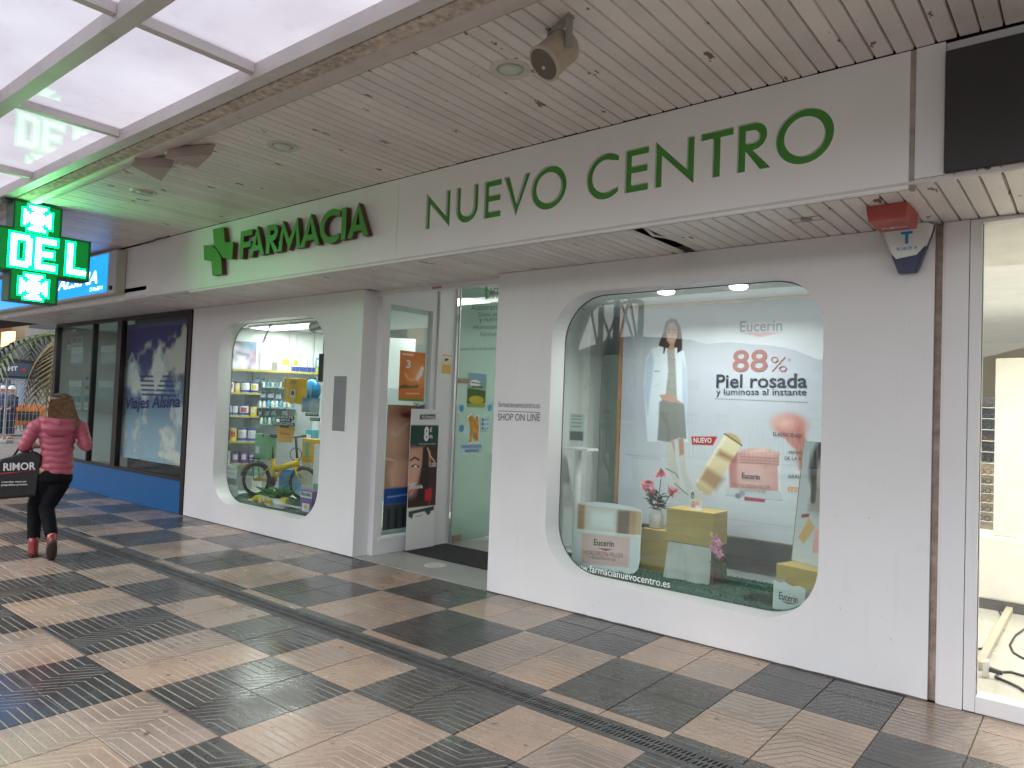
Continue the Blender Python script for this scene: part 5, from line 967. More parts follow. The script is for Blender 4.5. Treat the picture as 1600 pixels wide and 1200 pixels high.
q=at(*z2(770,760),y=6.2); solo('carton',MB().box(q.x-.22,q.x+.03,6.2,6.3,ZL,q.z+.13,.004),pm('blue_carton',(.06,.25,.48),.45,var=.3,vs=12),'blue carton standing on the floor behind the bicycle frame','box'); solo('carton',MB().box(q.x+.05,q.x+.25,6.25,6.33,ZL,q.z+.10,.004),pm('sky_carton',(.10,.32,.55),.45,var=.3,vs=12),'second blue carton right of the blue carton behind the bicycle','box')
q=at(*z2(1085,760),y=5.9); wp=thing('white_stand','slim white leaflet panel standing at the right of the bicycle','panel',(q.x,5.9,ZL)); part('panel',MB().box(q.x-.07,q.x+.1,5.9,5.93,ZL+.01,q.z+.45,.003),white,wp); part('foot',MB().box(q.x-.09,q.x+.12,5.85,5.98,ZL,ZL+.012),white,wp); part('green_label',MB().box(q.x-.05,q.x+.06,5.896,5.899,ZL+.1,ZL+.28),pm('mint_card',(.16,.42,.24),.5),wp)
q=at(*z2(1020,520),y=6.15); yb_=thing('yellow_carton_stack','yellow and green sweet carton on a stand behind the handlebar','box',(q.x,6.15,ZL)); part('stand',MB().box(q.x-.12,q.x+.12,6.12,6.3,ZL,q.z-.08,.003),shw,yb_); part('carton',MB().box(q.x-.13,q.x+.16,6.10,6.25,q.z-.08,q.z+.25,.004),yel,yb_); part('label_patch',MB().box(q.x-.05,q.x+.04,6.095,6.099,q.z,q.z+.2),pm('mint_card',(.16,.42,.24),.5),yb_)
wa2=thing('web_address','white web address lettering low on the left window glass','lettering',(at(460,795,y=YG).x,YG-.004,.32)); textpx('www.farmacianuevocentro.es',(428,786),(476,797),5,((0,YG-.003,0),(0,-1,0)),wht,wa2)

# extra stock: bottles on glass shelves, more cartons
gsh=pm('glass_shelf',(.55,.62,.60),.15); btw=pm('bottle_white',(.70,.72,.74),.3); btg=pm('bottle_green',(.12,.36,.22),.35); btc=pm('bottle_cyan',(.12,.42,.58),.3); caps=pm('bottle_cap',(.05,.16,.36),.35)
bot={}
def bottle(px,pyb,hpx,mat,label):
    a=sp(px,pyb,.12); h=abs(sp(px,pyb-hpx,.12).z-a.z); key=mat.name
    if key not in bot: bot[key]=(mesh('body',MB().lathe([(.001,0),(.030,.0),(.032,.008),(.032,.10),(.022,.125),(.012,.135),(.012,.15)],n=16),mat,40),mesh('cap',MB().lathe([(.016,.145),(.016,.18),(.012,.183),(.001,.184)],n=12),caps,40))
    t=thing('bottle',label,'bottle',(a.x,a.y,a.z),group='bottles on the glass shelves of the left window'); s_=h/.184
    for nm,me in zip(('body','cap'),bot[key]):
        o=ob(nm,me,t); o.scale=(s_*1.1,s_*1.1,s_)
on_='first second third fourth fifth sixth seventh eighth ninth tenth'.split()
for r_,(x0,x1,y_,h_,n_,ms) in enumerate(((412,446,604.5,10,6,(btw,btc)),(406,458,636,13,9,(btw,btw,btc)),(408,440,662,13,6,(btw,btg)),(412,426,690,12,3,(btc,btw)))):
    a,b=sp(x0-3,y_,.18),sp(x1+4,y_,.18); part('glass_shelf',MB().obox(Vector((a.x,a.y,sp(x0,y_,.12).z-.009))-SN*.18,SE,SN,UP,(b-a).dot(SE),.178,.008),gsh,wl)
    for i in range(n_): bottle(x0+(x1-x0)*i/max(1,n_-1),sp_y(x0,y_,x0+(x1-x0)*i/max(1,n_-1)) if False else y_,h_,ms[i%len(ms)],f'{on_[i]} bottle from left on the {["uppermost","second","third","lowest"][r_]} glass shelf in the left window')
for i,(x0,x1,y0,y1,yy,mt,lab) in enumerate(((486,497,655,700,6.6,tinw,'tall white carton at the right behind the handlebar'),(462,474,640,668,6.7,pm('lime_carton',(.30,.45,.12),.5),'lime green carton behind the bicycle handlebar'),(440,452,700,722,6.5,lbl,'pale blue carton seen through the bicycle frame'),(447,458,640,662,6.9,creamy,'cream carton behind the slogan sign'),(476,488,672,700,6.5,tealm,'teal carton right of the handlebar'),(383,396,722,742,6.0,pm('mint_carton',(.20,.48,.32),.5),'mint carton on the floor left of the rear wheel'),(488,497,705,740,6.2,tinb,'dark blue carton at the far right of the bicycle'))):
    a=at(x0,y1,y=yy); b=at(x1,y0,y=yy); t=thing('stock_carton',lab,'box',((a.x+b.x)/2,yy,ZL)); part('body',MB().box(a.x,b.x,yy,yy+.12,a.z,b.z,.004),mt,t); part('label_patch',MB().box(a.x+.03,b.x-.03,yy-.003,yy-.001,a.z+(b.z-a.z)*.35,a.z+(b.z-a.z)*.75),(tinw,orm,tinb,tinr,tinw,tinw,lbl)[i],t); part('stand',MB().box(a.x-.02,b.x+.02,yy-.02,yy+.14,ZL,a.z-.001),shw,t)
# ================================================================== FIXTURES: LED CROSS, SPEAKER, LAMPS, ALARM
XL=-8.34; yc,zc_=2.575,3.02; hw,hl=.215,.5     # cross perpendicular to the shops: arm half width, half length
lc=thing('led_cross','bright green illuminated LED pharmacy cross hanging at the canopy edge','sign',(XL,yc,zc_-.5))
gcase=pm('dark_green_case',(.006,.10,.045),.4); gface=pm('led_board_face',(.002,.06,.015),.5,Emission_Color=(.0,.42,.06,1),Emission_Strength=.2)  # weak emission puts the green glow of the LEDs into the board face
out=[(-hw,-hl),(hw,-hl),(hw,-hw),(hl,-hw),(hl,hw),(hw,hw),(hw,hl),(-hw,hl),(-hw,hw),(-hl,hw),(-hl,-hw),(-hw,-hw)]
part('case',MB().prism([(yc+a,zc_+b) for a,b in out],(XL-.20,0,0),(0,1,0),(0,0,1),(1,0,0),.20),gcase,lc)
part('rim',MB().add(*(lambda vf:([(XL+.012-p[2],yc+p[0],zc_+p[1]) for p in vf[0]],vf[1]))(fillmesh([out,[(a-math.copysign(.014,a),b-math.copysign(.014,b)) for a,b in out]],.022))),gcase,lc)
part('face',MB().prism([(yc+a*.985,zc_+b*.985) for a,b in out],(XL+.001,0,0),(0,1,0),(0,0,1),(1,0,0),.002),gface,lc)
part('bracket',MB().box(XL-.14,XL-.06,2.32,2.40,zc_+.49,3.62).box(XL-.16,XL-.04,2.30,2.42,3.50,3.53),gcase,lc)
led_in=emis('led_core',(.30,1,.40),8.5); halo_glow=emis('led_halo',(.0,1,.14),5)  # second emission: halo around the lit figures, put in as green dots
FL=["..#######..",".#.#####.#.","##..###..##","###..#..###","####...####","#####.#####"[:11],"####...####","###..#..###","##..###..##",".#.#####.#.","..#######.."]
FL=[".#.#####.#.","##..###..##","##...#...##"[:11],"###.###.###","####.#.####"[:11],"#####.#####"[:11]]
def flower_bits(n=13):
    g=np.zeros((n,n),bool); c=(n-1)/2
    for i in range(n):
        for j in range(n):
            x,y=j-c,i-c; a=abs(abs(x)-abs(y)); r=max(abs(x),abs(y))
            g[i,j]= r<=c-.1 and not (a<1.4 and r>2.2) and not(r>c-1 and min(abs(x),abs(y))>c-2.5)
    return g
FN={'D':["######.","#######","##...##","##...##","##...##","##...##","##...##","##...##","##...##","##...##","#######","######."],'E':["#######","#######","##.....","##.....","##.....","######.","######.","##.....","##.....","##.....","#######","#######"],'L':["##.....","##.....","##.....","##.....","##.....","##.....","##.....","##.....","##.....","##.....","#######","#######"]}
def bits(rows_): return np.array([[ch=='#' for ch in r] for r in rows_])
def thick(b):    # bold letters as on the board
    return b
inner,edge=MB(),MB(); pd=.0255
def blit(b,y0,z0,sy,sz,back=False):
    n,m_=b.shape
    for i in range(n):
        for j in range(m_):
            if not b[i,j]: continue
            nb=all(0<=i+di<n and 0<=j+dj<m_ and b[i+di,j+dj] for di,dj in ((1,0),(-1,0),(0,1),(0,-1)))
            y=y0+j*sy; z=z0-i*sz; r=min(sy,sz)*.46; x=XL+.0045
            inner.add([(x,y-r,z-r),(x,y+r,z-r),(x,y+r,z+r),(x,y-r,z+r)],[(0,1,2,3)])
            if not nb: R=r*1.0
    for i in range(-1,n+1):
        for j in range(-1,m_+1):
            on=0<=i<n and 0<=j<m_ and b[i,j]
            if on: continue
            if any(0<=i+di<n and 0<=j+dj<m_ and b[i+di,j+dj] for di in (-1,0,1) for dj in (-1,0,1)):
                y=y0+j*sy; z=z0-i*sz; r=min(sy,sz)*.36; x=XL+.0042
                if abs(y-yc)<hl-.02: edge.add([(x,y-r,z-r),(x,y+r,z-r),(x,y+r,z+r),(x,y-r,z+r)],[(0,1,2,3)])
fb=flower_bits(13); sp_=.0225
blit(fb,yc-6*sp_,zc_+.345+6*sp_,sp_,sp_); blit(fb,yc-6*sp_,zc_-.345+6*sp_,sp_,sp_)
for ch,y0 in (('D',yc-.205),('E',yc+.01),('L',yc+.30)): blit(bits(FN[ch]),y0,zc_+.15,.0265,.0265)
part('lit_led',inner,led_in,lc,kind='stuff'); part('halo_dots',edge,halo_glow,lc,kind='stuff')
# second, unlit-side cross behind it
def small_lamp(x,y,label):
    t=thing('recessed_lamp',label,'lamp',(x,y,ZC),group='unlit round lamps in the plank ceiling'); lpart('rim',MB().lathe([(.075,-.002),(.105,-.012),(.118,-.004),(.118,.006),(.075,.006)],n=32),pm('lamp_rim',(.62,.60,.55),.4),t,smooth=50); lpart('lens',MB().lathe([(.001,-.022),(.04,-.018),(.078,-.003)],n=28),pm('opal_lens',(.55,.62,.55),.12),t,True)
for i,(px,py) in enumerate(((797,108),(442,228),(225,300))):
    q=at(px,py,z=ZC); small_lamp(q.x,q.y,['round recessed lamp beside the loudspeaker','round recessed lamp above the letters FARMACIA','round recessed lamp nearest the green LED cross'][i])
# loudspeaker
sq=at(858,48,z=ZC); spk=thing('loudspeaker','beige cylindrical loudspeaker on a bracket under the plank ceiling','speaker',(sq.x,sq.y,ZC-.2))
f0,f1=at(851,99,y=sq.y-.09),None
c0=Vector(f0); ax=Vector((.10,.17,.10)).normalized(); ax=Vector((.30,.62,.72)).normalized(); c1=c0+ax*.19
sb=pm('speaker_beige',(.44,.36,.28),.5,var=.08,vs=12)
part('body',MB().tube([c0,c0+ax*.02,c1-ax*.03,c1],[.090,.088,.084,.06],28),sb,spk,smooth=50); part('front_ring',MB().tube([c0-ax*.008,c0+ax*.006],[.093,.093],28),pm('speaker_ring',(.50,.43,.36),.5),spk,smooth=50); part('grille',MB().tube([c0-ax*.0105,c0-ax*.0085],[.080,.080],28),pm('speaker_grille',(.16,.12,.10),.6,bump=.9,bs=400),spk); part('badge',MB().obox(c0-ax*.013-Vector((.008,0,.008)),(1,0,0),(0,ax.z,-ax.y),(0,ax.y,ax.z),.016,.016,.003),alu,spk)
m=MB(); sd=ax.cross(Vector((0,0,1))).normalized(); mid=c0+ax*.11
for s in (-1,1): m.obox(mid+sd*(s*.097)-Vector((.012,.012,.02)),(1,0,0),(0,1,0),(0,0,1),.02,.03,ZC-mid.z+.018)
m.obox(mid-sd*.11+Vector((0,-.02,ZC-mid.z-.012)),sd,(0,1,0),(0,0,1),.22,.05,.008); part('bracket',m,pm('galvanised_bracket',(.34,.34,.31),.5,.5,dirt=.3),spk)
# flood lamps on the moulding
fw=pm('flood_housing',(.46,.37,.35),.6,var=.06)
for i,pts in enumerate((((258,246),(330,242),(308,263)),((205,259),(268,262),(252,283)))):
    A=[at(px,py,z=3.44) for px,py in pts]; B=[p+Vector((0,.03,.09)) for p in A]; t=thing('flood_lamp',['pinkish wedge-shaped flood lamp farther from the green LED cross','pinkish wedge-shaped flood lamp nearer the green LED cross'][i],'lamp',A[0],group='wedge flood lamps under the moulding')
    part('housing',MB().add(A+B,[(0,1,2),(5,4,3),(0,3,4,1),(1,4,5,2),(2,5,3,0)]),fw,t); part('arm',MB().cyl((A[0]+B[0])/2,(A[0].x-.02,2.535,ZC-.05),.014,n=8),steelw,t)
# loose cable along the fascia
solo('cable',MB().tube([(-9.3,4.03,3.52),(-9.0,4.02,3.515),(-8.9,4.025,3.535),(-8.7,4.02,3.52),(-8.6,4.03,3.538)],.008,6),black,'short black cable along the top of the plain fascia panel','cable')
# alarm siren box and red bell
sb_=at(1417,380,y=YW-.08); al=thing('alarm_siren','wedge-shaped white and navy alarm siren with blue letter T on the wall','alarm',(sb_.x,YW,2.56))
prof=[(-.135,.285),(-.13,.25),(-.055,.02),(-.045,.005),(.045,.005),(.055,.02),(.13,.25),(.135,.285),(.11,.298),(0,.304),(-.11,.298)]
def shell(pr,z0,z1,d0,d1,s=1.): return None
m=MB(); nP=len(prof); bkp=[(sb_.x+a*1.03,YW-.004,2.56+b) for a,b in prof]; frp=[(sb_.x+a*.93,YW-.085,2.56+.01+b*.95) for a,b in prof]
part('back_plate',MB().loft([bkp,[(x,YW-.05,z) for x,y,z in bkp]]),pm('navy_plastic',(.012,.018,.09),.3),al); part('cover',MB().loft([[(x,YW-.051,z) for x,y,z in bkp],frp]),pm('alarm_white',(.78,.80,.78),.3),al)
part('lower_guard',MB().loft([[(sb_.x+a,YW-.0515,2.56+b) for a,b in ((-.095,.13),(-.05,.002),(.05,.002),(.105,.155),(.06,.10),(-.06,.085))],[(sb_.x+a,YW-.092,2.56+b) for a,b in ((-.088,.125),(-.045,.008),(.045,.008),(.098,.148),(.055,.10),(-.055,.085))]]),_mc['navy_plastic'],al)
cyb=pm('cyan_vinyl',(.02,.30,.62),.4); text('T',(sb_.x-.032,YW-.0875,2.735),(1,0,0),(0,0,1),.064,.075,cyb,al,bold=.04); text('96 340 29 14',(sb_.x-.055,YW-.0875,2.695),(1,0,0),(0,0,1),.11,.022,cyb,al,bold=.01)
rb=thing('red_bell_box','small red fire alarm box fixed under the soffit corner','alarm',(-.93,4.5,ZS-.1)); A=[at(px,py,z=2.83) for px,py in ((1357,317),(1418,308),(1434,325),(1378,345))]
A=[Vector((-1.04,4.40,0)),Vector((-.83,4.40,0)),Vector((-.83,4.72,0)),Vector((-1.04,4.72,0))]
A=[Vector((p.x,p.y,ZS-.002)) for p in A]; B=[Vector((p.x*1+(-.93-p.x)*.08,p.y+(4.56-p.y)*.08,ZS-.085)) for p in A]
part('housing',MB().loft([A,B]),pm('faded_red_plastic',(.42,.07,.055),.45,var=.1,vs=8),rb); text('FUEGO',(-1.0,4.64,ZS-.0865),(1,0,0),(0,-1,0),.13,.04,tw,rb,bold=.01); part('stripe',MB().box(-1.01,-.87,4.66,4.665,ZS-.0875,ZS-.0865),pm('navy_line',(.05,.03,.1),.5),rb)
lsq=at(1260,343,z=ZS-.004); solo('soffit_sticker',MB().box(lsq.x-.09,lsq.x+.09,lsq.y-.05,lsq.y-.045,ZS-.005,ZS-.003).box(lsq.x-.09,lsq.x+.09,lsq.y+.045,lsq.y+.05,ZS-.005,ZS-.003).box(lsq.x-.09,lsq.x-.085,lsq.y-.045,lsq.y+.045,ZS-.005,ZS-.003).box(lsq.x+.085,lsq.x+.09,lsq.y-.045,lsq.y+.045,ZS-.005,ZS-.003).cyl((lsq.x,lsq.y,ZS-.005),(lsq.x,lsq.y,ZS-.003),.035,n=16),pm('grey_sticker_ink',(.22,.21,.21),.5),'small grey outlined sticker on the soffit planks','sticker')
# ================================================================== TRAVEL AGENCY (left neighbour)
frm=pm('dark_bronze_frame',(.020,.016,.014),.4,.3); bluep=pm('blue_laminate',(.001,.10,.30),.45,var=.06,vs=2)
ta=thing('travel_agency','travel agency front with dark framed glass over a blue base panel','shop',(-12.3,YW,0))
part('base_panel',MB().box(-14.8,-9.86,YW,YW+.06,.0,.455),bluep,ta); part('sill',MB().box(-14.8,-9.86,YW-.012,YW+.06,.457,.50,.003),frm,ta); part('head_rail',MB().box(-14.8,-9.83,YW-.01,YW+.06,2.80,ZS-.004),frm,ta)
for x0,x1 in ((-14.84,-14.72),(-13.17,-13.12),(-12.20,-12.04),(-9.90,-9.81)): part('mullion',MB().box(x0,x1,YW-.014,YW+.07,.502 if x0>-14.8 and x1<-9.9 else .001,2.798),frm,ta)
agl=glass('agency_glass',(.80,.92,.90),1.0)
for x0,x1 in ((-14.72,-13.17),(-13.12,-12.20)): part('window_pane',MB().box(x0,x1,YW+.025,YW+.031,.50,2.80),agl,ta)
part('window_pane',MB().box(-12.04,-9.90,YW+.025,YW+.031,.50,2.80),glass('agency_clear_glass',(.92,.96,.96),.5),ta)
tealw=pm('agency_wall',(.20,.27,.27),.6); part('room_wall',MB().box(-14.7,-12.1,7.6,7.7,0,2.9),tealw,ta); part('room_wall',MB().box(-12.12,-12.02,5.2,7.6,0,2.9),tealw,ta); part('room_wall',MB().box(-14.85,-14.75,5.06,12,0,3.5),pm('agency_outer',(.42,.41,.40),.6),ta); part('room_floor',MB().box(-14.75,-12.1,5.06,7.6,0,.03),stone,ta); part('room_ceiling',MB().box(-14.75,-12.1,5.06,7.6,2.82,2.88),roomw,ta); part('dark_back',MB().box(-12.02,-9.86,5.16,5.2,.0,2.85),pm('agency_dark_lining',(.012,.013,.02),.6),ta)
part('counter',MB().box(-14.2,-12.6,6.6,7.0,.03,1.05,.01),pm('agency_counter',(.35,.40,.40),.4),ta)
panel_lamp(-13.0,5.7,2.815,.5,.3,7,'lit ceiling lamp just inside the travel agency window','agency lamps',(.85,1,1))
def p_sky(P_):
    t=(P_.Y/P_.h)[:,None]; P_.c=np.array(S(165,200,215))*(1-t)+np.array(S(35,50,110))*t
    m=np.clip((t[:,0]-.35)*2.2,0,1); P_.c=P_.c*(1-m[:,None])+np.array(S(42,58,120))*m[:,None]
    n_=P_.fbm(2.6,11,6); d=P_.fbm(8.5,5,5)
    def cloud(cx,cy,rx,ry,col,shade):
        x=(P_.X/P_.w-cx)/rx; y=(P_.Y/P_.h-cy)/ry; f=1-np.hypot(x,y)+(n_-.5)*2.1+(d-.5)*1.2; P_.put(np.clip(f*2.0,0,1),shade,.9); P_.put(np.clip((f-.2+.2*y)*1.9,0,1),col,1)
    W_,G_=S(232,234,222),S(165,172,178)
    cloud(.86,.72,.26,.17,S(215,213,200),S(120,118,120)); cloud(.38,.83,.2,.10,S(190,195,190),S(110,120,140)); cloud(.55,.66,.16,.16,W_,G_); cloud(.12,.62,.26,.16,S(225,232,228),G_); cloud(.5,.52,.4,.09,W_,S(180,195,205)); cloud(.3,.16,.22,.15,W_,G_); cloud(.82,.17,.2,.14,W_,G_); cloud(.0,.12,.16,.16,W_,G_); cloud(.95,.32,.2,.14,S(225,228,225),G_); cloud(.9,.05,.3,.06,W_,G_)
    for k in range(5):
        z_=.615-.033*k; P_.poly([(.28+.012*k,z_),(.5+.012*k,z_),(.52+.012*k,z_-.014),(.29+.012*k,z_-.014)],S(35,60,130),False); P_.poly([(.66-.03*k,z_),(.80+.02*k,z_),(.81+.02*k,z_-.014),(.65-.03*k,z_-.014)],S(35,60,130),False) if k else P_.poly([(.68,z_),(.78,z_),(.79,z_-.014),(.66,z_-.014)],S(35,60,130),False)
sk=sheet('sky_poster','tall window poster of blue sky and clouds with dark blue striped logo','poster',((187,713),(281,727),(198,508)),((0,5.10,0),(0,-1,0)),p_sky,.009)
textpx('Viajes Alsina',(196,645),(281,643),24,((0,5.092,0),(0,-1,0)),pm('navy_print',(.03,.05,.20),.5),sk,bold=.02,shear=.15)
for i,(a,b,c,d) in enumerate(((104,531,111,547),(112,527,120,545),(121,527,128,545),(100,617,108,640),(109,618,117,640),(118,617,126,640),(132,588,139,601),(132,602,139,615),(131,616,138,640),(115,678,122,690))):
    def p_lf(P_,i=i): P_.fill(S(200,210,212)); P_.poly([(.05,.5),(.95,.5),(.95,.95),(.05,.95)],(S(90,130,170),S(150,120,110),S(110,150,160))[i%3],False,.02); P_.line([(.1,.25),(.8,.25)],.012,S(120,130,140),False)
    sheet('travel_leaflet',['top left leaflet of the upper cluster in the agency window','top middle leaflet of the upper cluster in the agency window','top right leaflet of the upper cluster in the agency window','left leaflet of the lower cluster in the agency window','middle leaflet of the lower cluster in the agency window','right leaflet of the lower cluster in the agency window','uppermost leaflet of the vertical strip in the agency window','middle leaflet of the vertical strip in the agency window','lowest leaflet of the vertical strip in the agency window','single low leaflet beside the walking woman in the agency window'][i],'leaflet',((a,d),(c,d),(a,b)),((0,YW+.036,0),(0,-1,0)),p_lf,.02,'leaflets in the agency window')
# ================================================================== RIGHT-HAND SHOP
op=thing('optician_shop','brightly lit right-hand shop behind a white framed window','shop',(.6,YW,0))
YR=YW+.0
part('frame_jamb',MB().box(-.603,-.545,YR-.005,YR+.12,.002,ZS-.004,.003),white,op); part('frame_sill',MB().box(-.544,2.5,YR-.002,YR+.12,.0,.095,.004),white,op); part('frame_head',MB().box(-.544,2.5,YR-.003,YR+.12,2.835,ZS-.004),white,op)
part('window_pane',MB().box(-.55,2.5,YR+.05,YR+.056,.09,2.84),glass('optician_glass',(.97,.98,.96),.9),op)
part('bead',MB().box(-.546,-.541,YR+.042,YR+.049,.09,2.84),pm('dark_bead',(.15,.15,.15),.4),op)
cream=pm('cream_wall',(.76,.73,.67),.6,var=.02); cfl=pm('cream_floor',(.56,.54,.48),.25,var=.08,vs=3)
part('room_wall',MB().box(-2.2,4,12.5,12.6,0,3),cream,op); part('room_wall',MB().box(-1.28,-1.22,5.2,9.52,0,3),cream,op); part('room_wall',MB().box(-2.3,-2.2,9.52,12.5,0,3),cream,op); part('room_wall',MB().box(-2.3,-1.22,9.52,9.56,0,3),cream,op); part('room_wall',MB().box(4,4.1,5,12.5,0,3),cream,op)
part('room_floor',MB().box(-1.22,4,5.10,9.52,0,.05).box(-2.2,4,9.56,12.5,0,.05),cfl,op); part('room_ceiling',MB().box(-1.22,4,5.19,9.52,2.86,2.92).box(-2.2,4,9.52,12.5,2.86,2.92),pm('optician_ceiling',(.72,.72,.68),.5),op)
for i,(x,y) in enumerate(((-.35,6.4),(.6,7.2),(-.45,8.3),(1.2,6.0),(.3,9.0))): downlight(x,y,2.855,.07,17,['bright round ceiling lamp nearest the right-hand shop window','second bright ceiling lamp of the right-hand shop','bright ceiling lamp above the white counter of the right-hand shop','bright ceiling lamp at the far right of the right-hand shop','deepest bright ceiling lamp of the right-hand shop'][i],'round ceiling lamps of the right-hand shop',(1,.97,.92))
# eyewear rack, counter, cables
YE=9.42; ra=at(1531,621,y=YE); rb_=at(1562,621,y=YE); rc=at(1531,835,y=YE)
rk=thing('eyewear_rack','tall wall rack with rows of spectacles seen through the right-hand shop window','rack',(ra.x+.4,YE,rc.z)); part('upper_panel',MB().box(ra.x-.13,ra.x+.9,YE,YE+.03,(ra.z+rc.z)/2+.05,ra.z),pm('rack_dark',(.07,.08,.10),.5),rk); part('lower_panel',MB().box(ra.x-.13,ra.x+.9,YE,YE+.03,rc.z,(ra.z+rc.z)/2+.045),pm('rack_beige',(.45,.40,.32),.5),rk)
eg=MB()
for s in (-1,1): eg.add(*(lambda t_:(t_.v,t_.f))(torus((s*.033,0,0),.026,.004,14,5)))
eg.box(-.009,.009,-.003,.003,.004,.009); eg.tube([(-.06,0,.005),(-.062,.06,.005)],.003,5).tube([(.06,0,.005),(.062,.06,.005)],.003,5); ege=mesh('spectacles',eg,black,True); ege2=mesh('spectacles',eg,pm('tortoise',(.16,.07,.03),.3),True)
zr=[ra.z-.08-.12*k for k in range(6)]+[(ra.z+rc.z)/2-.06-.10*k for k in range(6)]
for k,z in enumerate(zr):
    if z<rc.z+.03: continue
    part('rack_shelf',MB().box(ra.x-.08,ra.x+.88,YE-.07,YE-.001,z-.035,z-.028),pm('rack_glass_shelf',(.6,.62,.6),.2),rk)
    for j in range(3):
        o=ob('spectacles',ege if (j+k)%3 else ege2,None,(ra.x+.06+.17*j,YE-.045,z)); tag(o,f'{"first second third".split()[j]} pair of spectacles from the left in row {"one two three four five six seven eight nine ten eleven twelve".split()[k]} of the rack','spectacles','spectacles on the rack')
ca=at(1531,836,y=7.6); ctr=thing('counter','white reception counter with dark kick strip inside the right-hand shop','counter',(.4,7.8,.05)); part('body',MB().box(-1.1,1.5,7.6,8.1,.14,ca.z,.02),pm('counter_white',(.74,.73,.68),.3),ctr); part('kick_strip',MB().box(-1.1,1.5,7.62,8.08,.05,.139),pm('kick_dark',(.10,.10,.10),.4),ctr)
wa_=at(1556,560,y=7.7); solo('white_partition',MB().box(wa_.x,wa_.x+.7,7.7,7.75,ca.z+.002,wa_.z,.004),pm('partition_cream',(.76,.73,.65),.4),'tall cream partition panel behind the right-hand shop window','panel')
def cab(pts,name,label,r=.007): 
    q=[at(px,py,z=.058) for px,py in pts]; solo(name,MB().tube(q,r,6),black,label,'cable',smooth=True)
cab(((1590,937),(1575,941),(1560,952),(1566,965),(1568,985)),'floor_cable','thin black cable looping on the cream floor near the counter'); cab(((1600,983),(1586,993),(1578,1008),(1584,1020),(1600,1029)),'floor_cable','curved black cable at the right edge of the shop floor'); cab(((1600,1056),(1580,1050),(1561,1050),(1556,1058),(1575,1066),(1592,1074),(1600,1080)),'floor_cable','looped black cable beside the plug on the shop floor',.009); cab(((1527,1014),(1545,1012),(1557,1007)),'floor_cable','short black cable behind the trunking on the shop floor')
a,b=at(1537,1048,z=.052),at(1610,905,z=.052); d_=(b-a).normalized(); pr=Vector((-d_.y,d_.x,0)); solo('cable_trunking',MB().obox(a,d_,pr,(0,0,1),(b-a).length,.05,.05,.004),pm('beige_trunking',(.52,.47,.36),.5),'beige cable trunking bar running across the shop floor','trunking')
q=at(1546,1058,z=.052); plg=thing('plug_socket','white plug box with black plug on the floor by the right-hand window','socket',q); lpart('socket',MB().box(-.035,-.005,-.03,.05,0,.10,.005),pm('socket_white',(.7,.7,.66),.4),plg); lpart('plug',MB().cyl((0,.0,.05),(.07,-.01,.045),.018,.014,n=12),black,plg)
# ================================================================== WALKING WOMAN
def solid(name,mb,mat,parent,voxel=.012,smooth=2):
    me=mesh(name,mb,mat,True); o=bpy.data.objects.new('tmp',me); COL.objects.link(o)
    m=o.modifiers.new('r','REMESH'); m.mode='VOXEL'; m.voxel_size=voxel
    if smooth: s_=o.modifiers.new('s','SMOOTH'); s_.iterations=smooth; s_.factor=.5
    dg=bpy.context.evaluated_depsgraph_get(); m2=bpy.data.meshes.new_from_object(o.evaluated_get(dg)); bpy.data.objects.remove(o)
    m2.name=name; m2.materials.clear(); m2.materials.append(mat); m2.shade_smooth(); return ob(name,m2,parent)
def limb(m,pts,rad,n=14):   # tube with several sections between joints
    P_=[Vector(p) for p in pts]; q=[];r=[]
    for i in range(len(P_)-1):
        for k in range(5): t=k/5; q.append(P_[i].lerp(P_[i+1],t)); r.append(rad[i]*(1-t)+rad[i+1]*t)
    q.append(P_[-1]); r.append(rad[-1]); m.tube(q,r,n); return m
def oval(c,rx,ry,n=28): return [(c[0]+rx*math.cos(2*math.pi*k/n),c[1]+ry*math.sin(2*math.pi*k/n),c[2]) for k in range(n)]
def hand(m,w,d,up):   # palm, four fingers, thumb at wrist w pointing along d
    w=Vector(w); d=Vector(d).normalized(); s=d.cross(Vector(up)).normalized(); nrm=s.cross(d)
    m.tube([w,w+d*.04,w+d*.08],[.024,.033,.030],10)
    for i,L in enumerate((.055,.065,.06,.048)):
        b=w+d*.078+s*(.022-.015*i); m.tube([b,b+d*L*.5-nrm*.006,b+d*L*.75-nrm*.025,b+d*L*.8-nrm*.042],[.0095,.009,.008,.007],7)
    b=w+d*.03+s*.03; m.tube([b,b+d*.03+s*.022,b+d*.055+s*.02-nrm*.01],[.011,.010,.008],7)
wpos=at(68,869,z=0); yaw=math.atan2(.30,-.955)-math.pi/2
wm=thing('person','woman in pink quilted jacket and black trousers walking away with a black bag','person',(wpos.x,wpos.y,0),yaw)
skinm=pm('skin',(.48,.28,.20),.5,var=.05); b=MB()
b.sph((.075,.015,1.505),(.076,.092,.112),20,14); limb(b,[(.06,0,1.30),(.07,.01,1.42)],[.055,.048]); b.sph((.06,0,1.22),(.115,.08,.14)); b.sph((.06,0,1.0),(.10,.08,.2))
b.tube([(.075,.105,1.49),(.075,.118,1.475),(.075,.105,1.465)],[.008,.014,.012],8); b.sph((.0,.0,1.50),(.012,.022,.03)); b.sph((.15,.0,1.50),(.012,.022,.03))
hipL,hipR=(-.01,0,.88),(.13,0,.88); kneeL=(-.10,.13,.50); ankL=(-.09,.02,.10); kneeR=(.0,-.02,.47); ankR=(.06,-.26,.20)
limb(b,[hipL,kneeL,ankL],[.085,.055,.036]); limb(b,[hipR,kneeR,ankR],[.085,.055,.036])
elL=(-.22,.02,1.08); wrL=(-.16,.22,1.07); elR=(.315,-.05,1.09); wrR=(.26,.15,1.13)
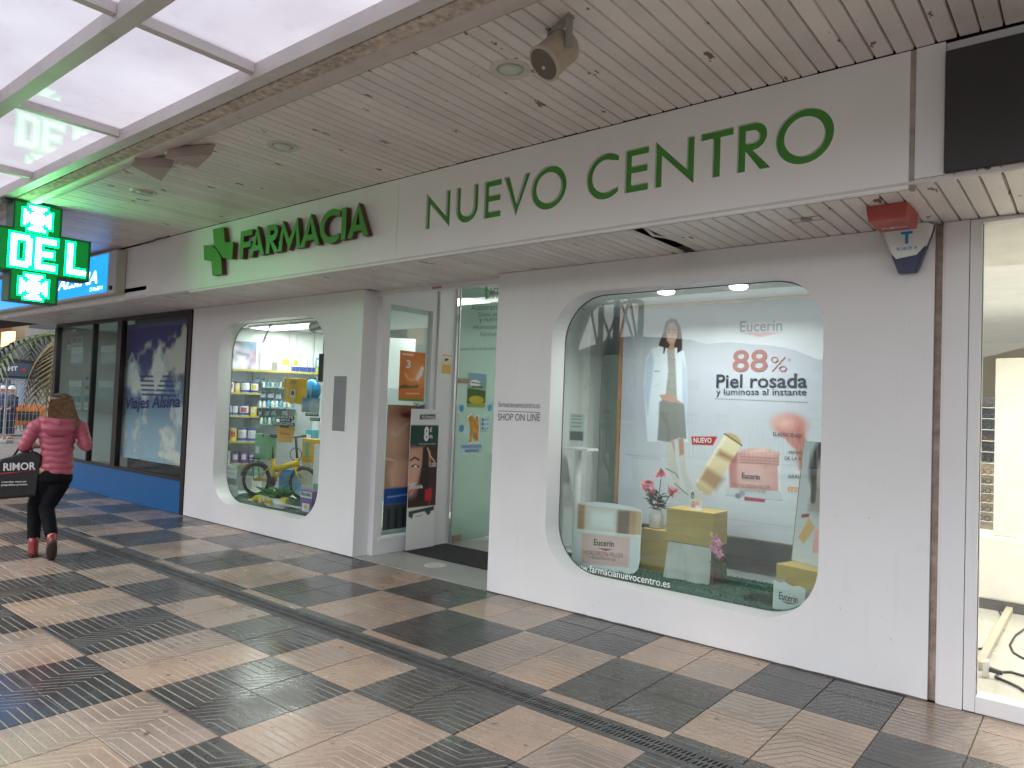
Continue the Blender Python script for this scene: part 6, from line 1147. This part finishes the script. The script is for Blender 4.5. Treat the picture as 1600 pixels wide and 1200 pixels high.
limb(b,[(-.10,0,1.29),elL,wrL],[.05,.038,.026]); limb(b,[(.22,0,1.29),elR,wrR],[.05,.038,.026]); hand(b,wrL,(.45,.8,.1),(0,0,1)); hand(b,wrR,(-.45,.8,.2),(0,0,1))
solid('body',b,skinm,wm,.009,1)
pink=pm('pink_quilted_nylon',(.40,.085,.13),.48,var=.10,vs=14,bump=.25,bs=55)
j=MB(); rings=[]; prof=[(.80,.068,.128,.108),(.86,.07,.136,.112),(.95,.07,.134,.112),(1.02,.065,.134,.11),(1.10,.06,.142,.112),(1.18,.055,.152,.114),(1.26,.055,.160,.115),(1.32,.055,.152,.108),(1.37,.058,.105,.09),(1.41,.06,.075,.075)]
z=.80
while z<=1.405:
    for (za,ca_,wa__,da),(zb,cb,wb_,db) in zip(prof[:-1],prof[1:]):
        if za<=z<=zb+1e-9:
            t=(z-za)/(zb-za); pf=.008*abs(math.sin(math.pi*(z-.80)/.062)) if z<1.34 else 0; rings.append([(p[0]+.004*math.sin(p[2]*70+p[0]*40),p[1],p[2]+.006*math.sin(p[0]*35+p[2]*21)+.004*math.sin(p[0]*80)) for p in oval((ca_+(cb-ca_)*t,0,z),wa__+(wb_-wa__)*t+pf,da+(db-da)*t+pf)]); break
    z+=.0104
j.loft(rings)
def sleeve(m,pts,rad):
    P_=[Vector(p) for p in pts]; q=[];r=[]; acc=0
    for i in range(len(P_)-1):
        L=(P_[i+1]-P_[i]).length; n=max(2,int(L/.011))
        for k in range(n): t=k/n; q.append(P_[i].lerp(P_[i+1],t)); r.append(rad[i]*(1-t)+rad[i+1]*t+  .006*abs(math.sin(math.pi*(acc+L*t)/.058)))
        acc+=L
    m.tube(q,r,20)
sleeve(j,[(-.07,0,1.31),(-.13,0,1.28),(-.215,.015,1.08),(-.19,.13,1.07)],[.066,.066,.052,.042]); sleeve(j,[(.19,0,1.31),(.25,0,1.28),(.315,-.05,1.09),(.27,.11,1.12)],[.066,.066,.052,.042])
solid('jacket',j,pink,wm,.0075,0)
hd_=MB(); hd_.loft([oval((.06,-.02,1.345),.135,.075),oval((.06,-.075,1.31),.155,.085),oval((.06,-.105,1.265),.145,.07),oval((.06,-.11,1.21),.10,.045),oval((.06,-.105,1.185),.04,.02)]); hd_.tube([(-.09,-.02,1.36),(-.05,-.1,1.345),(.06,-.14,1.33),(.17,-.1,1.345),(.21,-.02,1.36)],[.03,.04,.042,.04,.03],12)
solid('hood',hd_,pink,wm,.008,2)
tz=MB(); tz.loft([oval((.065,0,.86),.135,.112),oval((.06,0,.80),.15,.12),oval((.06,-.005,.74),.15,.12)]); limb(tz,[(.0,0,.80),(-.03,.04,.70),(-.095,.125,.50),(-.09,.03,.17)],[.096,.092,.070,.056]); limb(tz,[(.12,0,.80),(.09,-.01,.70),(.0,-.02,.48),(.05,-.22,.24)],[.096,.092,.070,.056])
solid('trousers',tz,pm('black_trousers',(.006,.006,.008),.85,var=.2,vs=10,spec=.15),wm,.009,2)
shm=pm('red_leather_shoe',(.22,.018,.022),.4); shs=pm('shoe_sole',(.05,.03,.03),.7)
def shoe(ank,fwd,tilt,nm):
    F=Matrix.Translation(ank)@Matrix.Rotation(tilt,4,'X'); m=MB()
    m.loft([oval((0,-.005,.09),.040,.046,18),oval((0,0,.04),.043,.055,18),oval((0,.03,.0),.044,.085,18),oval((0,.055,-.045),.045,.125,18),oval((0,.058,-.07),.045,.13,18)]); m.xf(F); o=lpart('shoe',m,shm,wm,True); s_=MB().loft([oval((0,.058,-.070),.047,.133,18),oval((0,.058,-.092),.046,.13,18),oval((0,.058,-.099),.040,.12,18)]).xf(F); lpart('sole',s_,shs,o,60)
shoe(Vector((-.09,.0,.0995)),1,0,'l'); shoe(Vector((.058,-.255,.195)),1,-1.0,'r')
hm_=pm('brown_hair',(.085,.042,.022),.42,var=.45,vs=45,bump=.5,bs=200)
h=MB()
h.loft([oval((.075,.0,1.625),.03,.035),oval((.075,-.008,1.61),.068,.078),oval((.075,-.012,1.575),.092,.105),oval((.077,-.018,1.52),.103,.115),oval((.082,-.03,1.46),.115,.108),oval((.092,-.05,1.40),.125,.090),oval((.105,-.068,1.345),.125,.072),oval((.115,-.085,1.29),.105,.05),oval((.125,-.09,1.255),.07,.03)])
ho=solid('hair',h,hm_,wm,.008,1)
sr_=MB(); rr=random.Random(8)
for i in range(260):
    a_=rr.uniform(math.pi*1.0,math.pi*2.0); f=rr.uniform(0,1); p=[]
    for z,c_x,c_y,rx,ry in ((1.60,.075,-.01,.075,.088),(1.52,.077,-.018,.104,.117),(1.44,.085,-.035,.118,.106),(1.36,.10,-.063,.128,.079),(1.30,.112,-.082,.115,.058),(1.25+.05*f,.122,-.09,.09,.05)): p.append((c_x+rx*1.02*math.cos(a_),c_y+ry*1.02*math.sin(a_),z))
    sr_.tube(p,[.003,.004,.004,.004,.003,.001],3,False)
lpart('hair_strands',sr_,pm('hair_highlight',(.17,.088,.045),.4,var=.5,vs=30),ho,kind='stuff')
bgm=pm('black_bag_fabric',(.014,.014,.016),.55,var=.2,vs=12,bump=.3,bs=25)
bag=thing('shopping_bag','black shopping bag with white lettering hanging from the woman\'s left forearm','bag',(wpos.x,wpos.y,0),yaw)
BC=[(-.45,.575),(-.09,.60),(-.065,1.00),(-.12,1.035),(-.22,1.03),(-.32,.985),(-.40,.96),(-.42,.93)]
def bagring(y,s): 
    cx=sum(p[0] for p in BC)/8; cz=sum(p[1] for p in BC)/8; return [(cx+(a-cx)*s,y,cz+(c-cz)*s) for a,c in BC]
lpart('body',MB().loft([bagring(-.05,.93),bagring(-.035,1),bagring(.06,1),bagring(.08,.9)]),bgm,bag); lpart('handle',MB().tube([(-.14,-.03,1.02),(-.17,.06,1.11),(-.2,.14,1.13),(-.24,.1,1.10),(-.30,-.02,.985)],.011,8),bgm,bag,True)
text('RIMOR',(-.37,-.056,.855),(.99,0,.03),(-.03,0,.99),.26,.075,tw,bag,local=True,bold=.025); lpart('red_stroke',MB().add([(-.39,-.055,.835),(-.12,-.055,.855),(-.12,-.055,.862),(-.39,-.055,.82)],[(0,1,2,3)]),pm('red_print',(.5,.03,.04),.5),bag); text('grandes marcas',(-.38,-.056,.735),(.99,0,.01),(0,0,1),.20,.022,tw,bag,local=True,bold=.02); text('a pequeños precios',(-.40,-.056,.705),(.99,0,.01),(0,0,1),.23,.024,tw,bag,local=True,bold=.02)
# ================================================================== FAR SIDE OF THE PLAZA
brick=pm('far_brick',(.20,.075,.055),.8,var=.15,vs=3); creamw=pm('far_cream_wall',(.46,.38,.29),.8,var=.08,vs=1); winm=pm('far_window_glass',(.06,.07,.08),.15); shut=pm('far_shutter',(.5,.48,.44),.6); slate=pm('far_blue_fascia',(.06,.085,.13),.5)
def block(name,label,x0,x1,y0,y1,h,mat,face,cols,rows_,z0,balc=False,wm_=None):
    """far building with windows on one face: face 'x' looks to +X, 'y' looks to +Y"""
    t=thing(name,label,'building',((x0+x1)/2,(y0+y1)/2,0)); part('wall',MB().box(x0,x1,y0,y1,-.03,h),mat,t); part('roof',MB().box(x0-.2,x1+.2,y0-.2,y1+.2,h,h+.35),pm('far_roof',(.25,.22,.2),.8),t)
    a0,a1=(y0,y1) if face=='x' else (x0,x1); w=(a1-a0)/cols
    for i in range(cols):
        for j in range(rows_):
            c=a0+(i+.5)*w; z=z0+j*3.0; ww=w*.22
            def bb(p,q,zz0,zz1,d0,d1): return MB().box(x1+d0,x1+d1,p,q,zz0,zz1) if face=='x' else MB().box(p,q,y1+d0,y1+d1,zz0,zz1)
            wn=part('window',bb(c-ww,c+ww,z,z+1.5,.002,.05),winm,t); part('shutter',bb(c-ww,c+ww,z+.95,z+1.5,.05,.09),shut,wn)
            if balc: part('balcony',bb(c-w*.36,c+w*.36,z-.5,z-.38,.0,1.0),mat,t); part('balcony_rail',bb(c-w*.36,c+w*.36,z-.38,z+.45,.94,1.0),pm('rail_grey',(.3,.3,.3),.5),t)
    return t
block('brick_building','red brick apartment block at the far left beyond the fence',-58,-46,2,13.3,16,brick,'x',4,4,4.6)
block('cream_building','cream apartment block with balconies beside the red brick block',-60,-46.5,13.35,30,19,creamw,'x',5,5,4.6,True)
fs=thing('gym_shop','low shop with dark blue fascia lettered TAFIT at the far end of the plaza','shop',(-44.8,13,0)); part('wall',MB().box(-45.9,-44.6,0,22,-.03,2.35),pm('far_shop_wall',(.16,.2,.26),.6),fs); part('fascia',MB().box(-45.9,-44.2,0,22,2.36,3.35),slate,fs); FPL=((-44.19,0,0),(1,0,0)); textpx('TAFIT',(-3,580),(28,579),7,FPL,tw,fs,bold=.04); q=[at(*p_,pl=((-44.18,0,0),(1,0,0))) for p_ in ((31,580),(32,577),(36,575.5),(40,577),(41,580))]; part('logo_arc',MB().prism([(p.y,p.z) for p in q],(-44.185,0,0),(0,1,0),(0,0,1),(1,0,0),.02),pm('logo_red',(.5,.03,.04),.5),fs)
for i in range(5): part('shop_window',MB().box(-44.6,-44.55,1+4.2*i,4.6+4.2*i,.4,2.1),winm,fs)
q=at(31,545,x=-44); solo('lit_sign',MB().box(-45.8,-44.3,q.y-.35,q.y-.15,q.z-.6,q.z+.9),emis('warm_tube',(1,.72,.3),1.5),'warm lit narrow upright sign on the cream building','sign')
q=at(40,557,x=-44); sb2=thing('shop_sign','small black shop sign with white lettering in front of the cream building','sign',(-44.3,q.y,q.z-.5)); part('panel',MB().box(-44.4,-44.3,q.y-.5,q.y+.6,q.z-.5,q.z+.55),black,sb2); part('print',MB().box(-44.297,-44.29,q.y-.25,q.y+.2,q.z-.35,q.z+.25),tw,sb2)
# grey awning and palm behind the agency corner
q0,q1=at(62,590,x=-33),at(95,520,x=-33); aw=thing('awning','dark grey tent canopy behind the palm beside the travel agency','awning',(-33,q0.y,0)); part('canopy',MB().add([(-33,q0.y-1.6,2.9),(-33,q0.y+4,2.6),(-36,q0.y+4,2.6),(-36,q0.y-1.6,2.9),(-34.5,q0.y+1.6,4.6)],[(0,1,4),(1,2,4),(2,3,4),(3,0,4),(3,2,1,0)]),pm('awning_grey',(.09,.09,.11),.7),aw)
for dx,dy in ((-33,-1.5),(-33,3.9),(-36,3.9),(-36,-1.5)): part('pole',MB().cyl((dx,q0.y+dy,-.03),(dx,q0.y+dy,2.7),.05,n=8),alu,aw)
pc=at(97,528,x=-24); pa=thing('palm_tree','palm tree with drooping fronds behind the corner of the travel agency','palm',(pc.x,pc.y,-.03)); trm=pm('palm_trunk',(.14,.09,.06),.9,var=.3,vs=8,bump=.8,bs=12); lpart('trunk',MB().tube([(0,0,0),(.05,0,1.2),(0,0,2.4),(0,0,pc.z)],[.30,.24,.22,.26],14),trm,pa,True)
frm_=pm('palm_frond',(.075,.11,.035),.55,var=.35,vs=6); dry=pm('dry_frond',(.16,.13,.06),.8,var=.3,vs=6); rr=random.Random(12)
for i in range(34):
    a_=rr.uniform(0,6.28); e=rr.uniform(-.9,1.2); L_=rr.uniform(1.7,2.5); m=MB(); pts=[]; d=Vector((math.cos(a_),math.sin(a_),0)); sd_=Vector((-d.y,d.x,0))
    for k in range(9):
        t=k/8; pts.append(Vector((0,0,pc.z+.1))+d*(L_*math.sin(min(1.57,t*1.5))*(1 if e>-.3 else .45))+Vector((0,0,(e*t-(1.3 if e>-.3 else .9)*t*t)*L_*.6)))
    m.tube(pts,[.03,.028,.025,.022,.02,.016,.012,.009,.006],5)
    for k in range(1,9):
        for u_ in (0,.5):
            if k==8 and u_: continue
            p=pts[k]; q_=pts[min(k+1,8)]; b_=p.lerp(q_,u_); ax_=(pts[k]-pts[k-1]).normalized()
            for s in (-1,1):
                tip=b_+sd_*(s*.5*math.sin(math.pi*(k/9*.8+.15)))+ax_*.25-Vector((0,0,.22)); w_=ax_*.05; m.add([b_-w_,b_+w_,tip],[(0,1,2)])
    lpart('frond',m,dry if e<-.3 else frm_,pa)
# building-site fence, workers, machine
fz=pm('galvanised_fence',(.42,.44,.46),.45,.6)
fm_=MB(); W_=2.4
def fence_panel(i,x,y,ang,label):
    t=thing('site_fence_panel',label,'fence',(x,y,-.03),ang,'mesh fence panels of the building site')
    lpart('frame',MB().tube([(0,0,.05),(0,0,2.0),(W_,0,2.0),(W_,0,.05)],.022,8).tube([(0,0,.25),(W_,0,.25)],.016,6),fz,t); m=MB()
    for k in range(1,20): m.cyl((k*W_/20,0,.25),(k*W_/20,0,2.0),.004,n=4,caps=False)
    for k in range(1,8): m.cyl((0,0,.25+k*.22),(W_,0,.25+k*.22),.004,n=4,caps=False)
    lpart('wire_mesh',m,fz,t,kind='stuff'); lpart('foot',MB().box(-.12,.12,-.3,.3,0,.1,.02),pm('fence_foot',(.3,.3,.29),.8),t)
f0=at(9,690,z=0); fd=Vector((-.25,1,0)).normalized()
for i in range(5):
    p=f0+fd*(W_+.04)*(i-1.02); fence_panel(i,p.x,p.y,math.atan2(fd.y,fd.x),['mesh fence panel left of the worker, mostly out of view','mesh fence panel in front of the worker and orange machine','mesh fence panel behind the walking woman','mesh fence panel beside the travel agency corner','farthest mesh fence panel behind the travel agency'][i])
def worker(x,y,face,label,vest,hel):
    t=thing('person',label,'person',(x,y,-.03),face); b=MB(); b.sph((0,.01,1.66),(.075,.09,.11)); limb(b,[(0,0,1.35),(0,0,1.58)],[.06,.05]); b.sph((0,0,1.25),(.19,.12,.26)); b.sph((0,0,.98),(.16,.12,.15)); limb(b,[(-.09,0,.95),(-.11,.03,.5),(-.12,0,.06)],[.10,.07,.05]); limb(b,[(.09,0,.95),(.11,.02,.5),(.12,-.02,.06)],[.10,.07,.05]); limb(b,[(-.2,0,1.43),(-.27,.03,1.13),(-.22,.22,1.02)],[.065,.05,.035]); limb(b,[(.2,0,1.43),(.27,.03,1.13),(.24,.16,.98)],[.065,.05,.035]); hand(b,(-.22,.22,1.02),(.2,.9,-.2),(0,0,1)); hand(b,(.24,.16,.98),(0,.9,-.4),(0,0,1)); b.loft([oval((-.12,.05,.09),.05,.1,14),oval((-.12,.06,.0),.055,.14,14)]).loft([oval((.12,.03,.09),.05,.1,14),oval((.12,.04,.0),.055,.14,14)])
    solid('body',b,skinm,t,.02,1); j=MB(); j.sph((0,0,1.24),(.225,.155,.29)); limb(j,[(-.2,0,1.43),(-.275,.03,1.13),(-.23,.18,1.04)],[.085,.07,.055]); limb(j,[(.2,0,1.43),(.275,.03,1.13),(.245,.12,1.0)],[.085,.07,.055]); solid('jacket',j,vest,t,.02,1)
    tr=MB(); tr.sph((0,0,.95),(.19,.15,.17)); limb(tr,[(-.09,0,.93),(-.11,.03,.5),(-.12,0,.1)],[.12,.09,.075]); limb(tr,[(.09,0,.93),(.11,.02,.5),(.12,-.02,.1)],[.12,.09,.075]); solid('trousers',tr,pm('navy_work_trousers',(.015,.02,.04),.8),t,.02,1)
    lpart('helmet',MB().lathe([(.13,1.69),(.115,1.70),(.112,1.74),(.09,1.79),(.04,1.82),(.002,1.825)],n=18),hel,t,True)
helw=pm('white_helmet',(.75,.75,.74),.3); nav=pm('navy_work_jacket',(.02,.03,.06),.8)
wq=at(17,673,z=0); worker(-29.0,at(17,640,x=-29.0).y,R_(200),'worker in white helmet and dark clothes behind the mesh fence',nav,helw)
worker(-30.5,at(3,640,x=-30.5).y,R_(160),'worker in dark blue clothes at the left picture edge behind the fence',pm('blue_work_jacket',(.03,.06,.14),.8),helw)
mq=at(36,650,x=-31); om=thing('orange_machine','orange compressor trailer behind the mesh fence','machine',(-31,mq.y,-.03)); om_m=pm('machine_orange',(.60,.16,.015),.45); lpart('housing',MB().loft([[(x*s_,y*s_,z) for x,y in ((-.7,-.75),(.7,-.75),(.7,.75),(-.7,.75))] for z,s_ in ((.4,.96),(.5,1),(.95,1),(1.12,.9))]),om_m,om); lpart('grille',MB().box(.7,.72,-.4,.3,.55,.9),black,om)
for s in (-1,1): lpart('wheel',MB().cyl((-.1,s*.7,.28),(-.1,s*.86,.28),.28,n=20),tyre,om)
lpart('tow_bar',MB().cyl((.7,0,.45),(1.6,0,.35),.04,n=8),alu,om)
for i,(px0,px1,y0,y1,xx,mt,lab) in enumerate(((27,43,602,636,-34,pm('pale_blue_board',(.35,.48,.60),.6),'pale blue site board above the orange machine'),(0,24,600,640,-36,pm('mid_blue_board',(.14,.26,.42),.6),'blue site container behind the workers'),(43,72,596,632,-37,pm('grey_board',(.20,.22,.26),.6),'dark grey site cabin behind the fence posts'),(79,84,592,610,-26.3,pm('bright_blue_sign',(.03,.18,.5),.5),'small bright blue site sign beside the travel agency corner'))):
    a=at(px0,y1,x=xx); b=at(px1,y0,x=xx); t=thing('site_board' if i in (0,3) else 'site_cabin',lab,'board' if i in (0,3) else 'cabin',(xx,(a.y+b.y)/2,-.03)); d=.06 if i in (0,3) else 2.4
    part('panel',MB().box(xx-d,xx,a.y,b.y,a.z if i in(0,3) else -.03,b.z,.01),mt,t)
    if i in (0,3): part('post',MB().cyl((xx-.05,a.y+.1,-.03),(xx-.05,a.y+.1,a.z+.1),.03,n=8).cyl((xx-.05,b.y-.1,-.03),(xx-.05,b.y-.1,a.z+.1),.03,n=8),alu,t)
    else: part('door',MB().box(xx+.001,xx+.03,(a.y+b.y)/2-.35,(a.y+b.y)/2+.35,0,b.z*.85),shut,t); part('window',MB().box(xx+.001,xx+.02,a.y+.1,a.y+.45,1.1,min(1.7,b.z-.1)),winm,t)
# opposite side of the plaza, seen only in the window reflections
hm=MB(); N_=90
for i in range(N_+1):
    x=-520+i*8; h_=17+7*math.sin(i*.13+1)+3*math.sin(i*.41)+1.6*math.sin(i*1.3)+(6 if i<40 else 0); 
    for yy,f in ((-160,0),(-175,.55),(-200,1.0),(-240,1.1)): hm.v.append((x,yy+3*math.sin(i*.7),-.5+h_*f))
hm.f=[(i*4+k,(i+1)*4+k,(i+1)*4+k+1,i*4+k+1) for i in range(N_) for k in range(3)]
tag(ob('hill',mesh('hill',hm,pm('dry_hillside',(.13,.115,.085),.95,var=.35,vs=.08),True)),kind='structure')
rf=thing('railing_fence','long pale upright-slat railing across the plaza, reflected in the windows','fence',(-15,-13,-.03)); rpm=pm('railing_paint',(.40,.41,.42),.6)
for k in range(12):
    x0=-34+k*3.2; part('post',MB().box(x0,x0+.08,-13.05,-12.95,-.03,1.75),rpm,rf); part('rail',MB().box(x0+.08,x0+3.2,-13.02,-12.98,1.55,1.62).box(x0+.08,x0+3.2,-13.02,-12.98,.15,.22),rpm,rf); m=MB()
    for s in range(22): m.box(x0+.13+s*.14,x0+.20+s*.14,-13.01,-12.99,.22,1.55)
    part('slat_bay',m,rpm,rf,kind='stuff')
for i,(x,w,h,mt,lab) in enumerate(((-62,24,7.5,creamw,'cream low building across the plaza behind the railing'),(-34,20,6.2,pm('white_render',(.5,.5,.48),.7),'white low building across the plaza seen in the window reflection'),(-8,22,5.6,pm('grey_render',(.28,.28,.29),.7),'grey low building across the plaza behind the viewer'),(18,24,7.5,creamw,'cream building across the plaza at the right behind the viewer'))): block('low_building',lab,x-w/2,x+w/2,-62,-50,h,mt,'y',7,2,.9)

for i,(x0,x1,y0,y1,h,mt,lab) in enumerate(((-95,-62,-46,-16,17,brick,'unseen tall brick block added beyond the plaza to darken the agency glass reflections'),(-60,-44,-40,-24,13,pm('dark_render',(.16,.15,.15),.8),'unseen dark rendered block added opposite the travel agency to darken reflections'))): block('reflection_block',lab,x0,x1,y0,y1,h,mt,'y',5,4,1.2)  # out of view, added so the agency glass mirrors something dark
